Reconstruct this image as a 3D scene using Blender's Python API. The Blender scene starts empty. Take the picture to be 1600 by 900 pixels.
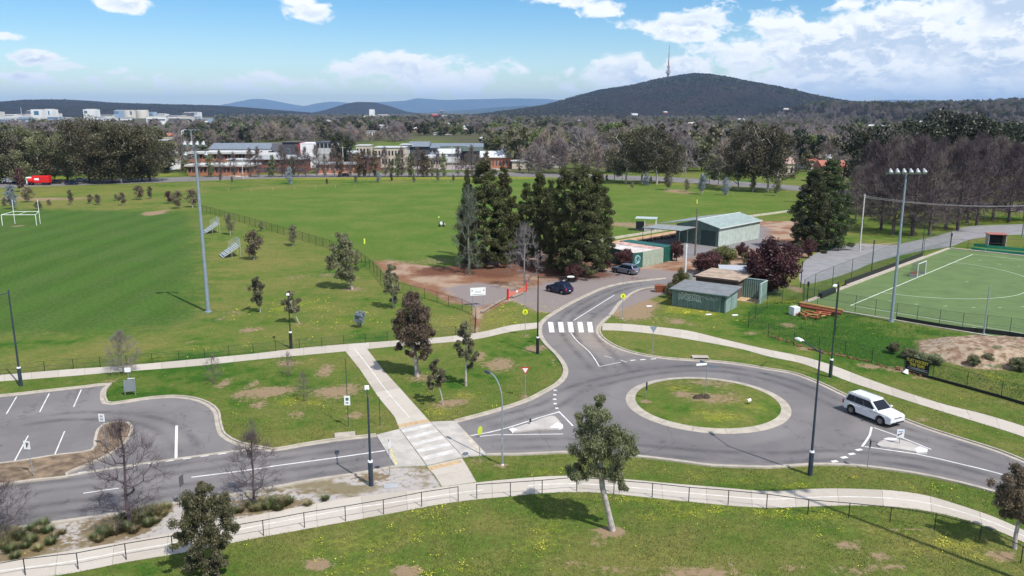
import bpy, math, random, colorsys
import numpy as np
from mathutils import Vector
SC = bpy.context.scene
COL = SC.collection
R = math.radians
rnd = random.Random(7)
# ------------------------------------------------------------------ camera
FPX, PITCH, CAMH = 1269.87, 0.21393, 25.16
cd = bpy.data.cameras.new('camera'); cam = bpy.data.objects.new('camera', cd); COL.objects.link(cam)
cam.location = (0, 0, CAMH); cam.rotation_euler = (math.pi / 2 - PITCH, 0, 0)
cd.sensor_width = 36; cd.lens = 36 * FPX / 1600; cd.clip_start = 0.5; cd.clip_end = 90000
SC.camera = cam
SC.render.resolution_x, SC.render.resolution_y = 1024, 576
SC.view_settings.view_transform = 'Standard'; SC.view_settings.look = 'None'
SC.view_settings.exposure = 0.30; SC.view_settings.gamma = 1.0
SC.cycles.max_bounces = 6; SC.cycles.diffuse_bounces = 2; SC.cycles.glossy_bounces = 2
SC.cycles.transparent_max_bounces = 24; SC.cycles.volume_bounces = 0
SC.cycles.use_denoising = True
# ------------------------------------------------------------------ node helper
class NT:
    def __init__(s, tree): s.t = tree; tree.nodes.clear()
    def n(s, typ, ins=None, **kw):
        nd = s.t.nodes.new(typ)
        for k, v in kw.items(): setattr(nd, k, v)
        for k, v in (ins or {}).items():
            sock = nd.inputs[k]
            if isinstance(v, bpy.types.NodeSocket): s.t.links.new(v, sock)
            elif isinstance(v, bpy.types.Node): s.t.links.new(v.outputs[0], sock)
            else: sock.default_value = v
        return nd
    def math(s, op, a, b=0.0, c=None, clamp=False):
        ins = {0: a, 1: b}
        if c is not None: ins[2] = c
        return s.n('ShaderNodeMath', ins, operation=op, use_clamp=clamp).outputs[0]
    def vmath(s, op, a, b=(0, 0, 0), out=0): return s.n('ShaderNodeVectorMath', {0: a, 1: b}, operation=op).outputs[out]
    def noise(s, vec, scale, detail=3.0, rough=0.55, out=0):
        return s.n('ShaderNodeTexNoise', {'Vector': vec, 'Scale': scale, 'Detail': detail, 'Roughness': rough}).outputs[out]
    def ramp(s, v, lo, hi, a=0.0, b=1.0, smooth=True):
        return s.n('ShaderNodeMapRange', {0: v, 1: lo, 2: hi, 3: a, 4: b}, interpolation_type='SMOOTHSTEP' if smooth else 'LINEAR').outputs[0]
    def mix(s, f, a, b, mode='MIX'):
        nd = s.t.nodes.new('ShaderNodeMix'); nd.data_type = 'RGBA'; nd.blend_type = mode
        for k, v in ((0, f), (6, a), (7, b)):
            if isinstance(v, bpy.types.NodeSocket): s.t.links.new(v, nd.inputs[k])
            else: nd.inputs[k].default_value = v if k == 0 else (tuple(v) + (1,))[:4]
        return nd.outputs[2]
    def xyz(s, x, y, z=0.0): return s.n('ShaderNodeCombineXYZ', {0: x, 1: y, 2: z}).outputs[0]
# ------------------------------------------------------------------ world: daylight sky with clouds
SUN_EL, SUN_AZ = 53.5, 138.7
W = bpy.data.worlds.new("World"); SC.world = W; W.use_nodes = True
w = NT(W.node_tree)
sky = w.n('ShaderNodeTexSky', sky_type='NISHITA', sun_disc=False, sun_elevation=R(SUN_EL), sun_rotation=R(SUN_AZ), altitude=600, air_density=1.0, dust_density=0.3, ozone_density=2.0)
skc = w.n('ShaderNodeHueSaturation', {'Color': sky, 'Saturation': 1.52, 'Hue': .503})
sbg = w.n('ShaderNodeBackground', {'Color': skc, 'Strength': 0.110})
tc = w.n('ShaderNodeTexCoord').outputs['Generated']
sep = w.n('ShaderNodeSeparateXYZ', {0: tc})
az = w.math('MULTIPLY', w.math('ARCTAN2', sep.outputs[0], sep.outputs[1]), 12.7)
el = w.math('MULTIPLY', w.math('ARCSINE', sep.outputs[2]), 12.7)
P = w.xyz(az, el, 0.0)
def cloud_fbm(dx, dy, det=9.0):
    p = w.vmath('ADD', P, (dx, dy, 0))
    p = w.vmath('MULTIPLY', p, (1.0, 1.75, 1.0))
    wn = w.n('ShaderNodeTexNoise', {'Vector': p, 'Scale': 2.2, 'Detail': 3.0}).outputs[1]
    wn = w.vmath('SUBTRACT', wn, (.5, .5, .5)); warp = w.vmath('SCALE', wn); warp.node.inputs[3].default_value = 0.62
    return w.math('MULTIPLY', w.math('SUBTRACT', w.noise(w.vmath('ADD', p, warp), 1.25, det, 0.60), .5), 2.3)
def blob(u, v, ru, rv, amp, src=P):
    v *= math.cos(math.atan(u / 12.7)); u = 12.7 * math.atan(u / 12.7)
    d = w.vmath('MULTIPLY', w.vmath('SUBTRACT', src, (u, v, 0)), (1 / ru, 1 / rv, 0))
    return w.ramp(w.vmath('LENGTH', d, out=1), 0.0, 1.35, amp, -.25)
def coverage(off):
    src = w.vmath('ADD', P, off)
    bl = [(5.9, 0.80, 4.3, 1.15, 1.05), (2.6, 1.22, 1.5, 0.36, .85), (7.4, 1.5, 1.9, .75, 1.0), (4.3, 1.72, 2.0, .24, .55), (-5.8, 1.56, .66, .22, .85), (-2.95, 1.42, .60, .26, .80), (-3.1, 1.60, .40, .18, .72),
          (0.75, 1.66, 1.0, .26, .80), (1.5, 1.50, .75, .24, .62), (-7.15, .78, .55, .17, .80), (-6.8, .66, .5, .14, .70), (-7.45, .52, .6, .10, .7), (-7.6, 1.1, .55, .09, .42), (-1.3, .56, 2.4, .52, .74), (1.8, .52, 1.9, .50, .80), (2.6, .62, .8, .35, .9),
          (-4.2, .44, 2.6, .32, .50), (-6.4, .44, 1.8, .22, .52), (8.8, .3, 5, .6, .9)]
    cur = None
    for b in bl:
        x = blob(*b, src=src)
        cur = x if cur is None else w.math('MAXIMUM', cur, x)
    s_ = w.n('ShaderNodeSeparateXYZ', {0: src})
    wide = w.ramp(w.math('ABSOLUTE', s_.outputs[0]), 9, 16, -.25, .42)          # the broken cloud goes on all round
    high = w.ramp(s_.outputs[1], 2.2, 6.0, -.25, .38)
    return w.math('MAXIMUM', cur, w.math('MAXIMUM', wide, high))
cv = coverage((0, 0, 0)); n0 = cloud_fbm(0, 0)
d0 = w.math('ADD', n0, cv)
d1 = w.math('ADD', cloud_fbm(0.05, 0.11, 5.0), cv)
mask = w.ramp(d0, 0.29, 0.60)
lit = w.ramp(w.math('SUBTRACT', d0, d1), -0.16, 0.20)
core = w.ramp(d0, 0.42, 1.05)
sh = w.math('MULTIPLY', w.math('SUBTRACT', 1.0, lit), core)
ccol = w.mix(w.math('MULTIPLY', sh, .85, clamp=True), (0.86, 0.87, 0.88), (0.40, 0.50, 0.64))
low = w.ramp(el, 0.0, 0.6, 0.5, 0.0)
ccol = w.mix(low, ccol, (0.48, 0.62, 0.78))
mask = w.math('MULTIPLY', mask, w.ramp(el, -0.02, 0.30, 0.25, .95))
cbg = w.n('ShaderNodeBackground', {'Color': ccol, 'Strength': 1.12})
mx = w.n('ShaderNodeMixShader', {0: mask, 1: sbg, 2: cbg})
w.n('ShaderNodeOutputWorld', {0: mx})
W.cycles.sampling_method = 'MANUAL'; W.cycles.sample_map_resolution = 512
# ------------------------------------------------------------------ sun
sl = bpy.data.lights.new('sun', 'SUN'); sl.energy = 4.3; sl.angle = R(0.53); sl.color = (1.0, 0.955, 0.90)
so = bpy.data.objects.new('sun', sl); COL.objects.link(so)
sd = Vector((math.sin(R(SUN_AZ)) * math.cos(R(SUN_EL)), math.cos(R(SUN_AZ)) * math.cos(R(SUN_EL)), math.sin(R(SUN_EL))))
so.rotation_euler = (-sd).to_track_quat('-Z', 'Y').to_euler(); so.location = (0, 0, 60)
# ------------------------------------------------------------------ survey helpers: the photograph's pixels read as points on the ground
_c, _s = math.cos(PITCH), math.sin(PITCH)
def G(x, y, z=0.0):
    u, v = (x - 800) / FPX, (450 - y) / FPX
    dx, dy, dz = u, _c + v * _s, v * _c - _s
    t = (z - CAMH) / dz
    return Vector((dx * t, dy * t, z))
def HT(base, ytop):
    Y = G(*base).y; k = (450 - ytop) / FPX
    return CAMH + Y * (k * _c - _s) / (_c + k * _s)
def PPM(x, y):
    g = G(x, y); return FPX / (g.y * _c + CAMH * _s)
# ------------------------------------------------------------------ materials
MATS = {}
def mat(name, col, rough=0.8, metal=0.0, nscale=0.0, namt=0.15, bump=0.0, bscale=30.0, spec=0.3, world=False, emit=None):
    if name in MATS: return MATS[name]
    m = bpy.data.materials.new(name); m.use_nodes = True; t = NT(m.node_tree)
    pr = t.n('ShaderNodeBsdfPrincipled', {'Roughness': rough, 'Metallic': metal, 'Specular IOR Level': spec})
    vec = t.n('ShaderNodeNewGeometry').outputs['Position'] if world else t.n('ShaderNodeTexCoord').outputs['Object']
    c = tuple(col)
    if nscale:
        nz = t.noise(vec, nscale, 5.0, 0.6)
        cc = t.mix(t.ramp(nz, 0.3, 0.7), tuple(x * (1 - namt) for x in c), tuple(min(1, x * (1 + namt)) for x in c))
        t.t.links.new(cc, pr.inputs['Base Color'])
    else: pr.inputs['Base Color'].default_value = c + (1,)
    if bump:
        b = t.n('ShaderNodeBump', {'Height': t.noise(vec, bscale, 4.0, 0.6), 'Strength': bump, 'Distance': 0.05})
        t.t.links.new(b.outputs[0], pr.inputs['Normal'])
    t.n('ShaderNodeOutputMaterial', {0: pr}); MATS[name] = m
    return m
def leaf_mat(name, ca, cb, trans=0.25, rough=0.5):
    m = bpy.data.materials.new(name); m.use_nodes = True; t = NT(m.node_tree)
    tint = t.n('ShaderNodeAttribute', attribute_name='tint').outputs['Fac']
    oi = t.n('ShaderNodeObjectInfo').outputs['Random']
    c = t.mix(tint, ca, cb)
    hs = t.n('ShaderNodeHueSaturation', {'Color': c, 'Hue': t.ramp(oi, 0, 1, 0.475, 0.525, False), 'Value': t.ramp(oi, 0, 1, 0.72, 1.32, False), 'Saturation': .95}).outputs[0]
    d = t.n('ShaderNodeBsdfPrincipled', {'Base Color': hs, 'Roughness': rough, 'Specular IOR Level': 0.45})
    tr = t.n('ShaderNodeBsdfTranslucent', {'Color': hs})
    mx = t.n('ShaderNodeMixShader', {0: trans, 1: d, 2: tr})
    t.n('ShaderNodeOutputMaterial', {0: mx}); MATS[name] = m
    return m
GAL = mat('galvanised', (0.30, 0.34, 0.38), 0.45, 0.35, 3, .12)
DARKPOLE = mat('dark_pole_paint', (0.035, 0.050, 0.075), 0.45, 0.1, 2, .2)
BLACK = mat('black_paint', (0.018, 0.02, 0.022), 0.5)
GREENPOLE = mat('green_pole_paint', (0.03, 0.075, 0.055), 0.5)
WHITE = mat('white_paint', (0.78, 0.78, 0.77), 0.55, 0, 2, .06)
LINE = mat('line_paint', (0.66, 0.66, 0.64), 0.8, 0, 1.3, .16, world=True)
CONC = mat('kerb_concrete', (0.40, 0.357, 0.295), 0.9, 0, 1.2, .15, .3, 20, world=True)
def slab_mat():
    m = bpy.data.materials.new('slab_concrete'); m.use_nodes = True; t = NT(m.node_tree); p = t.n('ShaderNodeNewGeometry').outputs['Position']; oi = t.n('ShaderNodeObjectInfo').outputs['Random']
    c = t.mix(oi, (0.415, 0.372, 0.312), (0.490, 0.446, 0.382)); c = t.mix(t.ramp(t.noise(p, .8, 5, .65), .48, .75, 0, .35), c, (0.30, 0.265, 0.22)); c = t.mix(t.ramp(t.noise(p, 5, 4, .7), .5, .75, 0, .3), c, (0.33, 0.30, 0.26))
    t.n('ShaderNodeOutputMaterial', {0: t.n('ShaderNodeBsdfPrincipled', {'Base Color': c, 'Roughness': .92, 'Specular IOR Level': .2, 'Normal': t.n('ShaderNodeBump', {'Height': t.noise(p, 25, 3, .7), 'Strength': .25, 'Distance': .02})})}); return m
SLAB = slab_mat()
SLABG = mat('platform_concrete', (0.43, 0.40, 0.358), 0.9, 0, .9, .14, .2, 30, world=True)
TACT = mat('tactile_tan', (0.46, 0.33, 0.19), 0.9, 0, 3, .2, world=True)
TIMB = mat('weathered_timber', (0.26, 0.22, 0.18), 0.9, 0, 5, .3)
YEL = mat('sign_yellow', (0.75, 0.80, 0.03), 0.5)
REDP = mat('red_paint', (0.55, 0.03, 0.03), 0.5)
ORG = mat('orange_plastic', (0.72, 0.13, 0.04), 0.55)
TYRE = mat('tyre_rubber', (0.02, 0.02, 0.02), 0.8)
RIM = mat('alloy_rim', (0.18, 0.18, 0.19), 0.3, 0.7)
GLASS = mat('tinted_glass', (0.008, 0.011, 0.020), 0.12, 0, spec=.35)
CHROME = mat('chrome', (0.5, 0.5, 0.5), 0.2, 0.9)
BARK = mat('pale_bark', (0.38, 0.34, 0.31), 0.9, 0, 4, .3, .4, 12)
DBARK = mat('dark_bark', (0.09, 0.07, 0.055), 0.95, 0, 5, .3)
TWIG = mat('bare_twig', (0.150, 0.118, 0.112), 0.95, 0, 3, .25)
TWIGD = mat('bare_twig_dark', (0.092, 0.070, 0.076), 0.95, 0, 3, .25)
SILVERW = mat('silver_dead_wood', (0.30, 0.27, 0.27), 0.95, 0, 3, .2)
# ------------------------------------------------------------------ tagging and linking
def tag(o, label=None, cat=None, group=None, kind=None):
    if label: o['label'] = label
    if cat: o['category'] = cat
    if group: o['group'] = group
    if kind: o['kind'] = kind
    return o
def empty(name, loc=(0, 0, 0), rz=0.0, label=None, cat=None, group=None, kind=None):
    o = bpy.data.objects.new(name, None); COL.objects.link(o); o.location = loc; o.rotation_euler = (0, 0, rz)
    o.empty_display_size = .2
    return tag(o, label, cat, group, kind)
def copy_tree(o, parent=None):
    c = o.copy(); COL.objects.link(c); c.parent = parent
    for ch in list(o.children): copy_tree(ch, c)
    return c
def part(name, mesh, parent, loc=(0, 0, 0), rz=0.0, scale=None):
    o = bpy.data.objects.new(name, mesh); COL.objects.link(o); o.parent = parent; o.location = loc; o.rotation_euler = (0, 0, rz)
    if scale: o.scale = scale
    return o
def mesh_np(name, V, Fq, mats, tint=None, smooth=False, mi=None):
    V = np.asarray(V, np.float32); Fq = np.asarray(Fq, np.int32); k = Fq.shape[1]; n = len(Fq)
    me = bpy.data.meshes.new(name)
    me.vertices.add(len(V)); me.vertices.foreach_set('co', V.ravel())
    me.loops.add(n * k); me.loops.foreach_set('vertex_index', Fq.ravel())
    me.polygons.add(n); me.polygons.foreach_set('loop_start', np.arange(0, n * k, k, dtype=np.int32))
    try: me.polygons.foreach_set('loop_total', np.full(n, k, np.int32))
    except Exception: pass
    for m in (mats if isinstance(mats, (list, tuple)) else [mats]): me.materials.append(m)
    if mi is not None: me.polygons.foreach_set('material_index', np.asarray(mi, np.int32))
    me.update(calc_edges=True)
    if tint is not None:
        a = me.attributes.new('tint', 'FLOAT', 'POINT'); a.data.foreach_set('value', np.asarray(tint, np.float32))
    me.polygons.foreach_set('use_smooth', np.full(n, smooth))
    return me
class MB:
    def __init__(s): s.v = []; s.f = []; s.m = []
    def add(s, vs, fs, mi=0):
        b = len(s.v); s.v += [tuple(v) for v in vs]; s.f += [tuple(b + i for i in f) for f in fs]; s.m += [mi] * len(fs); return s
    def box(s, cx, cy, cz, sx, sy, sz, rz=0.0, mi=0):
        c, n = math.cos(rz), math.sin(rz); vs = []
        for z in (-1, 1):
            for x, y in ((-1, -1), (1, -1), (1, 1), (-1, 1)):
                X, Y = x * sx / 2, y * sy / 2; vs.append((cx + X * c - Y * n, cy + X * n + Y * c, cz + z * sz / 2))
        return s.add(vs, [(3, 2, 1, 0), (4, 5, 6, 7), (0, 1, 5, 4), (1, 2, 6, 5), (2, 3, 7, 6), (3, 0, 4, 7)], mi)
    def cyl(s, p0, p1, r0, r1=None, n=8, mi=0, caps=True):
        p0, p1 = Vector(p0), Vector(p1); r1 = r0 if r1 is None else r1
        d = (p1 - p0); d = d.normalized() if d.length > 1e-9 else Vector((0, 0, 1))
        a = d.orthogonal().normalized(); b = d.cross(a); vs = []
        for p, r in ((p0, r0), (p1, r1)):
            for i in range(n):
                t = 2 * math.pi * i / n; vs.append(p + (a * math.cos(t) + b * math.sin(t)) * r)
        fs = [(i, (i + 1) % n, n + (i + 1) % n, n + i) for i in range(n)]
        if caps: fs += [tuple(range(n - 1, -1, -1)), tuple(range(n, 2 * n))]
        return s.add(vs, fs, mi)
    def tube(s, pts, r, n=6, mi=0):
        for a, b in zip(pts, pts[1:]): s.cyl(a, b, r, r, n, mi)
        return s
    def prism(s, poly, z0, z1, mi=0, bottom=False):
        n = len(poly); ar = sum(poly[i][0] * poly[(i + 1) % n][1] - poly[(i + 1) % n][0] * poly[i][1] for i in range(n))
        if ar < 0: poly = poly[::-1]
        vs = [(p[0], p[1], z1) for p in poly] + [(p[0], p[1], z0) for p in poly]
        fs = [tuple(range(n))] + [(i, n + i, n + (i + 1) % n, (i + 1) % n) for i in range(n)]
        if bottom: fs.append(tuple(range(2 * n - 1, n - 1, -1)))
        return s.add(vs, fs, mi)
    def sheet(s, poly, z, mi=0):
        n = len(poly); ar = sum(poly[i][0] * poly[(i + 1) % n][1] - poly[(i + 1) % n][0] * poly[i][1] for i in range(n))
        if ar < 0: poly = poly[::-1]
        return s.add([(p[0], p[1], z) for p in poly], [tuple(range(n))], mi)
    def mesh(s, name, mats, smooth=False):
        me = bpy.data.meshes.new(name); me.from_pydata(s.v, [], s.f)
        for m in (mats if isinstance(mats, (list, tuple)) else [mats]): me.materials.append(m)
        me.polygons.foreach_set('material_index', s.m)
        if smooth: me.polygons.foreach_set('use_smooth', [True] * len(s.f))
        me.update(); return me
    def build(s, name, mats, parent=None, loc=(0, 0, 0), rz=0.0, smooth=False, bevel=0.0):
        o = part(name, s.mesh(name, mats, smooth), parent, loc, rz)
        if bevel:
            b = o.modifiers.new('b', 'BEVEL'); b.width = bevel; b.segments = 2; b.limit_method = 'ANGLE'
        return o
def P2(pts): return [tuple(G(*p))[:2] for p in pts]
def catmull(pts, step=0.8, closed=False):
    P_ = [np.array(p[:2], float) for p in pts]; n = len(P_); out = []
    rng = range(n if closed else n - 1)
    for i in rng:
        p1, p2 = P_[i], P_[(i + 1) % n]
        p0 = P_[(i - 1) % n] if closed or i > 0 else 2 * p1 - p2
        p3 = P_[(i + 2) % n] if closed or i + 2 < n else 2 * p2 - p1
        L = np.hypot(*(p2 - p1)); k = max(1, min(14, int(L / step)))
        # centripetal parametrisation keeps the curve from overshooting
        t0 = 0.0; t1 = t0 + max(1e-6, np.hypot(*(p1 - p0))) ** .5; t2 = t1 + max(1e-6, L) ** .5; t3 = t2 + max(1e-6, np.hypot(*(p3 - p2))) ** .5
        for j in range(k):
            t = t1 + (t2 - t1) * j / k
            A1 = (t1 - t) / (t1 - t0) * p0 + (t - t0) / (t1 - t0) * p1; A2 = (t2 - t) / (t2 - t1) * p1 + (t - t1) / (t2 - t1) * p2
            A3 = (t3 - t) / (t3 - t2) * p2 + (t - t2) / (t3 - t2) * p3
            B1 = (t2 - t) / (t2 - t0) * A1 + (t - t0) / (t2 - t0) * A2; B2 = (t3 - t) / (t3 - t1) * A2 + (t - t1) / (t3 - t1) * A3
            out.append(tuple((t2 - t) / (t2 - t1) * B1 + (t - t1) / (t2 - t1) * B2))
    if not closed: out.append(tuple(P_[-1]))
    return out
def offset(pts, d, closed=False):
    A = np.array(pts, float); n = len(A)
    if closed: T = np.roll(A, -1, 0) - np.roll(A, 1, 0)
    else: T = np.gradient(A, axis=0)
    T /= np.maximum(1e-9, np.hypot(T[:, 0], T[:, 1]))[:, None]
    return [tuple(p) for p in A + np.stack([-T[:, 1], T[:, 0]], 1) * d]
def band(mb, pts, d0, d1, z0, z1, closed=False, mi=0):
    a, b = offset(pts, d0, closed), offset(pts, d1, closed); n = len(pts)
    for i in range(n if closed else n - 1):
        j = (i + 1) % n
        vs = [(a[i][0], a[i][1], z1), (a[j][0], a[j][1], z1), (b[j][0], b[j][1], z1), (b[i][0], b[i][1], z1), (a[i][0], a[i][1], z0), (a[j][0], a[j][1], z0), (b[j][0], b[j][1], z0), (b[i][0], b[i][1], z0)]
        if d1 > d0: mb.add(vs, [(0, 1, 2, 3), (4, 5, 1, 0)[::1], (3, 2, 6, 7)], mi)
        else: mb.add(vs, [(3, 2, 1, 0), (0, 1, 5, 4), (7, 6, 2, 3)], mi)
def resample(pts, step):
    A = np.array(pts, float); d = np.r_[0, np.cumsum(np.hypot(*np.diff(A, axis=0).T))]
    n = max(2, int(round(d[-1] / step)) + 1); t = np.linspace(0, d[-1], n)
    return np.stack([np.interp(t, d, A[:, 0]), np.interp(t, d, A[:, 1])], 1)
def resample_n(pts, n):
    A = np.array(pts, float); d = np.r_[0, np.cumsum(np.hypot(*np.diff(A, axis=0).T))]; t = np.linspace(0, d[-1], n)
    return np.stack([np.interp(t, d, A[:, 0]), np.interp(t, d, A[:, 1])], 1)
HAZE = 4.0e-5
# ================================================================== THE SETTING
# layout lines surveyed from the photograph
N_KERB = [(-120,628),(-50,622),(0,619),(70,611.5),(130,605),(172,600.5),(165,608),(162.5,622),(166,629.5),(175,631),(200,627.5),(237,622),(270,620),(300,622.5),(325,631),(339,643),(343,662),(350,680),(372,692.5),(400,699),(425,703.5),(470,696),(525,687.5),(588,680.5)]
N_KERB2 = [(711,659),(760,646),(800,634),(825,625),(850,612),(868,602),(880,590),(882.5,577),(877,565),(867,552.5),(855,541),(846.5,530),(842.5,519),(844,507),(850,500),(857,494.5),(885,477.5),(920,460),(944,450),(975,442.5),(1040,435)]
E_KERB = [(1120,452),(1060,447),(1007,451),(972,471),(955,492),(943,503),(936.5,512),(937,522),(946,532),(963,542),(988,551),(1020,557.5),(1050,561),(1087,563.5),(1125,566),(1162,570.5),(1200,577),(1237,583),(1275,596.5),(1325,620),(1370,640),(1410,655),(1450,670),(1500,686),(1560,705),(1600,721),(1700,760),(1800,800)]
S_KERB = [(1800,880),(1690,818),(1600,784),(1535,764),(1500,755),(1450,744),(1400,735.5),(1360,730.5),(1320,727),(1270,726.5),(1232,729),(1200,731),(1162,730),(1112,728),(1050,720),(985,712.5),(900,707.5),(850,709),(800,711),(760,711)]
S_KERB2 = [(617.5,730),(550,742.5),(485,752),(400,768),(357,775),(295,784.5),(257,790),(220,797.5),(140,810),(75,819),(37,825),(-60,839),(-160,856)]
NK, NK2, EK, SK, SK2 = (catmull(P2(k)) for k in (N_KERB, N_KERB2, E_KERB, S_KERB, S_KERB2))
ROADPOLY = NK + NK2 + EK + SK + SK2
P1T = [(-120,592),(0,586),(100,578),(200,571),(300,562),(400,552.5),(475,543.5),(540,538),(625,532),(710,525),(762,517),(800,508),(842,504)]
P1B = [(-120,603),(0,596),(100,588.5),(190,581),(300,572.5),(400,562),(475,555),(540,549),(625,540.5),(710,534),(750,529),(800,518),(842,513)]
P3T = [(941,505.5),(970,505.8),(1017,510),(1075,517),(1125,529),(1200,546.5),(1255,557.5),(1300,571),(1350,590),(1412,612),(1475,632),(1537,647.5),(1600,666.5),(1700,700)]
P3B = [(941,516),(970,517),(1025,522.5),(1100,534.5),(1160,546),(1200,557),(1250,567.5),(1285,580),(1325,596),(1375,612.5),(1450,636.5),(1512,655.5),(1600,683),(1700,722)]
P4T = [(-100,898),(0,879),(50,871),(150,854),(250,837),(375,810.5),(485,789),(550,777.5),(675,763.5),(745,754.5),(800,749),(875,744),(930,746),(987,750),(1050,756),(1125,762),(1200,768),(1265,764.5),(1325,764),(1400,767.5),(1450,775),(1500,790),(1550,807),(1600,829),(1680,870)]
P4B = [(-100,928),(0,907),(92,899),(200,878),(285,864),(400,841),(450,832),(540,815.5),(600,804.5),(715,784),(800,775.5),(862,770),(925,769.5),(987,775),(1075,784),(1137,790),(1200,794),(1250,792.5),(1325,790),(1400,792.5),(1450,799),(1525,817.5),(1600,848),(1680,893)]
PATHS = [(catmull(P2(a)), catmull(P2(b))) for a, b in ((P1T, P1B), (P3T, P3B), (P4T, P4B))]
PD = [P2([(540,549.5),(562,577),(592,622),(617,652),(624,670.5)]), P2([(573,545),(600,580),(625,607),(650,635),(673,660.5)])]
PC = [P2([(667,729),(680,744),(691,761)]), P2([(722,716.5),(733,734),(744,753.5)])]
# ------------------------------------------------------------------ masks for the ground sheet
def sdist(X, Y, poly):
    P_ = np.array(poly, float); n = len(P_); d = np.full(X.shape, 1e9); ins = np.zeros(X.shape, bool)
    for i in range(n):
        a, b = P_[i], P_[(i + 1) % n]; e = b - a; L = e @ e + 1e-9
        t = np.clip(((X - a[0]) * e[0] + (Y - a[1]) * e[1]) / L, 0, 1)
        d = np.minimum(d, np.hypot(X - a[0] - t * e[0], Y - a[1] - t * e[1]))
        c = ((a[1] > Y) != (b[1] > Y)) & (X < (b[0] - a[0]) * (Y - a[1]) / (b[1] - a[1] + 1e-12) + a[0]); ins ^= c
    return np.where(ins, d, -d)
def area(X, Y, px, soft): return np.clip(sdist(X, Y, P2(px)) / soft * .5 + .5, 0, 1)
def spots(X, Y, lst):
    out = np.zeros(X.shape)
    for x, y, rx, ry, s in lst:
        g = G(x, y); sx = rx / PPM(x, y); sy = abs(G(x, y - ry).y - G(x, y + ry).y) / 2
        m_ = (np.abs(X - g.x) < sx * 2.4) & (np.abs(Y - g.y) < sy * 2.4)
        if not m_.any(): continue
        d = np.full(X.shape, 9.0); xw, yw_ = X[m_], Y[m_]
        d[m_] = np.hypot((xw - g.x) / sx, (yw_ - g.y) / sy) * (1 + .42 * fbm2(xw, yw_, 1.3 / max(.6, sx) ** .5, 11)); out = np.maximum(out, s * np.clip(1.25 - .68 * d, 0, 1))
    return out
FIELD = [(-400,322),(0,326),(305,331),(316,420),(325,500),(215,519),(0,527),(-400,540)]
PADD = [(316,302),(560,290),(715,280),(930,283),(1225,300),(1235,330),(1180,337),(960,376),(940,384),(800,398),(670,410),(590,400),(475,364),(400,342),(318,322)]
DIRTLOT = [(583,407),(640,412),(690,418),(760,407),(810,398),(960,380),(1075,358),(1160,346),(1260,345),(1262,400),(1190,420),(1120,432),(1000,472),(956,491),(843,488),(800,470),(770,482),(752,492),(744,530),(738,500),(740,478),(700,472),(668,455),(620,437),(606,430)]
GRAVELN = [(690,452),(745,440),(820,455),(850,440),(930,424),(975,418),(1075,425),(1130,420),(1120,450),(1000,475),(955,490),(843,488),(800,468),(742,482)]
VERGE = [(-160,860),(0,831),(140,812),(295,786),(485,754),(617,731),(667,729),(691,762),(550,779),(375,812),(250,838),(0,880),(-160,905)]
HOCK = [(1257,472),(1482,390),(1620,402),(1800,420),(1800,570),(1600,533),(1397,497),(1275,476)]
GREENSLOPE = [(1170,505),(1200,470),(1255,478),(1397,502),(1500,522),(1440,545),(1420,585),(1300,553),(1200,528)]
MOUND = [(1434,533),(1480,527),(1560,528),(1640,536),(1700,560),(1600,578),(1520,576),(1480,565),(1440,552)]
YARD = [(958,380),(1060,365),(1110,352),(1160,348),(1200,356),(1200,388),(1130,392),(1075,405),(1040,392),(1000,388)]
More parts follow.
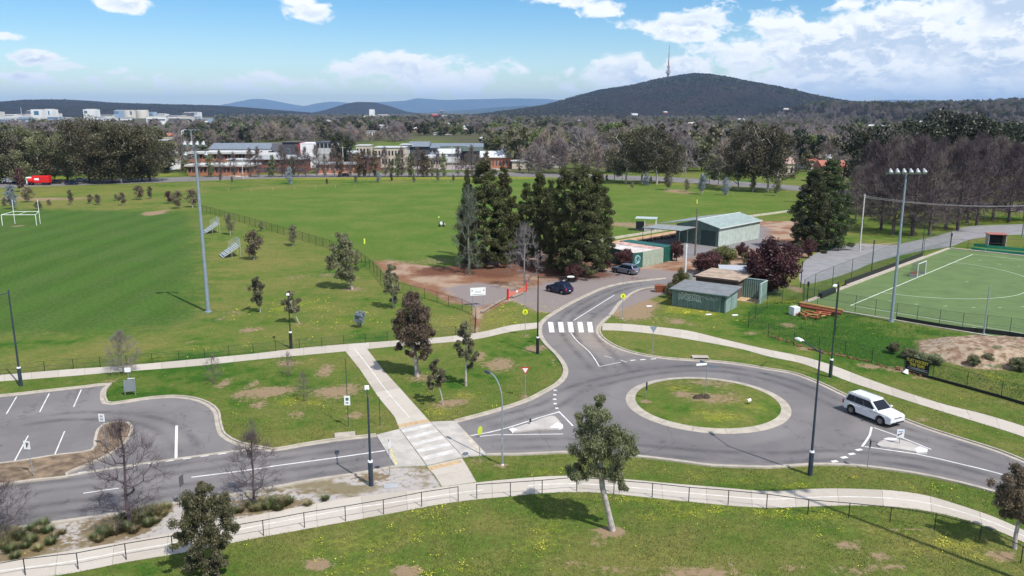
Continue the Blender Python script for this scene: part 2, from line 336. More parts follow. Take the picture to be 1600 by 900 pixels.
BAREL = [(40,846,60,18,.9),(95,850,30,10,.6),(190,820,60,16,1),(250,800,20,10,.8),(430,787,60,9,.9),(380,800,40,8,.8),(582,745,24,7,.8),(480,768,60,4,.6),(300,802,20,6,.6),(650,738,16,5,.4),(20,870,40,8,.8),(1540,130,28,3,1.),(750,555,10,7,1),(722,548,10,5,.8),(780,570,28,9,.9),(655,590,14,10,.8),(672,590,12,7,.8),(700,630,20,7,1),(663,610,8,3,.6),(450,568,18,6,.9),(508,580,14,8,1),(425,612,40,8,1),(515,612,40,9,1),(405,632,14,8,.9),(463,648,18,5,.8),(555,650,16,6,.9),(465,655,12,3,.6),
 (350,600,12,7,.9),(375,615,12,10,.9),(395,600,10,9,.8),(262,603,10,3,.6),(175,594,12,4,.8),(594,665,12,4,.8),(545,668,6,3,.7),(345,498,5,4,.8),(388,515,16,4,.9),(365,488,18,4,.6),(295,534,12,3,.7),(402,514,15,3,.8),(466,506,9,2.5,.9),(530,510,6,2.5,.7),(495,514,9,3,.6),(455,532,10,3,.6),(485,530,9,2.5,.6),
 (551,452,18,4,.8),(460,433,16,5,.6),(510,430,20,5,.7),(556,434,10,5,.6),(440,395,20,6,.4),(495,498,9,4,.5),(240,333,14,3.5,1.3),(30,353,8,1.5,.9),(70,311,40,3,1.),(20,309,20,3,.9),(125,310,20,2,.8),
 (838,545,16,5,1),(820,620,9,4,.9),(865,565,7,6,.6),(822,525,7,2.5,.8),(857,542,8,6,.9),(1055,503,14,4,1),(1080,507,8,3,.8),(985,475,32,22,1.4),(975,492,20,6,1),(1010,480,12,10,1.1),(1020,550,8,3,.7),(1100,600,45,9,.7),(1105,628,50,9,.8),(1065,622,18,7,.9),(1010,631,8,3,1),(1130,600,40,4,.7),(1175,615,30,6,.4),
 (957,832,18,6,1.3),(940,850,20,6,.7),(500,884,22,10,1.3),(638,893,26,9,1.3),(685,848,12,4,.7),(580,870,12,6,.5),(1320,852,22,7,.9),(1375,868,18,6,.9),(1390,886,30,6,.8),(1100,895,60,10,.9),(960,890,50,10,.7),(900,880,30,6,.6),(1150,880,26,6,.6),(1320,890,30,9,.7),(1290,815,40,4,.5),(1430,828,60,3,.7),(1560,868,24,8,1),(1240,888,30,8,.6),(1470,872,30,8,.4),
 (785,727,9,3,1),(749,720,12,3,1),(1268,744,6,2,.8),(1297,590,6,2.5,.9),(1445,655,20,4,.7),(1485,668,16,4,.6),(1570,690,10,3,.5),(480,735,0.1,0.1,.1),(1230,508,14,4,.9),(1175,521,12,3,.9),(1260,545,16,3,1),(1300,551,16,3,.7),(1365,573,20,4,1),(1400,578,22,4,1),(1440,590,24,3,.8),(1560,628,40,3,.6),
 (1000,352,40,5,.9),(1120,300,16,2,.4),(970,350,20,3,1),(1050,353,12,3,.9),(880,345,20,5,.6),(680,408,50,7,.6),(1060,299,20,4,.9),(1130,304,10,2,.6),(1470,380,12,3,.9),(1395,385,30,4,1),(1310,396,26,6,1.2),(1360,383,30,3,1),(1243,452,10,6,1.2),(1075,432,30,6,1),(1120,424,30,5,.7),(700,482,40,4,.4),(610,410,24,4,1)]
YELL = [(1240,760,40,8,.7),(1000,780,70,8,.8),(1060,800,50,10,.8),(1130,795,60,9,.7),(1010,808,16,6,1),(860,830,30,20,.7),(830,850,30,16,.6),(1290,805,50,8,.9),(1200,800,30,8,.9),(1490,850,60,14,.8),(1540,870,30,10,.8),(1400,830,60,10,.6),(560,850,90,16,.55),(650,830,60,14,.6),(480,865,40,12,.6),(590,880,60,10,.7),(720,890,60,12,.6),(530,890,40,8,.6),(700,800,60,10,.4),(650,800,12,8,.7),
 (1090,745,30,6,.7),(1160,752,30,5,.7),(845,738,30,6,.7),(1000,732,20,4,.4),(1330,746,30,5,.4),(1430,758,30,5,.4),(1470,765,20,4,.5),(455,625,18,6,1),(490,630,14,5,1),(430,663,12,3,.6),(684,640,18,5,.9),(690,645,12,4,1),(725,618,20,5,.7),(700,620,20,4,.4),(620,700,0.1,0.1,0),
 (240,560,40,6,.7),(320,545,40,6,.6),(230,540,60,6,.4),(470,475,30,10,.7),(500,480,30,8,.6),(440,482,16,6,1),(400,480,40,16,.4),(560,500,60,12,.5),(640,510,30,8,.5),(700,505,30,6,.5),(80,565,60,6,.6),(380,540,20,4,.6),(820,480,40,8,.5),(790,500,40,8,.6),
 (1080,485,36,4,1.2),(1110,490,30,4,.9),(1060,480,10,3,1),(1120,500,50,6,.5),(1030,508,30,4,.3),(1160,500,20,4,.4),(1060,612,20,5,.9),(1130,655,40,6,.8),(1100,650,24,5,.7),(1180,640,20,8,.6),(1020,615,14,5,.4),(1150,405,30,8,1.3),(1270,397,14,5,1.2),(1180,412,20,5,1.2),(1590,346,60,2.5,1.4),(1530,346,30,2,1),(1210,470,30,6,.8),(900,440,20,2,.9),(860,435,14,2,.8),(1010,422,20,4,.6),
 (60,279,60,3,1.2),(520,279,200,1.4,1.3),(980,287,60,1.6,1.3),(1150,298,70,2,1.3),(700,278,160,1.2,1.3),(250,273,30,3,.9),(60,302,80,4,.5),(180,300,90,5,.4),(1556,590,10,6,1.3),(1250,560,0.1,0.1,0)]
def fbm2(X, Y, s, seed):
    r = np.random.RandomState(seed); out = np.zeros(X.shape); a = 1.0
    for o in range(5):
        for k in range(3):
            th = r.rand() * 6.283; ph = r.rand() * 6.283; f = s * 2 ** o * (0.7 + .6 * r.rand())
            th2 = r.rand() * 6.283
            out += a * np.sin((X * np.cos(th) + Y * np.sin(th)) * f + ph + 1.5 * np.sin((X * np.cos(th2) + Y * np.sin(th2)) * f * .6 + ph))
        a *= .55
    return out / 3.5
# ground sheet: one rectilinear sheet, fine near the camera, reaching to the horizon
xs = np.unique(np.r_[-30000, -15000, -8000, -4000, -2500, -1500, -1000, -700, -500, -380, -300, -240, np.arange(-200, -120, 4), np.arange(-120, 112, .6), np.arange(112, 200, 4), 240, 300, 380, 500, 700, 1000, 1500, 2500, 4000, 8000, 15000, 30000])
ys_ = [-3000, -1000, -300, -100, -30, 0, 15, 25, 31]; y_ = 34.0
while y_ < 420: ys_.append(y_); y_ += 0.42 + max(0, (y_ - 45)) * 0.0085
ys_ += [430, 460, 500, 560, 640, 740, 860, 1000, 1300, 1700, 2400, 3500, 5000, 8000, 12000, 20000, 30000, 38000]
ys = np.array(ys_); X, Y = np.meshgrid(xs, ys)
nx, ny = len(xs), len(ys)
idx = np.arange(nx * ny).reshape(ny, nx)
Fq = np.stack([idx[:-1, :-1], idx[:-1, 1:], idx[1:, 1:], idx[1:, :-1]], -1).reshape(-1, 4)
n1 = fbm2(X, Y, .35, 1); n2 = fbm2(X, Y, .12, 5)
bare = spots(X, Y, BAREL); yel = spots(X, Y, YELL)
field = area(X, Y, FIELD, 9); padd = area(X, Y, PADD, 5)
dirt = area(X, Y, DIRTLOT, 1.6); grav = area(X, Y, GRAVELN, 3.0); verge = area(X, Y, VERGE, .5)
yard = area(X, Y, YARD, 1.5); slope = area(X, Y, GREENSLOPE, 3); mound = area(X, Y, MOUND, 2.0)
far = np.clip((Y - 335) / 30, 0, 1)
fadeW = np.clip(1 - np.abs(Y - 200) / 1e9, 0, 1)
GREENS = [(620,226,80,9),(262,240,14,12),(410,219,60,3),(250,262,40,5),(700,268,60,3),(900,262,40,4),(1090,265,30,4)]
gf = np.zeros(X.shape)
for x, y, rx, ry in GREENS:
    g = G(x, y); gf = np.maximum(gf, np.clip(1.4 - np.hypot((X - g.x) / (rx / PPM(x, y)), (Y - g.y) / (abs(G(x, y - ry).y - G(x, y + ry).y) / 2)), 0, 1))
far = np.clip(far - gf, 0, 1)
lush = .5 + .22 * n1 + .22 * n2
lush = np.where(padd > .5, lush + .12, lush); lush = np.clip(lush - .30 * np.clip(spots(X, Y, [(1150,870,420,45,1),(430,400,110,45,.8),(150,305,300,14,.9),(1100,300,160,12,.7)]), 0, 1) + slope * .5, 0, 1)
V = np.stack([X, Y, np.zeros_like(X)], -1).reshape(-1, 3)
# the spoil mound rises beside the hockey pitch
gm = mesh_np('ground', V, Fq, [])
def cattr(me, name, a, b, c, d):
    at = me.attributes.new(name, 'FLOAT_COLOR', 'POINT')
    at.data.foreach_set('color', np.stack([a, b, c, d], -1).astype(np.float32).ravel())
cattr(gm, 'ma', bare, yel, lush, field)
cattr(gm, 'mb', np.maximum(dirt, mound), np.maximum(grav, 0), verge, np.maximum(yard, 0))
litter_shade = np.clip(spots(X, Y, [(745,424,70,9,1),(815,420,70,9,1),(890,428,75,9,1),(860,410,60,6,1),(700,420,30,4,.8)]), 0, 1)  # needle litter, its dark tone also painting the shade under the pines
cattr(gm, 'mc', padd, far, mound, litter_shade)
def ground_material():
    m = bpy.data.materials.new('ground_cover'); m.use_nodes = True; t = NT(m.node_tree)
    pos = t.n('ShaderNodeNewGeometry').outputs['Position']
    A = [t.n('ShaderNodeSeparateColor', {0: t.n('ShaderNodeAttribute', attribute_name=k).outputs['Color']}) for k in ('ma', 'mb', 'mc')]
    AA = [t.n('ShaderNodeAttribute', attribute_name=k).outputs['Alpha'] for k in ('ma', 'mb', 'mc')]
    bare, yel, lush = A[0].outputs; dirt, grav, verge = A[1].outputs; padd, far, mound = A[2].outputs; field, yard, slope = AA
    nL = t.noise(pos, 0.09, 3); nM = t.noise(pos, 0.42, 6, .68); nF = t.noise(pos, 2.2, 6, .72); nX = t.noise(pos, 11.0, 4, .7); nG = t.noise(pos, 38.0, 2, .7)
    L = t.math('ADD', lush, t.math('MULTIPLY', t.math('SUBTRACT', nM, .5), 2.0))
    L = t.math('ADD', L, t.math('MULTIPLY', t.math('SUBTRACT', nL, .5), 1.3))
    L = t.math('ADD', L, t.math('MULTIPLY', t.math('SUBTRACT', nF, .5), 1.5), clamp=True)
    g = t.mix(L, (0.180, 0.172, 0.048), (0.060, 0.134, 0.013))
    g = t.mix(t.ramp(L, .72, 1.0), g, (0.036, 0.102, 0.009))
    # yellow capeweed flowering
    yf = t.math('MULTIPLY', t.ramp(t.math('ADD', t.math('MULTIPLY', yel, .75), t.math('MULTIPLY', t.math('SUBTRACT', nF, .5), 1.2)), .25, .75), t.ramp(nX, .46, .60))
    g = t.mix(t.math('MULTIPLY', yf, .65), g, (0.44, 0.42, 0.035))
    # mid paddock
    pg = t.mix(t.ramp(t.math('ADD', nL, t.math('MULTIPLY', nM, 1.0)), .80, 1.25), (0.066, 0.142, 0.015), (0.150, 0.182, 0.040))
    g = t.mix(t.math('MULTIPLY', padd, .78), g, pg)
    # sports field, with faint mowing and wear
    st = t.n('ShaderNodeSeparateXYZ', {0: pos})
    stripe = t.ramp(t.math('SINE', t.math('MULTIPLY', st.outputs[0], .75)), -.6, .6)
    fc = t.mix(stripe, (0.053, 0.110, 0.016), (0.064, 0.126, 0.020))
    fc = t.mix(t.ramp(t.noise(t.vmath('MULTIPLY', pos, (1.0, .5, 1)), .16, 6, .68), .42, .70, 0, .75), fc, (0.082, 0.120, 0.034))
    fm = t.ramp(t.math('ADD', field, t.math('MULTIPLY', t.math('SUBTRACT', nM, .5), .7)), .32, .72)
    g = t.mix(fm, g, fc)
    g = t.mix(t.math('MULTIPLY', t.ramp(nX, .42, .72, 0, 1), .45), g, (0.022, 0.042, 0.010))
    vv = t.math('ADD', t.math('MULTIPLY', t.ramp(nF, .34, .66), .55), t.math('MULTIPLY', t.ramp(nX, .36, .64), .55)); g = t.mix(1.0, g, t.n('ShaderNodeCombineXYZ', {0: t.math('ADD', vv, .50), 1: t.math('ADD', t.math('MULTIPLY', vv, .85), .58), 2: t.math('ADD', vv, .50)}).outputs[0], 'MULTIPLY')
    # bare soil patches
    soil = t.mix(nF, (0.24, 0.155, 0.095), (0.36, 0.26, 0.175)); soil = t.mix(t.math('MULTIPLY', t.ramp(nX, .45, .75), .5), soil, (0.16, 0.11, 0.065))
    bf = t.ramp(t.math('ADD', t.math('ADD', bare, t.math('MULTIPLY', t.math('SUBTRACT', nF, .5), 2.3)), t.math('MULTIPLY', t.math('SUBTRACT', nX, .5), 1.2)), .50, .80)
    g = t.mix(t.math('MULTIPLY', bf, .88), g, soil)
    # dirt lot, red needles with pine shade painted in, and grey gravel
    dm = t.ramp(t.math('ADD', dirt, t.math('MULTIPLY', t.math('SUBTRACT', nF, .5), .8)), .35, .62)
    dcol = t.mix(t.ramp(t.noise(pos, .16, 4, .6), .42, .60), (0.23, 0.115, 0.065), (0.37, 0.27, 0.195))
    dcol = t.mix(t.math('MULTIPLY', t.ramp(nX, .4, .8), .5), dcol, (0.19, 0.12, 0.08))
    gv = t.mix(nX, (0.185, 0.155, 0.145), (0.29, 0.25, 0.235))
    dcol = t.mix(t.ramp(t.math('ADD', grav, t.math('MULTIPLY', t.math('SUBTRACT', nM, .5), .6)), .35, .65), dcol, gv)
    dcol = t.mix(yard, dcol, t.mix(nF, (0.19, 0.18, 0.185), (0.23, 0.22, 0.225)))
    dcol = t.mix(t.ramp(t.math('ADD', slope, t.math('MULTIPLY', t.math('SUBTRACT', nF, .5), 1.2)), .3, .7, 0, .9), dcol, t.mix(nX, (0.085, 0.035, 0.022), (0.17, 0.075, 0.045)))  # alpha channel: red needle litter darkened to deepen the pines' shade
    mo = t.mix(nF, (0.20, 0.125, 0.075), (0.38, 0.30, 0.20)); mo = t.mix(t.ramp(nM, .56, .7, 0, .8), mo, (0.07, 0.095, 0.03))
    dcol = t.mix(mound, dcol, mo)
    g = t.mix(dm, g, dcol)
    # pale gravel verge with brown mulch and weeds
    vg = t.mix(nX, (0.34, 0.31, 0.285), (0.50, 0.465, 0.43))
    vg = t.mix(t.ramp(t.math('ADD', nF, t.math('MULTIPLY', nX, .3)), .66, .80, 0, .7), vg, (0.13, 0.09, 0.06))
    vg = t.mix(t.ramp(t.noise(pos, .22, 4, .62), .53, .62, 0, .85), vg, t.mix(nF, (0.17, 0.12, 0.07), (0.20, 0.18, 0.07)))
    vg = t.mix(t.ramp(t.math('ADD', bare, t.math('MULTIPLY', t.math('SUBTRACT', nF, .5), 2.0)), .35, .6, 0, .9), vg, t.mix(nX, (0.13, 0.085, 0.05), (0.24, 0.19, 0.09)))
    g = t.mix(t.ramp(t.math('ADD', verge, t.math('MULTIPLY', t.math('SUBTRACT', nX, .5), .3)), .4, .6), g, vg)
    # far suburb ground
    g = t.mix(far, g, t.mix(t.ramp(t.noise(pos, .02, 4), .4, .6), (0.085, 0.075, 0.05), (0.08, 0.09, 0.035)))
    hb = t.math('ADD', t.math('MULTIPLY', nX, .5), t.math('MULTIPLY', nG, .5))
    bp = t.n('ShaderNodeBump', {'Height': hb, 'Strength': .55, 'Distance': .12})
    pr = t.n('ShaderNodeBsdfPrincipled', {'Base Color': g, 'Roughness': .95, 'Specular IOR Level': .1, 'Normal': bp})
    t.n('ShaderNodeOutputMaterial', {0: pr}); return m
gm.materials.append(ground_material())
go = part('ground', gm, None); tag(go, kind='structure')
go['label'] = 'grassy ground with bare earth and gravel patches'
# ------------------------------------------------------------------ asphalt
RC = Vector((17.2, 68.0, 0)); RR = 7.1
def asphalt_material():
    m = bpy.data.materials.new('aged_asphalt'); m.use_nodes = True; t = NT(m.node_tree)
    pos = t.n('ShaderNodeNewGeometry').outputs['Position']
    n0 = t.noise(pos, .12, 4, .6); n1_ = t.noise(pos, 1.2, 5, .6); n2_ = t.noise(pos, 22, 3, .7)
    c = t.mix(t.ramp(n0, .35, .65), (0.160, 0.149, 0.146), (0.208, 0.193, 0.186))
    c = t.mix(t.math('MULTIPLY', t.ramp(n1_, .5, .75), .4), c, (0.225, 0.205, 0.195))
    d = t.vmath('LENGTH', t.vmath('SUBTRACT', pos, tuple(RC)), out=1)                     # tyre polish worn round the roundabout
    d = t.math('ADD', d, t.math('MULTIPLY', t.math('SUBTRACT', n0, .5), 2.4))
    ring = t.math('MULTIPLY', t.ramp(d, 8.6, 9.8), t.ramp(d, 13.2, 11.4))
    c = t.mix(t.math('MULTIPLY', ring, .30), c, (0.085, 0.082, 0.09))
    c = t.mix(t.math('MULTIPLY', t.ramp(n2_, .35, .75), .25), c, (0.09, 0.085, 0.085))
    ds = t.vmath('LENGTH', t.vmath('SUBTRACT', pos, tuple(G(965, 528))), out=1); c = t.mix(t.math('MULTIPLY', t.ramp(t.math('ADD', ds, t.math('MULTIPLY', n1_, 6.0)), 4, 13, .75, 0), 1.0), c, (0.31, 0.255, 0.205))
    st_ = t.noise(pos, .9, 2, .4); c = t.mix(t.ramp(st_, .69, .74, 0, .55), c, (0.085, 0.08, 0.08)); c = t.mix(t.ramp(t.noise(pos, .25, 3, .5), .62, .64, 0, .30), c, (0.12, 0.115, 0.12))
    cr = t.n('ShaderNodeTexVoronoi', {'Vector': t.vmath('ADD', pos, t.n('ShaderNodeVectorMath', {0: t.n('ShaderNodeTexNoise', {'Vector': pos, 'Scale': 1.0}).outputs[1], 3: 1.4}, operation='SCALE')), 'Scale': .09}, feature='DISTANCE_TO_EDGE')
    c = t.mix(t.ramp(cr.outputs[0], .0, .006, .5, 0), c, (0.07, 0.065, 0.065))
    bp = t.n('ShaderNodeBump', {'Height': n2_, 'Strength': .25, 'Distance': .03})
    pr = t.n('ShaderNodeBsdfPrincipled', {'Base Color': c, 'Roughness': .82, 'Specular IOR Level': .3, 'Normal': bp})
    t.n('ShaderNodeOutputMaterial', {0: pr}); return m
ASPH = asphalt_material()
ZR = 0.012
rd = MB().sheet(ROADPOLY, ZR).build('road', ASPH); tag(rd, 'grey asphalt road with roundabout and car park', kind='structure')
FARTOP = [(-200,293),(0,285.5),(200,279),(400,273.5),(600,270.5),(800,269.5),(940,273),(1050,277),(1240,290),(1400,304),(1700,330)]
FARBOT = [(-200,303),(0,293.5),(200,287),(400,279.5),(600,276.5),(800,275.5),(940,280),(1050,284.5),(1240,297.5),(1400,312),(1700,342)]
fr = MB().sheet(catmull(P2(FARTOP), 8) + catmull(P2(FARBOT), 8)[::-1], .012).build('main_road', ASPH); tag(fr, 'two-way main road beyond the playing fields', kind='structure')
SIDER = [(1256,444),(1258,408),(1282,393),(1320,383),(1347,381),(1402,383),(1412,380),(1450,372),(1487,362),(1512,354),(1600,350),(1700,346),(1700,368),(1600,366.5),(1525,372.5),(1482,386),(1440,392),(1360,412),(1340,421),(1295,436)]
ACC = mat('pale_bitumen', (0.24, 0.235, 0.24), .9, 0, .5, .12, .2, 20, world=True)
sr = MB().sheet(catmull(P2(SIDER), 2, True), .012).build('access_road', ACC); tag(sr, 'pale access road behind the hockey pitch', kind='structure')
DRV = [(240,262),(250,240),(246,232),(252,232),(262,244),(292,258),(285,262),(258,250),(252,262)]
dv = MB().sheet(P2(DRV), .012).build('driveway', ACC); tag(dv, kind='structure')
LOTP = [(820,266),(860,262),(930,262),(905,266),(870,269)]
MB().sheet(P2([(640,258),(760,258),(800,266),(640,265)]), .012).build('pavement', mat('far_apron', (0.30, 0.25, 0.24), .9, 0, .2, .2, world=True))['kind'] = 'structure'
MB().sheet(P2([(350,276),(372,272.5),(390,272),(388,277)]), .016).build('driveway', SLAB)['kind'] = 'structure'
MB().sheet(P2([(497,272),(503,268.5),(548,268.5),(552,272)]), .016).build('driveway', SLAB)['kind'] = 'structure'
wear = bpy.data.materials.new('tyre_polish'); wear.use_nodes = True; t = NT(wear.node_tree); pos = t.n('ShaderNodeNewGeometry').outputs['Position']
k_ = t.math('MULTIPLY', t.n('ShaderNodeAttribute', attribute_name='tint').outputs['Fac'], t.ramp(t.noise(pos, .35, 4, .6), .3, .7, .05, .36))
t.n('ShaderNodeOutputMaterial', {0: t.n('ShaderNodeMixShader', {0: k_, 1: t.n('ShaderNodeBsdfTransparent'), 2: t.n('ShaderNodeBsdfPrincipled', {'Base Color': (.075, .072, .078, 1), 'Roughness': .7})})})
WV, WF, WT = [], [], []
def wear_strip(pts, offs, w_=.55):
    for of in offs:
        a, b, c = offset(pts, of - w_), offset(pts, of), offset(pts, of + w_); n = len(pts); b0 = len(WV)
        for q, tv in ((a, 0), (b, 1), (c, 0)):
            for i, p in enumerate(q): WV.append((p[0], p[1], ZR + .0025)); WT.append(tv * min(1, i / 4, (n - 1 - i) / 4))
        for i in range(n - 1): WF.extend([(b0 + i, b0 + i + 1, b0 + n + i + 1, b0 + n + i), (b0 + n + i, b0 + n + i + 1, b0 + 2 * n + i + 1, b0 + 2 * n + i)])
wear_strip(catmull(P2([(-100,797),(130,771),(299,746),(421,729.5),(603,704)]), 1), (-2.6, -1.1, 1.1, 2.6))
wear_strip(catmull(P2([(745,696),(800,694),(880,692),(960,699),(1050,707),(1127,713),(1232,715),(1300,711),(1350,714),(1432,723),(1560,754),(1680,795)]), 1), (-.8, .8))
wear_strip(catmull(P2([(738,669),(800,651),(855,635),(900,608),(960,592),(1030,579),(1100,575.5),(1160,581),(1230,598),(1290,622),(1350,650),(1400,670),(1500,700),(1600,735)]), 1), (-.8, .8))
wear_strip(catmull(P2([(1040,440),(985,447),(930,468),(884,500),(893,530),(915,555),(945,590)]), 1), (-.7, .7, 3.0)); wear_strip(catmull(P2([(300,716),(285,690),(240,660),(120,650),(0,664)]), 1), (-.8, .8))
wo = part('tyre_wear', mesh_np('tyre_wear', WV, WF, wear, tint=WT), None); tag(wo, 'darker wheel-polished bands on the asphalt', kind='structure')
# ------------------------------------------------------------------ kerbs
kb = MB()
for k in (NK, NK2, EK, SK, SK2):
    band(kb, k, 0, .30, 0, ZR + .010) if k in () else band(kb, k, -.34, .02, 0, ZR + .012)
    band(kb, k, .02, .19, 0, .125)
ko = kb.build('kerb', CONC); tag(ko, 'concrete kerb and gutter along the road', kind='structure')
# the kerb's upstand stands on the grass side: flip the strip where the line runs the other way
# ------------------------------------------------------------------ footpaths made of cast slabs
SM = {}
def slab_path(name, L_, R_, label, seg=2.4, z=.03, matl=SLAB, gap=.018):
    root = empty(name, (0, 0, 0), kind='structure'); root['label'] = label
    n = max(2, int(round((np.hypot(*np.diff(np.array(L_), axis=0).T).sum()) / seg)) + 1); sub = 4
    A, B = resample_n(L_, (n - 1) * sub + 1), resample_n(R_, (n - 1) * sub + 1)
    for i in range(n - 1):
        a, b = A[i * sub:(i + 1) * sub + 1].copy(), B[i * sub:(i + 1) * sub + 1].copy()
        for q in (a, b):
            d0 = q[1] - q[0]; d0 /= np.hypot(*d0) + 1e-9; d1 = q[-1] - q[-2]; d1 /= np.hypot(*d1) + 1e-9
            q[0] += d0 * gap / 2; q[-1] -= d1 * gap / 2
        MB().prism([tuple(p) for p in a] + [tuple(p) for p in b[::-1]], .004, z + rnd.uniform(-.002, .002)).build('slab', matl, root)
    return root
JOINT = mat('joint_dirt', (0.14, 0.12, 0.09), .95)
for nm, (a, b), lb in (('footpath', PATHS[0], 'concrete footpath along the edge of the left lawns'), ('footpath', PATHS[1], 'concrete footpath curving past the hockey ground'), ('footpath', PATHS[2], 'wide concrete path with a white centre line beside the foreground lawn')):
    slab_path(nm, a, b, lb, seg=3.0 if lb.startswith('wide') else 2.4)
slab_path('footpath', PD[0], PD[1], 'diagonal concrete footpath down to the raised crossing', 2.4, z=.034)
slab_path('footpath', PC[0], PC[1], 'short concrete link from the crossing to the wide path', 2.0, z=.034)
pl = MB()
mid = [tuple((np.array(p) + np.array(q)) / 2) for p, q in zip(resample_n(PATHS[2][0], 90), resample_n(PATHS[2][1], 90))]
band(pl, mid[:41], -.05, .05, .03, .0365); band(pl, mid[44:], -.05, .05, .03, .0365)
band(pl, catmull(P2([(553,544),(575,572),(607,615),(640,653)])), -.045, .045, .03, .041)
o = pl.build('path_centre_line', mat('path_line', (0.62, 0.60, 0.56), .85, 0, 2, .15, world=True)); tag(o, kind='structure')
# ------------------------------------------------------------------ raised crossing
rc = empty('raised_crossing', kind='structure'); rc['label'] = 'raised concrete pedestrian crossing'
q = lambda *p: P2(p)
MB().prism(q((588,680.5),(624,671.5),(666,728.5),(618,730.5)), 0, .075).build('ramp', SLABG, rc)
MB().prism(q((673,660.2),(711,658.5),(761,711.5),(724,715)), 0, .075).build('ramp', SLABG, rc)
MB().prism(q((624.6,671.3),(672.4,660.4),(723,715.2),(667,728.3)), 0, .082).build('platform', SLABG, rc)
pv = mat('crossing_white', (0.54, 0.52, 0.485), .85, 0, 1.5, .12, world=True)
for i in range(5):
    a, b = (i * .2 + .02), (i * .2 + .11)
    l0, l1, r0, r1 = (np.array(x) for x in q((626,672.5),(667,726),(671,662),(721,713)))
    MB().sheet([tuple(l0 + (l1 - l0) * a), tuple(r0 + (r1 - r0) * a), tuple(r0 + (r1 - r0) * b), tuple(l0 + (l1 - l0) * b)], .088).build('stripe', pv, rc)
MB().sheet(q((621,664),(668,655.5),(672,659.5),(624,669)), .039).build('tactile_strip', TACT, rc)
MB().sheet(q((668,730.5),(720,719),(722,723.5),(671,736)), .039).build('tactile_strip', TACT, rc)
YW = mat('worn_yellow', (0.50, 0.44, 0.22), .9, 0, 4, .4, world=True)
MB().sheet(q((609,702),(612.5,702),(621,726),(618,729)), .081).build('painted_edge', YW, rc)
MB().sheet(q((722,678),(727,678),(752,704),(748,709)), .081).build('painted_edge', mat('worn_tan', (0.47, 0.42, 0.33), .9, 0, 2, .2, world=True), rc)
# ------------------------------------------------------------------ roundabout island
def circ(c, r, n=72, a0=0): return [(c[0] + r * math.cos(a0 + 2 * math.pi * i / n), c[1] + r * math.sin(a0 + 2 * math.pi * i / n)) for i in range(n)]
isl = empty('roundabout_island', kind='structure'); isl['label'] = 'grassed roundabout island in a concrete ring'
for i in range(16):      # ring cast in sections
    a0, a1 = 2 * math.pi * i / 16 + .002, 2 * math.pi * (i + 1) / 16 - .002
    out = [(RC.x + (RR) * math.cos(a0 + (a1 - a0) * k / 6), RC.y + RR * math.sin(a0 + (a1 - a0) * k / 6)) for k in range(7)]
    inn = [(RC.x + (RR - .85) * math.cos(a0 + (a1 - a0) * k / 6), RC.y + (RR - .85) * math.sin(a0 + (a1 - a0) * k / 6)) for k in range(7)]
    m_ = MB(); nn = 7
    vs = [(p[0], p[1], .03) for p in out] + [(p[0], p[1], .14) for p in inn] + [(p[0], p[1], 0) for p in out]
    m_.add(vs, [(k, k + 1, nn + k + 1, nn + k) for k in range(6)] + [(2 * nn + k, 2 * nn + k + 1, k + 1, k) for k in range(6)]); m_.build('ring_section', CONC, isl)
rr = np.r_[0, np.linspace(.3, RR - .85, 22)]; na = 96
V_ = [(RC.x, RC.y, .42)]; 
for r in rr[1:]:
    for k in range(na):
        a = 2 * math.pi * k / na; V_.append((RC.x + r * math.cos(a), RC.y + r * math.sin(a), .13 + .29 * (1 - (r / (RR - .85)) ** 2)))
V_ = np.array(V_); me = bpy.data.meshes.new('lawn')
fs = [(0, 1 + k, 1 + (k + 1) % na) for k in range(na)]
for j in range(len(rr) - 2):
    for k in range(na): b0 = 1 + j * na; fs.append((b0 + k, b0 + na + k, b0 + na + (k + 1) % na, b0 + (k + 1) % na))
me.from_pydata(V_.tolist(), [], fs); xx, yy = V_[:, 0], V_[:, 1]
zz = np.zeros(len(xx))
cattr(me, 'ma', spots(xx, yy, BAREL), spots(xx, yy, YELL), np.clip(.55 + .25 * fbm2(xx, yy, .6, 1), 0, 1), zz); cattr(me, 'mb', zz, zz, zz, zz); cattr(me, 'mc', zz, zz, zz, zz)
me.materials.append(gm.materials[0]); me.update(); part('lawn', me, isl)
rk = MB()
for i in range(9): 
    a = rnd.uniform(0, 6.28); r = rnd.uniform(0, .55); p = G(1096, 622, .38)
    rk.cyl((p.x + r * math.cos(a), p.y + r * .6 * math.sin(a), .40), (p.x + r * math.cos(a), p.y + r * .6 * math.sin(a), .40 + rnd.uniform(.12, .34)), rnd.uniform(.25, .4), rnd.uniform(.08, .2), 6)
tag(rk.build('mulch_pile', mat('dark_mulch', (0.06, 0.045, 0.03), .95, 0, 8, .4)), 'small dark mulch pile at the centre of the roundabout island', 'mulch pile')
# ------------------------------------------------------------------ splitter islands
ISC = mat('island_concrete', (0.43, 0.40, 0.37), .9, 0, 1, .12, world=True)
sp = empty('traffic_island', kind='structure'); sp['label'] = 'triangular concrete splitter island west of the roundabout'
MB().prism(catmull(q((797,674.5),(830,662),(863,651.5),(868,653),(875,661),(879,667),(874,671),(840,672.5),(802,676.5)), .6, True), 0, .13).build('island_top', ISC, sp)
MB().prism(q((859,670),(871,662),(879.5,666),(880,669.5),(874,672)), 0, .145).build('white_nose', LINE, sp)
MB().prism(q((795,673),(802,670.5),(808,674),(800,677.5)), 0, .145).build('white_nose', LINE, sp)
sp = empty('traffic_island', kind='structure'); sp['label'] = 'concrete splitter island on the eastern approach'
MB().prism(catmull(q((1370,697),(1379,690),(1386,687),(1402,688),(1420,693),(1435,699),(1449,705),(1447,709),(1432,708),(1400,702.5),(1376,699.5)), .6, True), 0, .13).build('island_top', ISC, sp)
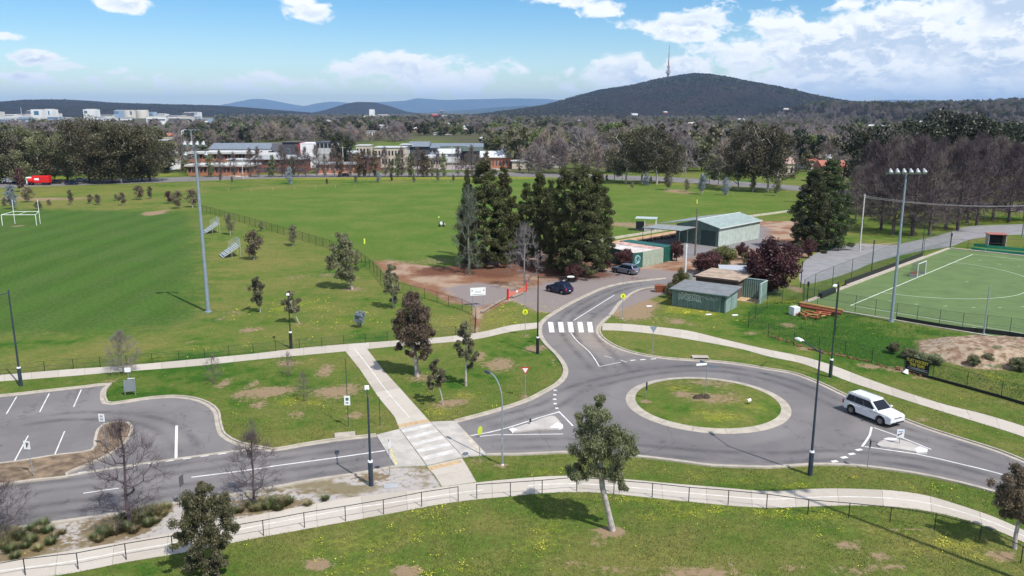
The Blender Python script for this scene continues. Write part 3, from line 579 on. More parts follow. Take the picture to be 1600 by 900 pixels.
MB().prism(q((1429,704),(1437,699.5),(1449.5,704.5),(1448,709),(1432,708.5)), 0, .145).build('white_nose', LINE, sp)
MB().prism(q((1380,688),(1388,686.3),(1402,687.5),(1400,690),(1388,690)), 0, .145).build('white_nose', LINE, sp)
# car park verge
VG = [(-120,742),(-60,733),(0,725),(32,721),(87,712),(142,704.5),(146,692),(152,672),(161,664),(185,659.5),(202,661.5),(208,668),(205,682),(195,696),(182,706),(160,718),(135,729.5),(107,741),(107,746),(50,753),(0,759.5),(-60,768),(-120,777)]
vgp = catmull(P2(VG), .6, True)
vr = empty('mulch_verge', kind='structure'); vr['label'] = 'mulched verge between the car park and the road'
MULCH = mat('brown_mulch', (0.20, 0.145, 0.095), .95, 0, 1.1, .45, .6, 18, world=True)
MB().sheet(offset(vgp, .2 if sdist(np.array([G(60,735).x]), np.array([G(60,735).y]), offset(vgp, .2, True))[0] < sdist(np.array([G(60,735).x]), np.array([G(60,735).y]), vgp)[0] else -.2, True), .115).build('mulch_bed', MULCH, vr)
kv = MB(); sgn = 1 if sdist(np.array([G(60,735).x]), np.array([G(60,735).y]), offset(vgp, .2, True))[0] < sdist(np.array([G(60,735).x]), np.array([G(60,735).y]), vgp)[0] else -1
band(kv, vgp, 0, sgn * .22, 0, .135, True); kv.build('kerb', CONC, vr)
gt = MB(); band(gt, catmull(P2([(107,743.5),(200,728),(300,714),(400,700.5)])), -.16, .16, .01, .028); gt.build('gutter', CONC)['kind'] = 'structure'
# ------------------------------------------------------------------ painted markings
mk = MB()
def line(px, wd=.12, z=.018, step=1.0): band(mk, catmull(P2(px), step), -wd / 2, wd / 2, z - .004, z)
line([(299,746),(400,733),(421,729.5),(520,716),(603,704)], .13)
line([(130,771),(160,766.5),(186,763)], .1)
line([(735,681),(765,675.5),(800,666.5),(840,653.5),(873,644)], .13)
line([(750,682),(775,679.5),(800,679.5),(840,678.8),(880,678.3)], .1)
line([(873,643),(884,654),(895,665.5)], .13)
line([(1366,668.5),(1400,680.5),(1455,702.5)], .12); line([(1362,667.5),(1359,680),(1347,698)], .16)
line([(1351,698),(1390,703.5),(1432,709.5),(1500,725),(1557,739),(1640,766)], .13)
line([(892,520),(899,530),(905,536),(920,549),(930,562),(936,572.5)], .1)
line([(896,501),(928,481),(960,461)], .12); line([(936,573),(953,569.5),(970,566)], .08); line([(944,556),(956,559.5)], .08); line([(969,562.5),(979,566)], .08)
line([(852,497.5),(886,476),(921,458),(944,449)], .1); line([(939,508),(957,490),(974,469)], .09)
line([(276,665),(275.5,690),(275,718)], .2)
for p0, p1 in (((26,620),(10,647)),((77,615),(62,644)),((127,609),(115,636)),((44,681),(23,720)),((101,674),(85,712)),((-25,626),(-44,655)),((-10,690),(-33,728))): line([p0, p1], .09)
for i in range(10):
    x = 122 + i * 27.3; y = 739.5 - i * 3.72; line([(x, y), (x + 13, y - 1.8)], .22)
for x, y in ((867.5,610),(867,617),(866.5,624),(867.5,631),(870,638)): line([(x - 2.6, y), (x + 2.6, y)], .3)
for x, y in ((989,563),(1004.5,562),(1021,561),(1037,560)): line([(x - 4, y + .4), (x + 4, y - .4)], .22)
for x, y in ((1304,721),(1319,715),(1331,709.5),(1342,703)): line([(x - 4.5, y + .8), (x + 4.5, y - .8)], .3)
for x in (856, 871.5, 886.5, 902, 917):
    mk.sheet(P2([(x, 503.2), (x + 8, 503.2), (x + 10.5, 519.5), (x + 2.5, 519.5)]), .018)
o = mk.build('road_markings', LINE); tag(o, 'worn white road lines, zebra stripes and bay lines', kind='structure')
# stormwater pits
def pit(name, px, label, w_=1.9, dpt=.9, rz=0.0):
    g = G(*px); r = empty(name, (g.x, g.y, 0), rz, label, 'drain', None)
    MB().box(0, 0, .075, w_, dpt, .15).build('lintel', CONC, r); MB().box(0, -dpt / 2 - .03, .07, w_ * .85, .06, .1).build('inlet', BLACK, r)
pit('storm_drain', (539,681), 'concrete kerb drain beside the lawn west of the raised crossing', 1.6, .9, R(14))
pit('storm_drain', (1094,559), 'concrete kerb drain with two inlets on the north side of the roundabout', 1.7, .9, R(-3))
g = G(611,760); tag(MB().box(0, 0, .03, .95, .65, .06).build('pit_cover', mat('grey_cover', (0.36, 0.37, 0.38), .8, 0, 4, .1), None, (g.x, g.y, 0), R(10)), 'flat grey pit cover lying in the pale gravel verge', 'pit cover')
# ------------------------------------------------------------------ hockey pitch
TURF = mat('synthetic_turf', (0.110, 0.165, 0.058), .9, 0, .35, .10, .2, 60, world=True)
hp = empty('hockey_pitch', kind='structure'); hp['label'] = 'green synthetic hockey pitch with white lines'
B0, B1 = G(1329,477.5), G(1520,397.5); hx = (B1 - B0).normalized(); hyv = Vector((hx.y, -hx.x, 0))
def HP(u, v): p = B0 + hx * u + hyv * v; return (p.x, p.y)        # u along the backline, v into the pitch
MB().sheet([HP(-4, -5), HP(59, -5), HP(59, 98), HP(-4, 98)], .016).build('turf', TURF, hp)
ek = MB(); band(ek, [HP(-4, -5.1), HP(59, -5.1)], -.3, .3, 0, .16); band(ek, [HP(59.1, -5), HP(59.1, 98)], -.3, .3, 0, .16); band(ek, [HP(-4.1, -5), HP(-4.1, 98)], -.15, .15, 0, .12); ek.build('edge_kerb', CONC, hp)
ml = MB(); mi_ = 16 + 11.46
def hl(pts, w_=.09, z=.024): band(ml, pts, -w_ / 2, w_ / 2, z - .004, z)
hl([HP(0, 0), HP(55, 0)], .14); hl([HP(0, 0), HP(0, 91)]); hl([HP(55, 0), HP(55, 91)]); hl([HP(0, 22.9), HP(55, 22.9)]); hl([HP(0, 45.7), HP(55, 45.7)])
for sft in (14.63,):
    c1, c2 = 27.5 - 1.83, 27.5 + 1.83
    hl([HP(c1 - sft * math.cos(a), sft * math.sin(a)) for a in np.linspace(0, math.pi / 2, 18)] + [HP(c2 + sft * math.sin(a), sft * math.cos(a)) for a in np.linspace(0, math.pi / 2, 18)])
for k in range(9):
    t_ = .25 + k * .33; pass
for x, y in ((1391,470.5),(1432,475.5),(1477,478.5),(1521,480.5),(1562,481),(1598,479.5),(1522,511.5),(1531,407),(1562,413),(1592,416),(1511,440)):
    g = G(x, y); band(ml, [(g.x - .22, g.y), (g.x + .22, g.y)], -.05, .05, .02, .0245)
ml.build('pitch_lines', mat('pitch_line', (0.62, 0.66, 0.58), .8), hp)
# ================================================================== STREET FURNITURE
def fmesh(key, fn):
    if key not in SM: SM[key] = fn()
    return SM[key]
def lamp(px, ytop, label, arm=(0, 2.2, .35), sleeve=True, pole=DARKPOLE, headm=None, r=.075, foot=False, group='street lamps'):
    g = G(*px); h = HT(px, ytop); o = empty('street_lamp', g, 0, label, 'street lamp', group)
    m = MB().cyl((0, 0, .02), (0, 0, h), r * 1.35, r * .75, 10); m.build('pole', pole, o, smooth=False)
    if sleeve:
        MB().cyl((0, 0, 0), (0, 0, 1.75), .17, .165, 14).build('base_sleeve', pole, o)
        MB().cyl((0, 0, 1.75), (0, 0, 1.87), .18, .16, 14).build('white_band', WHITE, o)
    else: MB().cyl((0, 0, 0), (0, 0, .12), .14, .14, 8).build('foot_plate', WHITE if foot else GAL, o)
    a = Vector(arm); d = Vector((a.x, a.y, 0)); L_ = max(.01, d.length); d /= L_
    pts = [(0, 0, h - .25)] + [(d.x * L_ * t, d.y * L_ * t, h - .25 + a.z * math.sin(t * math.pi / 2)) for t in (.25, .5, .75, 1)]
    MB().tube(pts, .04, 6).build('arm', pole, o)
    e = Vector(pts[-1]); rz = math.atan2(d.y, d.x)
    hd = MB(); hd.box(e.x + d.x * .3, e.y + d.y * .3, e.z, .75, .32, .10, rz); hd.box(e.x + d.x * .3, e.y + d.y * .3, e.z + .07, .5, .24, .06, rz)
    H_ = hd.build('lamp_head', headm or WHITE, o, bevel=.03)
    MB().box(e.x + d.x * .36, e.y + d.y * .36, e.z - .065, .42, .24, .03, rz).build('lens', mat('lamp_lens', (.55, .56, .55), .2), o)
    return o
lamp((1265.5,742.5), 545.5, 'tall dark lamp post with thick sleeve on the verge south of the roundabout', (-.55, 2.1, .25))
lamp((1297,589.5), 440, 'dark lamp post with thick base beside the curving hockey ground path', (-.9, -1.6, .25), pole=mat('dark_green_pole', (0.02, 0.045, 0.04), .5), r=.06)
lamp((840,552.5), 430, 'black lamp post with a long side arm, left of the zebra crossing', (3.1, .1, .05), pole=BLACK, r=.07)
lamp((33,603), 453, 'dark lamp post between the left footpath and the car park', (-1.3, -1.2, -.2), r=.075)
lamp((580,758.7), 620, 'dark lamp post in the pale gravel verge left of the raised crossing', (-.35, 1.7, .2), r=.075)
lamp((455,544), 463, 'slim dark lamp post by the footpath beside a leaning tree', (-.3, 1.0, .15), r=.055, pole=BLACK)
def goose(px, ytop, reach, label, pole=GAL, r=.055, cat='street lamp'):
    g = G(*px); h = HT(px, ytop); o = empty('street_lamp', g, 0, label, cat)
    MB().cyl((0, 0, 0), (0, 0, h * .72), r * 1.3, r, 8).build('pole', pole, o)
    L_ = math.hypot(*reach); n_ = 9; pts = []
    for i in range(n_ + 1):
        a = i / n_ * math.pi * .5
        pts.append((reach[0] * (1 - math.cos(a)), reach[1] * (1 - math.cos(a)), h * .72 + h * .28 * math.sin(a)))
    MB().tube(pts, r * .8, 6).build('arm', pole, o)
    e = pts[-1]; MB().box(e[0] + reach[0] / L_ * .25, e[1] + reach[1] / L_ * .25, e[2] - .02, .6, .26, .12, math.atan2(reach[1], reach[0])).build('lamp_head', DARKPOLE, o, bevel=.03)
    MB().cyl((0, 0, 0), (0, 0, .1), r * 2, r * 2, 8).build('foot_plate', WHITE, o)
    return o
L6 = goose((785,727), 590, (-.9, 1.1), 'curved grey lamp post on the grass right of the raised crossing')
MB().box(.0, -.1, 1.9, .16, .14, .5).build('control_box', GAL, L6)
goose((972.5,498), 427, (-.6, -.5), 'thin pole with a curved top beside the zebra crossing', r=.035, cat='light pole')
# flat sign plates ---------------------------------------------------
def disc(n=20, r=.3): return [(r * math.cos(2 * math.pi * i / n), r * math.sin(2 * math.pi * i / n)) for i in range(n)]
def plate_mesh(poly, t, mats=None):          # poly in the local xz plane, facing -y
    n = len(poly); vs = [(x, -t / 2, z) for x, z in poly] + [(x, t / 2, z) for x, z in poly]
    m = MB(); m.add(vs, [tuple(range(n)), tuple(range(2 * n - 1, n - 1, -1))] + [(i, (i + 1) % n, n + (i + 1) % n, n + i) for i in range(n)]); return m
def sign(px, ztop_px, label, face, facem, rz=0.0, pole=GAL, r=.03, zc=None, marks=(), cat='road sign', lean=(0, 0), extra=0.0):
    g = G(*px); h = HT(px, ztop_px); o = empty('road_sign', g, rz, label, cat)
    if pole: MB().cyl((0, 0, 0), (lean[0], lean[1], h + extra), r, r, 8).build('post', pole, o)
    zc = h - .35 if zc is None else zc
    pm = plate_mesh([(x, z + zc) for x, z in face], .02); pl_ = pm.build('sign_plate', [facem], o, (lean[0] * .8, -.05, 0))
    for poly, mm in marks: plate_mesh([(x, z + zc) for x, z in poly], .008).build('marking', mm, pl_, (0, -.016, 0))
    MB().box(0, -.03, zc, .1, .05, .05).build('bracket', GAL, o, (lean[0] * .8, 0, 0))
    return o
def rect(w_, h_): return [(-w_ / 2, -h_ / 2), (w_ / 2, -h_ / 2), (w_ / 2, h_ / 2), (-w_ / 2, h_ / 2)]
def tri_down(r): return [(0, -r * 1.0), (r * .95, r * .65), (-r * .95, r * .65)]
legs = lambda k: [([(-.13 * k, -.2 * k), (-.05 * k, -.2 * k), (-.01 * k, .14 * k), (-.06 * k, .16 * k)], BLACK), ([(.06 * k, -.2 * k), (.14 * k, -.2 * k), (.06 * k, .16 * k), (.01 * k, .14 * k)], BLACK)]
sign((820.5,525), 451, 'round yellow pedestrian sign left of the zebra crossing', disc(22, .31), YEL, 0, zc=2.85, marks=legs(1), r=.035)
sign((972.5,498.6), 470, 'round yellow pedestrian sign right of the zebra crossing', disc(22, .31), YEL, 0, pole=None, zc=HT((972.5,498), 462), marks=legs(1))
sign((820.5,622.5), 571, 'red and white give way triangle on the lawn west of the roundabout', tri_down(.42), mat('sign_red', (.5, .03, .04), .4), 0, marks=[(tri_down(.27), WHITE)], zc=HT((820.5,622.5), 578))
sign((1019.5,552), 508, 'back of a give way triangle beside the curving hockey ground path', tri_down(.42), mat('sign_back', (.30, .38, .46), .4, .4), 0, zc=HT((1019.5,552), 514))
sign((1009,625), 597, 'small dark chevron board at the west side of the roundabout island', rect(.22, .75), BLACK, R(50), zc=HT((1009,625), 603))
sign((1405,695.5), 671, 'white keep-left sign with a black arrow on the eastern splitter island', rect(.52, .68), WHITE, R(-12), marks=[([(-.2, -.22), (.12, .0), (.08, .07), (-.14, -.1), (-.12, -.02), (-.22, -.1)], BLACK), (
    [(-.16, .10), (.16, .12), (.16, .22), (-.16, .20)], mat('sign_blue', (.25, .38, .6), .5))], zc=HT((1405,695.5), 677))
sign((1355,735), 684, 'give way sign seen edge-on at the roundabout exit, dark against the road', tri_down(.42), mat('sign_back_dark', (.08, .07, .07), .5), R(72), zc=HT((1355,735), 692), pole=GAL)
sign((749.5,722), 667, 'yellow green pedestrian sign seen obliquely right of the raised crossing', disc(18, .33), mat('lime', (.50, .60, .05), .5), R(62), zc=HT((749.5,722), 672.5), marks=())
sign((609,742), 686, 'white sign seen from behind at the left end of the raised crossing', rect(.38, .5), mat('sign_back_pale', (.6, .6, .6), .5), R(58), zc=HT((609,742), 695))
sign((54,747), 690, 'white parking sign standing in the mulch verge', rect(.50, .60), WHITE, R(-10), marks=[(rect(.09, .34), BLACK), ([(-.05, .0), (.14, .0), (.14, .19), (-.05, .19)], BLACK), ([(0, .05), (.09, .05), (.09, .14), (0, .14)], WHITE)], lean=(-.28, 0), zc=HT((54,747), 695.5))
sign((168,703), 648, 'small white sign at the tip of the mulch island', rect(.48, .6), WHITE, R(-8), marks=[([(-.14, -.2), (.14, -.2), (.14, -.04), (-.14, -.04)], mat('mark_grey', (.35, .37, .42), .6)), ([(-.12, .04), (.12, .04), (.12, .2), (-.12, .2)], MATS['mark_grey'])], lean=(-.2, 0), zc=HT((168,703), 652.5))
sign((544.5,667), 560, 'tall green pole with a white stop plate on the small left lawn', rect(.48, .80), WHITE, R(0), pole=GREENPOLE, zc=HT((544.5,667), 625.5), marks=[([(-.12, .0), (.12, .0), (.12, .24), (-.12, .24)], mat('mark_green', (.05, .14, .10), .6)), ([(-.1, -.24), (.1, -.24), (.1, -.14), (-.1, -.14)], MATS['mark_green'])], cat='stop pole')
sign((594,666), 620, 'plain thin green post at the edge of the diagonal path', rect(.06, .3), GREENPOLE, R(70), pole=GREENPOLE, cat='marker post')
sign((286,793), 734, 'narrow sign seen edge-on on the gravel beside the road', rect(.45, .7), mat('sign_back_dark2', (.10, .10, .11), .5), R(80), zc=HT((286,793), 751), cat='road sign')
sign((828,665), 650, 'short dark bollard sign on the west splitter island', rect(.2, .3), BLACK, R(40), cat='bollard')
# street name signs on the island
g = G(1102, 622); h = HT((1102,622), 566); o = empty('street_sign', g, 0, 'street name blades on a tall pole in the middle of the roundabout', 'street sign')
MB().cyl((0, 0, .3), (0, 0, h), .035, .03, 8).build('post', GAL, o)
def blade(L_, ang, z, m_): MB().box(math.cos(ang) * L_ / 2, math.sin(ang) * L_ / 2, z, L_, .03, .2, ang).build('name_blade', m_, o)
blade(1.05, R(195), h - .15, WHITE); blade(.9, R(120), h - .12, mat('blade_grey', (.22, .26, .33), .5)); blade(.9, R(-28), h - .30, MATS['blade_grey'])
g = G(1171, 637); o = empty('ground_spotlight', (g.x, g.y, .2), 0, 'small white ground spotlight leaning on the roundabout lawn', 'spotlight')
MB().cyl((0, 0, 0), (-.05, 0, .42), .03, n=6).build('stem', BLACK, o); MB().cyl((-.15, 0, .42), (.1, .02, .56), .17, .12, 12).build('lamp_cup', WHITE, o)
# information board by the path
g = G(204, 618); o = empty('notice_board', g, R(18), 'grey notice board on a frame beside the car park corner', 'notice board')
MB().box(0, 0, .95, 1.0, .05, 1.1).build('board', mat('board_grey', (.22, .25, .26), .5, .2), o)
MB().cyl((.42, -.06, 0), (.42, -.06, 1.7), .03, n=6).build('post', GAL, o); MB().cyl((-.42, -.06, 0), (-.42, -.06, 1.55), .03, n=6).build('post', GAL, o)
MB().box(.2, -.05, 1.62, .62, .05, .05).build('rail', WHITE, o)
g = G(203, 612); o = empty('road_sign', g, R(5), 'small white plate sign on a thin post in front of the leafless shrub', 'road sign')
MB().cyl((0, 0, 0), (0, 0, 2.3), .025, n=6).build('post', GAL, o); MB().box(0, -.04, 2.1, .55, .02, .42).build('sign_plate', WHITE, o)
# club sign
g = G(747, 478); o = empty('club_sign', g, R(14), 'large white club sign on two posts beside the dirt car park', 'sign')
for x in (-.7, .7): MB().cyl((x, .05, 0), (x, .05, 2.3), .035, n=6).build('post', GAL, o)
f = MB().box(0, 0, 1.95, 2.05, .05, 1.05).build('sign_plate', WHITE, o)
gm_ = mat('print_green', (.08, .22, .20), .6); lg = mat('print_grey', (.35, .40, .40), .6)
plate_mesh([(-.75, 1.55), (.75, 1.55), (.75, 1.60), (-.75, 1.60)], .006).build('printed_line', gm_, f, (0, -.03, 0))
for zz in (1.82, 1.95): plate_mesh([(-.4, zz), (.4, zz), (.4, zz + .05), (-.4, zz + .05)], .006).build('printed_line', lg, f, (0, -.03, 0))
for x in (-.78, .78): plate_mesh([(x + a, 2.1 + b) for a, b in disc(12, .13)], .006).build('printed_badge', lg, f, (0, -.03, 0))
# red safety fence
a, b = G(793.5, 468), G(822, 456); d = b - a; o = empty('safety_barrier', a, math.atan2(d.y, d.x), 'sagging orange safety mesh between red posts at the dirt car park', 'barrier')
MB().box(0, 0, .75, .22, .22, 1.5).build('post', REDP, o); MB().box(d.length, 0, .75, .16, .16, 1.5).build('post', REDP, o)
def om():
    m = bpy.data.materials.new('orange_mesh'); m.use_nodes = True; t = NT(m.node_tree); p = t.n('ShaderNodeTexCoord').outputs['Object']; s = t.n('ShaderNodeSeparateXYZ', {0: p})
    gx = t.math('PINGPONG', s.outputs[0], .045); gz = t.math('PINGPONG', s.outputs[2], .045); k = t.math('LESS_THAN', t.math('MINIMUM', gx, gz), .018)
    mx = t.n('ShaderNodeMixShader', {0: k, 1: t.n('ShaderNodeBsdfTransparent'), 2: t.n('ShaderNodeBsdfPrincipled', {'Base Color': (.72, .16, .09, 1)})}); t.n('ShaderNodeOutputMaterial', {0: mx}); return m
mm = MB(); n_ = 8
vs = [(d.length * i / n_, .0, (1.15 if k else .25) - .35 * math.sin(math.pi * i / n_) * (1 if k else .2)) for k in (0, 1) for i in range(n_ + 1)]
mm.add(vs, [(i, i + 1, n_ + 2 + i, n_ + 1 + i) for i in range(n_)]); mm.build('mesh_net', om(), o)
MB().box(d.length * .48, -.03, .62, .5, .02, .3).build('notice', WHITE, o)
for (p0, p1, lb) in (((752,490),(771,478),'weathered log lying nearest the path at the lot edge'),((772,477.5),(790,467.5),'weathered log in the middle of the row at the lot edge'),((800,466),(817,459),'dark log lying under the orange safety mesh'),((879,441.5),(889,437),'short pale log lying behind the parked dark blue car')):
    a, b = G(*p0), G(*p1); tag(MB().cyl((a.x, a.y, .16), (b.x, b.y, .16), .17, .15, 9).build('log', TIMB), lb, 'log', 'timber logs edging the dirt lot')
# utility poles and wires
def upole(px, ytop, label, m_, r=.14, cross=None):
    g = G(*px); h = HT(px, ytop); o = empty('utility_pole', g, 0, label, 'utility pole')
    MB().cyl((0, 0, 0), (0, 0, h), r, r * .7, 10).build('pole', m_, o)
    if cross:
        MB().box(0, 0, h - .5, cross, .1, .12).build('crossarm', TIMB, o)
        for x in (-.45, -.15, .15, .45): MB().cyl((x * cross, 0, h - .44), (x * cross, 0, h - .25), .05, n=6).build('insulator', WHITE, o)
    else: MB().box(0, 0, h - .3, .5, .08, .08).build('bracket', m_, o)
    return g + Vector((0, 0, h - .35))
PT = mat('pole_timber', (.17, .14, .115), .9, 0, 4, .3); PG = mat('pole_pale', (.50, .49, .46), .8, 0, 2, .15)
upole((1069.5,452), 381, 'white steel pole standing behind the graffiti shed', mat('pole_white', (.66, .67, .66), .5), .17)
upole((1086,399), 326, 'leaning brown timber pole in the yard beside the green hall', PT, .17)
t1 = upole((1343,393), 303, 'pale timber utility pole carrying wires toward the bare grove', PG, .15)
t2 = upole((1597,371), 205, 'tall grey pole at the right edge by the dugout', mat('pole_grey2', (.26, .29, .31), .5, .3), .15)
e1 = G(1620, 392) + Vector((6, -4, 9.6))
for k in range(2):
    pts = []
    for i in range(25):
        u_ = i / 24; p = t1.lerp(e1 + Vector((0, 0, k * .3)), u_); p = p + Vector((0, 0, -2.6 * 4 * u_ * (1 - u_) * .5 - k * .25)); pts.append(p)
    tag(MB().tube(pts, .022, 4).build('overhead_wire', mat('wire_pale', (.45, .45, .45), .5)), ('upper' if k == 0 else 'lower') + ' of the two wires sagging from the pale timber pole', 'wire')
w1 = upole((62,280), 240, 'timber power pole behind the red truck', PG, .16, 2.4)
w2 = upole((250,283), 252, 'power pole at the right end of the left gum trees', PG, .14, 2.2)
w3 = upole((537,270), 229, 'power pole in front of the brick school wing', PG, .16, 2.6)
w4 = upole((707,276), 229, 'thin power pole among the roadside poplars', PG, .15, 2.2)
w5 = upole((380,279), 249, 'short power pole in front of the school driveway', PG, .14, 2.0)
for a, b, lb in ((Vector((-330, 290, 9)), w1, 'power line coming in from the left to the pole behind the truck'), (w1, w2, 'power line passing in front of the left gum trees'), (w2, w5, 'power line across the driveway clearing')):
    tag(MB().tube([a.lerp(b, i / 12) + Vector((0, 0, -3.2 * (i / 12) * (1 - i / 12))) for i in range(13)], .03, 4).build('power_line', MATS['wire_pale']), lb, 'power line')
for px, yt, lb in (((455,272),232,'thin pole left of the roadside white cube building'),((1071,283),262,'slim lamp pole at the edge of the far road, centre'),((972,284),262,'slim lamp pole near the large roadside gums')):
    g = G(*px); h = HT(px, yt); o = empty('light_pole', g, 0, lb, 'light pole'); MB().cyl((0, 0, 0), (0, 0, h), .1, .06, 8).build('pole', GAL, o); MB().box(-.6, 0, h, 1.4, .15, .12).build('lamp_head', GAL, o)
# ------------------------------------------------------------------ floodlight masts
def flood_mesh():
    m = MB(); n = 12
    for (y0, r0, y1, r1) in ((-.28, .24, -.10, .25), (-.10, .25, .12, .17), (.12, .17, .34, .10)): m.cyl((0, y0, 0), (0, y1, 0), r0, r1, n)
    return m.mesh('lamp_shade', mat('shade_grey', (.40, .42, .44), .5, .2))
def mast(px, ytop, label, width, n, rz, r, lower=0, tilt=R(52)):
    g = G(*px); h = HT(px, ytop); o = empty('floodlight_mast', g, rz, label, 'floodlight mast')
    gm2 = mat('mast_steel', (0.27, 0.33, 0.38), .45, .3, 2, .1)
    MB().cyl((0, 0, 0), (0, 0, h), r, r * .5, 12).build('mast', gm2, o, smooth=False)
    MB().cyl((0, 0, 0), (0, 0, .12), r * 1.7, n=12).build('foot_plate', gm2, o)
    MB().box(0, 0, h, width, .1, .12).build('crossbar', gm2, o); MB().box(0, -.1, .9, .16, .12, .5).build('access_door', gm2, o)
    fm = fmesh('flood', flood_mesh)
    for i in range(n):
        x = (i - (n - 1) / 2) * width / n; c = part('floodlight', fm, o, (x, -.25, h + .28)); c.rotation_euler = (tilt, 0, R(rnd.uniform(-12, 12)))
        MB().box(0, .12, -.22, .06, .06, .35).build('yoke', gm2, c)
    for i in range(lower):
        x = (-1 if i % 2 else 1) * width * .42; c = part('floodlight', fm, o, (x, .1, h - 1.0)); c.rotation_euler = (tilt, 0, 0); MB().box(0, 0, .5, .06, .06, .8).build('yoke', gm2, c)
    return o
mast((1392.5,502.5), 271, 'tall floodlight mast with a row of six lights at the hockey pitch', 4.9, 6, R(3), .20)
mast((325.5,487.5), 228, 'tall steel floodlight mast at the corner of the left sports field', 2.9, 4, R(8), .27, lower=2)
# a mast standing just outside the right edge: its long shadow falls across the foreground lawn
gt_, gb_ = G(1250,783), G(1590,900); dd_ = (gb_ - gt_); sdir = Vector((math.sin(R(SUN_AZ)), math.cos(R(SUN_AZ)), 0)); ln = 24.0; g = G(1440,848) + sdir * (ln * .62)
h = ln * math.tan(R(SUN_EL)); o = empty('floodlight_mast', g, R(3), 'floodlight mast just outside the right edge casting a long shadow', 'floodlight mast')
MB().cyl((0, 0, 0), (0, 0, h), .20, .12, 12).build('mast', MATS['mast_steel'], o); MB().box(0, 0, h, 3.6, .12, .14).build('crossbar', MATS['mast_steel'], o)
for k in range(4): c = part('floodlight', SM['flood'], o, ((k - 1.5) * 1.0, -.2, h + .25)); c.rotation_euler = (R(52), 0, 0)
# distant twin crossbar mast behind it
g = G(303, 262); o = empty('floodlight_mast', g, 0, 'distant floodlight mast seen behind the brick school', 'floodlight mast'); h = HT((303,262), 203)
MB().cyl((0, 0, 0), (0, 0, h), .3, .2, 8).build('mast', GAL, o)
for k in range(6): MB().box((k - 2.5) * 1.4, 0, h, .8, .4, .4).build('floodlight', GAL, o)
g = G(1537, 522); h = HT((1537,522), 447); o = empty('pole', g, 0, 'slender grey pole on the near edge of the hockey pitch', 'pole'); MB().cyl((0, 0, 0), (0, 0, h), .085, .06, 8).build('shaft', GAL, o); MB().cyl((0, 0, 0), (0, 0, .1), .2, n=8).build('foot_plate', GAL, o)
# ------------------------------------------------------------------ fences
def wire_mat(name, col, cell, w_, fill=0.0):
    m = bpy.data.materials.new(name); m.use_nodes = True; t = NT(m.node_tree); p = t.n('ShaderNodeTexCoord').outputs['Object']; s = t.n('ShaderNodeSeparateXYZ', {0: p})
    u = t.math('PINGPONG', t.math('ADD', s.outputs[0], s.outputs[2]), cell / 2); v = t.math('PINGPONG', t.math('SUBTRACT', s.outputs[0], s.outputs[2]), cell / 2)
    k = t.math('LESS_THAN', t.math('MINIMUM', u, v), w_)
    mx = t.n('ShaderNodeMixShader', {0: k, 1: t.n('ShaderNodeBsdfTransparent'), 2: t.n('ShaderNodeBsdfPrincipled', {'Base Color': col + (1,), 'Roughness': .5})}); t.n('ShaderNodeOutputMaterial', {0: mx}); return m
CHAINB = wire_mat('black_chain_mesh', (.012, .02, .016), .06, .0036); CHAINL = wire_mat('light_chain_mesh', (.03, .05, .04), .06, .0018); CHAING = wire_mat('green_chain_mesh', (.02, .07, .045), .06, .0030)
def fence(pts, h, label, postm, chain=None, spacing=None, rails=(1.0,), pr=.03, kick=0.0, cat='fence', kickfrom=0, rail_r=.02, posth=0.0):
    W_ = [Vector(p) if len(p) == 3 else G(*p) for p in pts]
    if spacing:
        A = resample([(p.x, p.y) for p in W_], spacing); W_ = [Vector((a, b, 0)) for a, b in A]
    o = empty('fence' if cat == 'fence' else 'handrail', W_[0], 0, label, cat); base = W_[0]
    pm = MB().cyl((0, 0, 0), (0, 0, h + posth), pr, n=6).mesh('post', postm)
    for p in W_: part('post', pm, o, p - base)
    for i, (a, b) in enumerate(zip(W_, W_[1:])):
        d = b - a; L_ = d.length; rz = math.atan2(d.y, d.x)
        for rl in rails: MB().cyl((0, 0, h * rl), (L_, 0, h * rl), rail_r, n=5).build('rail', postm, o, a - base, rz)
        if chain: MB().add([(0, 0, .04), (L_, 0, .04), (L_, 0, h), (0, 0, h)], [(0, 1, 2, 3)]).build('mesh_panel', chain, o, a - base, rz)
        if kick and i >= kickfrom: MB().box(L_ / 2, -.04, kick / 2, L_, .03, kick).build('kick_board', BLACK, o, a - base, rz)
    return o
RAILM = mat('rail_black', (.02, .022, .024), .4)
fence([(-40,915),(40,899.5),(122.5,890),(197.5,875),(270,862.5),(342,850),(412,837.5),(476,825),(540,814.5),(599.5,804),(659,792),(716,783)], 1.05, 'black handrail along the wide path left of the gap', RAILM, cat='handrail', rail_r=.026, rails=(.98,))
fence([(745,779.5),(797.5,776),(847,772.5),(901,767.5),(959,772.5),(1019,777.5),(1076,784),(1137.5,789),(1197.5,795),(1262,804),(1326,809.5),(1390.5,816),(1460,828),(1530,847),(1595,880),(1640,910)], 1.05, 'black handrail along the foreground lawn right of the gap', RAILM, cat='handrail', rail_r=.026, rails=(.98,))
fence([(-60,593),(0,587),(70,580),(115,577),(157,573.5),(198,570.5),(238,567.5),(280,564),(320,560),(358,555.5),(396,552),(431,548),(468,545),(503,542),(537.5,538.5),(571,536),(605,532.5),(638,529.5),(671,526),(712,523.5),(742,521)], 1.05, 'low black wire fence behind the left footpath', BLACK, CHAINL, rails=(1.0, .5), rail_r=.010)
fence([(316,331),(400,354.5),(475,377),(512,388.5),(557,404),(585,427),(606,452)], 1.75, 'dark mesh fence running diagonally between the two fields', BLACK, CHAINB, spacing=3.2, pr=.035)
fence([(606,452),(631,459),(655,466),(670,467.5),(697,477.5),(727,486),(744,496),(742.5,520)], 1.45, 'dark fence bordering the dirt car park', BLACK, CHAINL, rails=(1.0, .04), spacing=3.0)
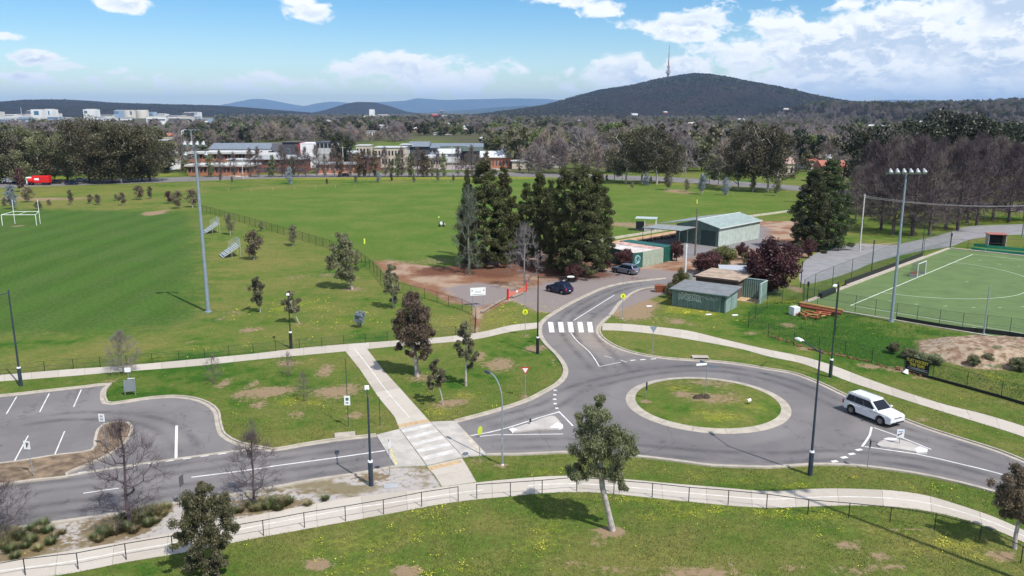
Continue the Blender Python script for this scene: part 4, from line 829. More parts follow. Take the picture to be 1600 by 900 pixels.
fence([(1169,512),(1200,527),(1240,541),(1279,549.5),(1320,556.5),(1362,567.5),(1412,580),(1457,592.5),(1510,607),(1564,622),(1640,645)], 1.65, 'black mesh fence below the green bank of the hockey ground', BLACK, CHAINL, rails=(1.0,), kick=.28, kickfrom=6, rail_r=.014)
fence([(1169,512),(1180,497),(1198,482),(1222,472),(1254,466)], 2.0, 'short dark mesh fence climbing to the hockey gate', BLACK, CHAING, rails=(1.0,))
fence([(1255,476),(1277,478.5),(1306,483),(1336,488),(1367,495),(1400,500.5),(1432,506),(1467,512),(1503,517.5),(1540,521),(1577,525.5),(1640,536)], 2.2, 'mesh fence along the near side of the hockey pitch', DARKPOLE, CHAINL, rails=(1.0, .5), kick=.55, kickfrom=5, rail_r=.014)
fence([(1255,474),(1272,464),(1300,451),(1330,438),(1362,425),(1402,408),(1443,396),(1484,386)], 3.3, 'tall green mesh fence behind the hockey goal', GREENPOLE, CHAING, rails=(1.0, .32), pr=.04)
fence([(1484,386),(1512,388),(1545,384),(1600,388),(1680,397)], 1.6, 'low mesh fence at the far side of the hockey pitch', DARKPOLE, CHAINL, rails=(1.0,))
for px, yt, lb in (((1251,449),408,'dark gate pole nearest the purple tree'),((1261,472),440,'thick black gate pole at the pitch corner'),((1361,430),375,'tall green corner pole of the hockey fence'),((1440,399),351,'second tall green pole along the hockey fence'),((1485,387),364,'dark pole with a box at the far pitch corner'),((1304,524),445,'bare dark pole rising from the green bank')):
    g = G(*px); h = HT(px, yt); o = empty('pole', g, 0, lb, 'pole'); MB().cyl((0, 0, 0), (0, 0, h), .07, .06, 8).build('shaft', GREENPOLE if 'green c' in lb or 'second' in lb else BLACK, o)
    MB().box(0, 0, h - .35, .22 if 'thick' in lb or 'box' in lb else .1, .2, .6).build('cap_box', BLACK, o)
tm = mat('stubble_timber', (.40, .31, .2), .9)
fence([(1315,384),(1345,391),(1372,386),(1402,384)], .7, 'low timber barrier beside the pale access road', tm, spacing=3.5, pr=.05, rails=(.85,), rail_r=.05)
fence([(950,291),(1000,296),(1060,301),(1120,304),(1180,308),(1236,313)], 1.2, 'thin wire fence behind the far green paddock', tm, spacing=9, rails=(1.0,), rail_r=.012, pr=.05)
fence([(322,300.5),(400,299),(480,296),(560,292),(640,288.5),(700,286)], 1.2, 'pale wire fence along the strip of dry grass', tm, spacing=7, rails=(1.0,), rail_r=.012, pr=.05)
# retaining edge and windbreak behind the goal
a, b = G(1320,447.5), G(1441,402.5); d = b - a; o = tag(empty('retaining_wall', a, math.atan2(d.y, d.x)), 'low black retaining wall along the pitch behind the goal', 'retaining wall')
n_ = 12
for i in range(n_): MB().box((i + .5) * d.length / n_, 0, .45, d.length / n_ - .03, .12, .9).build('panel', BLACK, o)
MB().box(d.length / 2, -.28, .15, d.length, .3, .3).build('kerb', SLAB, o)
a, b = G(1281,466), G(1303,457); d = b - a; MBx = MB().box(d.length / 2, 0, .35, d.length, .6, .7); tag(MBx.build('equipment_box', BLACK, None, a, math.atan2(d.y, d.x), bevel=.04), 'black equipment box at the pitch corner', 'box')
# ------------------------------------------------------------------ hockey goal, dugout, benches, stored pipes
gp = [HP(27.5 - 1.83, 0), HP(27.5 + 1.83, 0)]; g0 = Vector((*gp[0], 0)); d = Vector((*gp[1], 0)) - g0
o = empty('hockey_goal', g0, math.atan2(d.y, d.x), 'white hockey goal with dark backboards on the green pitch', 'hockey goal')
L_ = d.length; sgn2 = 1                                         # behind the line lies on +y of this frame
for x in (0, L_): MB().box(x, 0, 1.07, .09, .09, 2.14).build('post', WHITE, o)
MB().box(L_ / 2, 0, 2.16, L_ + .09, .09, .07).build('crossbar', WHITE, o)
brick_ = mat('goal_board', (.20, .07, .05), .7)
MB().box(L_ / 2, 1.2, .23, L_, .04, .46).build('backboard', brick_, o)
for x in (0, L_): MB().box(x, .6, .23, .04, 1.2, .46).build('sideboard', mat('goal_side', (.35, .36, .38), .7), o)
NETM = wire_mat('goal_net', (.10, .11, .12), .08, .006)
MB().add([(0, 1.2, .46), (L_, 1.2, .46), (L_, .9, 2.1), (0, .9, 2.1), (0, 0, 2.1), (L_, 0, 2.1), (0, 0, 0), (L_, 0, 0)], [(0, 1, 2, 3), (3, 2, 5, 4), (0, 3, 4, 6), (1, 7, 5, 2)]).build('net', NETM, o)
a, b = G(1544,385), G(1571,386); d = b - a; o = empty('dugout', a, math.atan2(d.y, d.x), 'open-fronted dugout with a red roof at the far pitch edge', 'dugout'); L_ = d.length; hh = 2.3; dp = 2.2
cr = mat('cream_panel', (.48, .45, .42), .8)
MB().box(L_ / 2, dp, hh / 2, L_, .08, hh).build('back_wall', BLACK, o)
for x in (0, L_): MB().box(x, dp / 2, hh / 2, .08, dp, hh).build('side_wall', cr, o)
MB().box(L_ / 2, dp / 2, hh + .04, L_ + .3, dp + .4, .09).build('roof', mat('dugout_red', (.36, .13, .11), .7), o); MB().box(L_ / 2, 1.6, .45, L_ - .3, .4, .08).build('bench', TIMB, o)
BG = mat('bench_green', (.03, .22, .13), .5, 0, 1, .1)
for (p0, p1, lb) in (((1519,390.5),(1540,393.5),'green spectator bench left of the pair by the far touchline'),((1541,393.5),(1604,399.5),'long green spectator bench beside the far touchline')):
    a, b = G(*p0), G(*p1); d = b - a; o = empty('bench', a, math.atan2(d.y, d.x), lb, 'bench'); L_ = d.length
    MB().box(L_ / 2, 0, .5, L_, .5, .08).build('seat', BG, o); MB().box(L_ / 2, .35, .95, L_, .06, .55).build('backrest', BG, o); MB().box(L_ / 2, -.2, .25, L_, .05, .4).build('front_panel', BG, o)
    for k in range(int(L_ / 2) + 1): MB().box(min(L_, k * 2.0 + .1), .1, .25, .08, .5, .5).build('leg', BG, o)
YB = mat('pipe_yellow', (.30, .19, .06), .6, 0, 3, .2); RB = mat('pipe_rust', (.20, .055, .03), .7, 0, 3, .25)
a, b = G(1249,487), G(1316,496); o = empty('lighting_beam', a, 0, 'long yellow and rust steel beam lying on the green bank', 'steel beam'); d = b - a
MB().cyl((0, 0, 1.2), (d.x, d.y, .9), .17, n=10).build('beam', YB, o); MB().cyl((0, -.12, .8), (d.x * .97, d.y * .97 - .12, .55), .24, n=10).build('beam', RB, o)
for t_ in (.0, .4): MB().box(d.x * t_, d.y * t_, .5, .25, .25, 1.0).build('trestle', RB, o)
ro = random.Random(3)
for k in range(14):
    g = G(1251 + k * 3.2, 495 + ro.uniform(-2, 4)); a_ = ro.uniform(0, 3.1); dx, dy = math.cos(a_) * ro.uniform(.5, 1.0), math.sin(a_) * .6
    z_ = .15 + ro.uniform(0, .35)
    oo = MB().cyl((g.x - dx, g.y - dy, z_), (g.x + dx, g.y + dy, z_ + ro.uniform(-.05, .2)), .11, .10, 8).build('pipe', mat('pipe_orange', (.27, .075, .04), .7, 0, 3, .3) if k % 3 else YB)
    tag(oo, 'short orange or yellow pipe piece in the jumble below the long beam', 'pipe', 'short pipes heaped below the long beam')
g = G(1241,492); tag(MB().box(0, 0, .55, 1.0, 1.0, 1.1).build('water_tank', mat('tank_white', (.62, .66, .66), .5), None, g, R(20), bevel=.06), 'pale cube tank at the end of the stored beams', 'tank')
# rusty crate
g = G(1031,456); o = empty('timber_crate', g, R(-8), 'rusty brown slatted crate on bare earth left of the graffiti shed', 'crate')
rb = mat('rust_brown', (.24, .085, .04), .8, 0, 4, .25); sm_ = MB().box(0, 0, 0, .22, .04, .95).mesh('slat', rb)
for k in range(5): part('slat', sm_, o, (-.6 + k * .3, -.5, .5)); part('slat', sm_, o, (-.6 + k * .3, .5, .5))
for k in range(3):
    for x in (-.72, .72): part('slat', sm_, o, (x, -.3 + k * .3, .5), R(90))
MB().box(0, 0, .97, 1.55, 1.05, .06).build('frame_top', rb, o); MB().box(0, 0, .5, 1.3, .9, .85).build('liner', mat('liner_dark', (.07, .03, .02), .9), o)
# ------------------------------------------------------------------ banner on the fence
a, b = G(1414,580), G(1451,590.5); d = b - a; o = empty('banner', a, math.atan2(d.y, d.x), 'black PLAY HOCKEY THIS YEAR banner with yellow letters on the fence', 'banner'); L_ = d.length
bl = mat('banner_black', (.012, .013, .02), .6); bh = 1.35; z0 = .30
MB().box(L_ / 2, -.07, z0 + bh / 2, L_, .02, bh).build('sheet', bl, o)
for (x, z) in ((0, z0), (L_, z0), (0, z0 + bh), (L_, z0 + bh)): MB().cyl((x, -.09, z), (x, -.05, z), .03, n=8).build('eyelet', GAL, o)
yt_ = mat('print_yellow', (.62, .50, .05), .6)
def text(body, size, x, z, parent, m_, y=-.095, off=0.0, ext=.004, sx=1.0):
    c = bpy.data.curves.new('lettering', 'FONT'); c.body = body; c.size = size; c.align_x = 'CENTER'; c.align_y = 'CENTER'; c.extrude = ext; c.offset = off; c.resolution_u = 3
    c.materials.append(m_); tmp = bpy.data.objects.new('tmp', c); me_ = bpy.data.meshes.new_from_object(tmp); bpy.data.objects.remove(tmp); t_ = bpy.data.objects.new('lettering', me_); COL.objects.link(t_); t_.parent = parent; t_.location = (x, y, z); t_.rotation_euler = (R(90), 0, 0); t_.scale = (sx, 1, 1); return t_
text('PLAY HOCKEY', .43, L_ / 2, z0 + 1.02, o, yt_, off=.016, sx=.92 * L_ / 2.9); text('THIS YEAR!', .43, L_ / 2, z0 + .62, o, yt_, off=.016, sx=.86 * L_ / 2.9)
wt_ = mat('print_white', (.6, .6, .62), .6)
for k, (w_, z_) in enumerate(((.8, .34), (.6, .26), (.86, .17))): MB().box(L_ / 2 + .1, -.085, z0 + z_, L_ * w_, .006, .028).build('printed_line', wt_, o)
g = G(1413,583); o = empty('white_bag', g, 0, 'crumpled white bag caught at the foot of the banner', 'bag'); MB().cyl((0, -.2, .05), (.15, -.15, .45), .3, .12, 9).build('bag_body', WHITE, o)
# ------------------------------------------------------------------ bleachers
def bleacher(px, rz, label):
    g = G(*px); o = empty('bleacher', g, rz, label, 'bleacher', 'aluminium bleachers beside the left field'); al = mat('aluminium', (.62, .64, .66), .35, .5)
    for k in range(5):
        MB().box(0, k * .6, .45 + k * .38, 3.6, .30, .06).build('seat', al, o)
        MB().box(0, k * .6 - .3, .18 + k * .40, 3.6, .28, .05).build('footboard', al, o)
    for z in range(6): MB().cyl((-1.8, 2.7, 2.1 + z * .21), (1.8, 2.7, 2.1 + z * .21), .03, n=5).build('guard_rail', al, o)
    for x in (-1.8, 1.8):
        MB().cyl((x, 2.7, 0), (x, 2.7, 3.2), .035, n=6).build('leg', al, o); MB().cyl((x, -.3, .1), (x, 2.7, 2.0), .04, n=6).build('frame', al, o)
        for z in range(5): MB().cyl((x, 1.2, 1.2 + z * .3), (x, 2.7, 2.0 + z * .28), .02, n=4).build('guard_rail', al, o)
        MB().cyl((x, 1.2, 0), (x, 1.2, 1.3), .035, n=6).build('leg', al, o)
    return o
bleacher((349,401), R(-62), 'aluminium bleacher nearer the camera beside the left field'); bleacher((321,364), R(-62), 'aluminium bleacher farther off, half behind the steel mast')
# goal
a, b = G(4,352.5), G(61,351.5); o = empty('rugby_goal', a, 0, 'white combined goal frame with tall uprights on the left field', 'goal'); d = b - a; L_ = d.length; bx = 1.5
for x in (0, L_): MB().cyl((x, 0, 0), (x, 0, 2.44), .07, n=8).build('post', WHITE, o)
MB().cyl((0, 0, 2.44), (L_, 0, 2.44), .07, n=8).build('crossbar', WHITE, o); MB().cyl((.9, 3.2, 2.8), (L_ - 1.0, 3.2, 2.8), .06, n=8).build('crossbar', WHITE, o)
for x, x2 in ((0, .9), (L_, L_ - 1.0)): MB().cyl((x, 0, 2.44), (x2, 3.2, 2.8), .05, n=6).build('side_bar', WHITE, o); MB().cyl((x2, 3.2, 0), (x2, 3.2, 5.5), .06, n=8).build('upright', WHITE, o)
MB().cyl((L_ / 2, 0, 2.44), (L_ / 2, 3.2, 2.8), .04, n=6).build('side_bar', WHITE, o)
# paddock things
g = G(690,354); o = empty('line_marker', g, 0, 'black trolley with a white drum and yellow ball pole on the paddock', 'trolley')
MB().box(.0, 0, .75, 1.1, .5, .5).build('frame', BLACK, o); MB().cyl((-.05, -.4, .8), (-.05, -.1, .8), .34, n=12).build('drum', WHITE, o); MB().box(.6, -.1, .55, .45, .3, .45).build('bucket', mat('bucket_grey', (.5, .46, .46), .6), o)
for x in (-.45, .5): MB().cyl((x, -.3, .25), (x, .3, .25), .25, n=10).build('wheel', BLACK, o)
MB().cyl((-.6, 0, .3), (-.6, 0, 2.0), .02, n=5).build('pole', GAL, o); MB().cyl((-.6, -.15, 2.1), (-.6, .15, 2.1), .17, n=10).build('ball', mat('tennis_yellow', (.6, .75, .12), .6), o)
for px, yt, lb in (((569.5,381),373,'small yellow marker standing on the paddock near the mesh fence'),((1089,318),312,'small yellow marker on the paddock behind the timber pole')):
    g = G(*px); h = HT(px, yt); o = empty('field_marker', g, 0, lb, 'marker'); MB().cyl((0, 0, 0), (0, 0, h), .16, .16, 8).build('sleeve', mat('marker_yellow', (.75, .75, .12), .6), o)
# ================================================================== BUILDINGS NEAR THE ROUNDABOUT
def corr_mat(name, col, axis=0, pitch=.2, amt=.25):
    m = bpy.data.materials.new(name); m.use_nodes = True; t = NT(m.node_tree); p = t.n('ShaderNodeTexCoord').outputs['Object']; s = t.n('ShaderNodeSeparateXYZ', {0: p})
    wv = t.math('SINE', t.math('MULTIPLY', s.outputs[axis], 2 * math.pi / pitch)); nz = t.noise(p, .9, 5, .6)
    c = t.mix(t.ramp(nz, .3, .7), tuple(x * .85 for x in col), tuple(x * 1.12 for x in col))
    bp = t.n('ShaderNodeBump', {'Height': wv, 'Strength': .9, 'Distance': pitch * amt})
    pr = t.n('ShaderNodeBsdfPrincipled', {'Base Color': c, 'Roughness': .5, 'Specular IOR Level': .35, 'Normal': bp}); t.n('ShaderNodeOutputMaterial', {0: pr}); MATS[name] = m; return m
GRW = corr_mat('corrugated_green_wall', (.17, .25, .225), 0, .28, .3); GRWY = corr_mat('corrugated_green_end', (.30, .40, .36), 1, .28, .2)
RFG = corr_mat('grey_metal_roof', (.20, .21, .21), 1, .76, .08)
def ribs(o, L_, D_, h, m_, y, n, horiz=False):
    rm = MB().box(0, 0, 0, .07, .05, h - .1).mesh('rib', m_)
    for i in range(n): part('rib', rm, o, ((i + .5) * L_ / n, y, (h - .1) / 2 + .05))
# graffiti shed: corners on the ground
a, b, c_ = G(1049.5,477.5), G(1133,489.5), G(1154,470); d = b - a; L_ = d.length; rz = math.atan2(d.y, d.x); D_ = 4.3
o = empty('shed', a, rz, 'green corrugated shed with bubble graffiti and a flat grey roof', 'shed'); hf, hb = 2.35, 2.6
MB().box(L_ / 2, .05, hf / 2, L_, .1, hf).build('front_wall', GRW, o); MB().box(L_ / 2, D_ - .05, hf / 2, L_, .1, hf).build('back_wall', GRW, o)
for x in (.05, L_ - .05): MB().box(x, D_ / 2, hf / 2, .1, D_ - .2, hf).build('side_wall', GRWY, o)
ribs(o, L_, D_, hf, mat('rib_green', (.19, .275, .25), .5), -.012, 34)
r_ = MB(); r_.add([(-.25, -.45, hf + .03), (L_ + .45, -.45, hf + .03), (L_ + .45, D_ + .3, hb + .15), (-.25, D_ + .3, hb + .15), (-.25, -.45, hf - .07), (L_ + .45, -.45, hf - .07), (L_ + .45, D_ + .3, hb + .05), (-.25, D_ + .3, hb + .05)], [(0, 1, 2, 3), (7, 6, 5, 4), (0, 4, 5, 1), (1, 5, 6, 2), (2, 6, 7, 3), (3, 7, 4, 0)])
r_.build('roof', RFG, o); MB().box(L_ - .35, -.02, hf / 2, .45, .06, hf).build('corner_post', mat('corner_dark', (.05, .09, .08), .5), o)
gw = mat('spray_white', (.60, .66, .64), .6); gd = mat('spray_green', (.10, .17, .15), .6)
for k, ch in enumerate('iNGOR'):
    x = 1.05 + k * .66
    text(ch, 1.05, x, 1.45 + (.05 if k % 2 else -.05), o, gw, y=-.045, off=.095, sx=.92); text(ch, 1.05, x, 1.45 + (.05 if k % 2 else -.05), o, gd, y=-.056, off=.01, sx=.92)
MB().box(L_ / 2, -.50, hf - .02, L_ + .7, .10, .12).build('gutter', mat('gutter_green', (.12, .17, .16), .5), o); MB().box(L_ + .03, D_ * .55, 1.0, .05, .95, 2.0).build('door', mat('door_green', (.20, .29, .26), .5), o)
tg = MB(); rg = random.Random(5); px_ = 4.2
for k in range(12): x0 = 4.0 + k * .2; tg.tube([(x0, -.045, 1.5 + rg.uniform(-.2, .25)), (x0 + .1, -.045, 1.75 + rg.uniform(-.2, .2)), (x0 + .22, -.045, 1.5 + rg.uniform(-.2, .2))], .02, 4)
tg.build('spray_tag', gw, o)
# second building behind, with a tan roof and green screens
a, b = G(1086,462), G(1148,470); d = b - a; L_ = d.length; rz = math.atan2(d.y, d.x); o = empty('clubhouse', a, rz, 'low brown clubhouse with a tan gravel roof behind the graffiti shed', 'clubhouse'); D_ = 6.5; h = 2.7
MB().box(L_ / 2, D_ / 2, h / 2, L_, D_, h).build('wall', mat('brown_brick', (.12, .085, .07), .9, 0, 1, .2), o)
MB().box(L_ / 2 + .1, D_ / 2, h + .08, L_ + .8, D_ + .8, .14).build('roof', mat('tan_gravel_roof', (.36, .28, .21), .9, 0, .9, .25), o)
MB().box(L_ / 2 + .1, -.42, h + .12, L_ + .8, .06, .24).build('fascia', mat('fascia_brown', (.09, .065, .055), .7), o); MB().box(L_ * .55, -.02, 1.8, .9, .08, .7).build('window', mat('pane_grey', (.25, .26, .28), .3), o)
GS = corr_mat('screen_green', (.17, .25, .215), 0, .3, .2); GL_ = mat('screen_edge', (.42, .52, .50), .5)
a, b = G(1147,469), G(1187,474.5); d = b - a; L_ = d.length; rz = math.atan2(d.y, d.x); o = empty('screen_wall', a, rz, 'L-shaped green metal screen wall right of the shed', 'screen wall')
MB().box(L_ / 2, 0, 1.35, L_, .08, 2.7).build('panel', GS, o, (0, 2.6, 0)); MB().box(L_ / 2, 2.6, 2.73, L_ + .1, .14, .1).build('cap', GL_, o)
MB().box(L_ - .04, 1.3, 1.35, .08, 2.6, 2.7).build('panel', GS, o); MB().box(L_, 1.3, 2.73, .14, 2.7, .1).build('cap', GL_, o); MB().box(L_ + .02, -.05, 1.35, .22, .2, 2.7).build('corner_post', GL_, o)
MB().box(L_ / 2, 1.2, .02, L_ - .2, 2.4, .05).build('slab', TACT, o)
a, b = G(1056,457), G(1080,458); d = b - a; L_ = d.length; o = empty('screen_wall', a, math.atan2(d.y, d.x), 'short pale green screen wall left of the white pole', 'screen wall')
MB().box(L_ / 2, 0, 1.35, L_, .08, 2.6).build('panel', GRWY, o); MB().box(0, -.02, 1.35, .15, .15, 2.75).build('corner_post', GL_, o); MB().box(L_ / 2, 0, 2.7, L_, .13, .08).build('cap', GL_, o)
a = G(1126,452); o = empty('annex', a, R(-12), 'small annex with a pale metal roof beside the big purple tree', 'annex'); MB().box(4, 2.5, 1.25, 8, 5, 2.5).build('wall', MATS['brown_brick'], o); MB().box(4, 2.5, 2.6, 8.6, 5.6, .12).build('roof', mat('pale_roof', (.42, .44, .46), .5), o)
# containers
def container(pa, pb, dirpx, label, roofm, wallm, endm, L=6.06, graff=False):
    a, b = G(*pa), G(*pb); d = b - a; W_ = d.length; rz = math.atan2(d.y, d.x); o = empty('shipping_container', a, rz, label, 'shipping container', 'shipping containers in a row by the yard')
    h = 2.59
    MB().box(W_ / 2, L / 2, h / 2, W_ - .06, L - .06, h - .06).build('body', wallm, o); MB().box(W_ / 2, L / 2, h + .01, W_, L, .05).build('roof', roofm, o)
    for x in (.06, W_ - .06):
        for y in (.06, L - .06): MB().box(x, y, h / 2, .14, .14, h).build('corner_post', wallm, o)
    rm = MB().box(0, 0, 0, .12, .05, h - .3).mesh('rib', endm)
    for i in range(7): part('rib', rm, o, ((i + 1) * W_ / 8, -.0, h / 2))
    rm2 = MB().box(0, 0, 0, .05, .14, h - .3).mesh('rib', endm)
    for i in range(16): part('rib', rm2, o, (-.0, (i + 1) * L / 17, h / 2))
    return o
cw = mat('container_sage', (.36, .42, .33), .6, 0, 1.2, .12); cd_ = mat('container_dark', (.02, .11, .08), .5, 0, 1.2, .2); cr1 = mat('rusty_white_roof', (.58, .53, .48), .7, 0, .9, .2); cr2 = mat('rusty_pink_roof', (.50, .33, .28), .7, 0, .9, .3)
def darkside(): return mat('container_green_side', (.025, .09, .07), .6, 0, 1, .2)
c0 = container((1004,417.5), (1020.5,414), 0, 'sage container with a white rusted roof and a graffiti end', cr1, cw, cw, 9.0)
c1 = container((1020.7,414), (1036,411), 0, 'sage container with a pink rusted roof, middle of the row', cr2, cw, cw, 9.0)
c2 = container((1037,410), (1051,407), 0, 'dark green container at the right end of the row', cd_, cd_, cd_, 9.5)
a, b = G(988,419.5), G(1003.5,417.8); d = b - a; L_ = d.length; o = empty('shipping_container', a, math.atan2(d.y, d.x), 'green-ended container with a cyan graffiti tag at the left of the row', 'shipping container', 'shipping containers in a row by the yard')
MB().box(L_ / 2, 4.5, 1.29, L_, 9, 2.56).build('body', darkside(), o); MB().box(L_ / 2, 4.5, 2.6, L_ + .05, 9, .06).build('roof', cr1, o)
gc = mat('spray_cyan', (.35, .60, .62), .6); sw = MB()
for r1, ph in ((.75, .2), (.5, 1.7), (.3, 3.0), (.62, 4.0)):
    sw.tube([(L_ / 2 + r1 * .75 * math.cos(ph + t * .5), -.02, 1.35 + r1 * math.sin(ph + t * .5)) for t in range(9)], .05, 5)
sw.build('spray_tag', gc, o)
# big hall with verandah
a, b = G(1122,384), G(1192,372); a2 = G(1101.5,376)
o = empty('hall', G(1122,386), 0, 'pale green metal hall with a grey verandah beside the yard', 'hall'); base = o.location.copy()
ux = (G(1186,372) - base); ux.z = 0; ux.normalize(); uy = Vector((-ux.y, ux.x, 0)); o.rotation_euler = (0, 0, math.atan2(ux.y, ux.x))
L_ = (G(1186,372) - base).length; D_ = 9.5; he, hr = 3.6, 4.7
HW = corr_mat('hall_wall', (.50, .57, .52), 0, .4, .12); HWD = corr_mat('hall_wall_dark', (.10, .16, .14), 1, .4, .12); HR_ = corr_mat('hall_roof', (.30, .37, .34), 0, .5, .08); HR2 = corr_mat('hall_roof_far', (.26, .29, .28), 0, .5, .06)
MB().box(L_ / 2, .05, he / 2, L_, .1, he).build('front_wall', HW, o); MB().box(L_ / 2, D_ - .05, he / 2, L_, .1, he).build('back_wall', HW, o)
ribs(o, L_, D_, he, mat('hall_rib', (.44, .51, .46), .5), -.01, 26)
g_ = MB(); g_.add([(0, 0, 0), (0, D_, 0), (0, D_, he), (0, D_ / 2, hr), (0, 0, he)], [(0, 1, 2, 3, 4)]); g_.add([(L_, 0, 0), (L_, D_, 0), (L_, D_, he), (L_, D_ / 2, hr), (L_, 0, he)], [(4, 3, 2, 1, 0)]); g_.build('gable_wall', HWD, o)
for y0, z0_, y1, z1, m_ in ((-.3, he - .04, D_ / 2, hr + .02, HR_), (D_ / 2, hr + .02, D_ + 4, he - .4, HR2)):
    r_ = MB(); r_.add([(-.3, y0, z0_), (L_ + .3, y0, z0_), (L_ + .3, y1, z1), (-.3, y1, z1), (-.3, y0, z0_ + .1), (L_ + .3, y0, z0_ + .1), (L_ + .3, y1, z1 + .1), (-.3, y1, z1 + .1)], [(4, 5, 6, 7), (3, 2, 1, 0), (0, 1, 5, 4), (1, 2, 6, 5), (2, 3, 7, 6), (3, 0, 4, 7)]); r_.build('roof', m_, o)
MB().box(L_ / 2, -.36, he - .02, L_ + .6, .14, .16).build('gutter', mat('gutter_pale', (.6, .66, .62), .5), o); MB().box(L_ / 2, D_ / 2, hr + .14, L_ + .6, .3, .06).build('ridge_cap', MATS['gutter_pale'], o)
MB().box(-.02, 2.2, 1.5, .06, 3.2, 2.9).build('roller_door', mat('roller_dark', (.035, .06, .055), .5), o)
vd = MB(); vd.add([(-6, D_ / 2, 3.15), (-.3, D_ / 2, 3.3), (-.3, D_ + 4, 3.0), (-6, D_ + 4, 2.9)], [(0, 1, 2, 3)]); vd.add([(-6, D_ / 2, 3.27), (-.3, D_ / 2, 3.42), (-.3, D_ + 4, 3.12), (-6, D_ + 4, 3.02)], [(0, 1, 2, 3)]); vd.add([(-6, D_ / 2, 3.15), (-.3, D_ / 2, 3.3), (-.3, D_ / 2, 3.42), (-6, D_ / 2, 3.27)], [(0, 1, 2, 3)])
vd.build('verandah_roof', HR2, o)
for x in (-5.8, -3.0):
    for y in (D_ / 2 + .2, D_ + 3.8): MB().cyl((x, y, 0), (x, y, 3.1), .06, n=6).build('verandah_post', mat('post_green', (.12, .2, .17), .5), o)
# shelter with a table
g = G(1009,361); o = empty('picnic_shelter', g, R(-14), 'small flat-roofed shelter with a dark servery by the paddock', 'shelter')
MB().box(0, .8, 2.75, 4.6, 3.4, .1).build('roof', mat('shelter_roof', (.42, .48, .46), .5), o)
for x in (-.2, 2.1): MB().cyl((x, -.7, 0), (x, -.7, 2.7), .06, n=6).build('post', WHITE, o); MB().cyl((x, 2.2, 0), (x, 2.2, 2.7), .06, n=6).build('post', WHITE, o)
MB().box(-1.3, .3, 1.0, 1.7, .5, 2.0).build('servery', mat('servery_dark', (.05, .055, .065), .5), o); MB().box(1.0, .2, .55, 2.3, 1.0, 1.1).build('counter', mat('counter_pale', (.42, .4, .38), .8), o)
# low stone edging of the terrace and its planted row
tw = empty('garden_wall', (0, 0, 0), 0, 'long pale low wall above the tan terrace', 'garden wall')
wl = catmull(P2([(770,409),(860,391),(957,374),(1010,365.5),(1068,355.5)]), 3); w2l = P2([(1157,341),(1200,335.5),(1236,330.5)])
for ll in (wl, w2l):
    A = resample(ll, 2.0)
    for p, q_ in zip(A, A[1:]):
        d = Vector((*(q_ - p), 0)); MB().box(d.length / 2, 0, .22, d.length - .02, .35, .44).build('block', mat('wall_block', (.48, .44, .36), .9, 0, 1, .12, world=True), tw, (p[0], p[1], 0), math.atan2(d.y, d.x))
bd = MB().sheet(P2([(957,377),(1068,358.5),(1110,353),(1112,361),(1060,366),(1000,376),(957,384)]) , .02).build('garden_bed', mat('tan_bed', (.46, .29, .17), .95, 0, .8, .15, world=True)); tag(bd, 'tan gravel strip below the low wall', kind='structure')
rowm = mat('tussock_rust', (.17, .085, .05), .95, 0, 6, .35)
rt = random.Random(4)
def tussock_mesh(seed, m_, n=60, h=.6, s=.35):
    r = np.random.RandomState(seed); a = r.rand(n) * 6.283; rad = r.rand(n) * s * .5; tip = rad + s * (.4 + r.rand(n)); z = h * (.6 + .5 * r.rand(n))
    p0 = np.stack([rad * np.cos(a), rad * np.sin(a), np.zeros(n)], -1); p1 = np.stack([tip * np.cos(a), tip * np.sin(a), z], -1); sd_ = np.stack([-np.sin(a), np.cos(a), np.zeros(n)], -1) * .03
    V_ = np.concatenate([p0 - sd_, p0 + sd_, p1], 0); i = np.arange(n)
    return mesh_np('blades', V_, np.stack([i, i + n, i + 2 * n], -1), m_, tint=np.tile(r.rand(n), 3))
TR = leaf_mat('rust_tussock', (.10, .05, .03), (.24, .13, .07)); TG = leaf_mat('green_tussock', (.14, .13, .05), (.26, .22, .10)); TGR = leaf_mat('green_clump', (.06, .10, .03), (.16, .17, .06))
tm1 = [tussock_mesh(s_, TR, 90, .75, .5) for s_ in range(3)]
rowp = resample(catmull(P2([(957,385.5),(1000,379),(1060,369.5),(1098,362.5)]), 2), 1.1)
for i, p in enumerate(rowp):
    oo = part('tussock', tm1[i % 3], None, (p[0], p[1], 0), rt.uniform(0, 6)); oo.scale = (1.1, 1.1, rt.uniform(.8, 1.2)); tag(oo, 'rust-brown tussock in the row along the tan strip', 'tussock', 'rust tussocks along the tan strip')
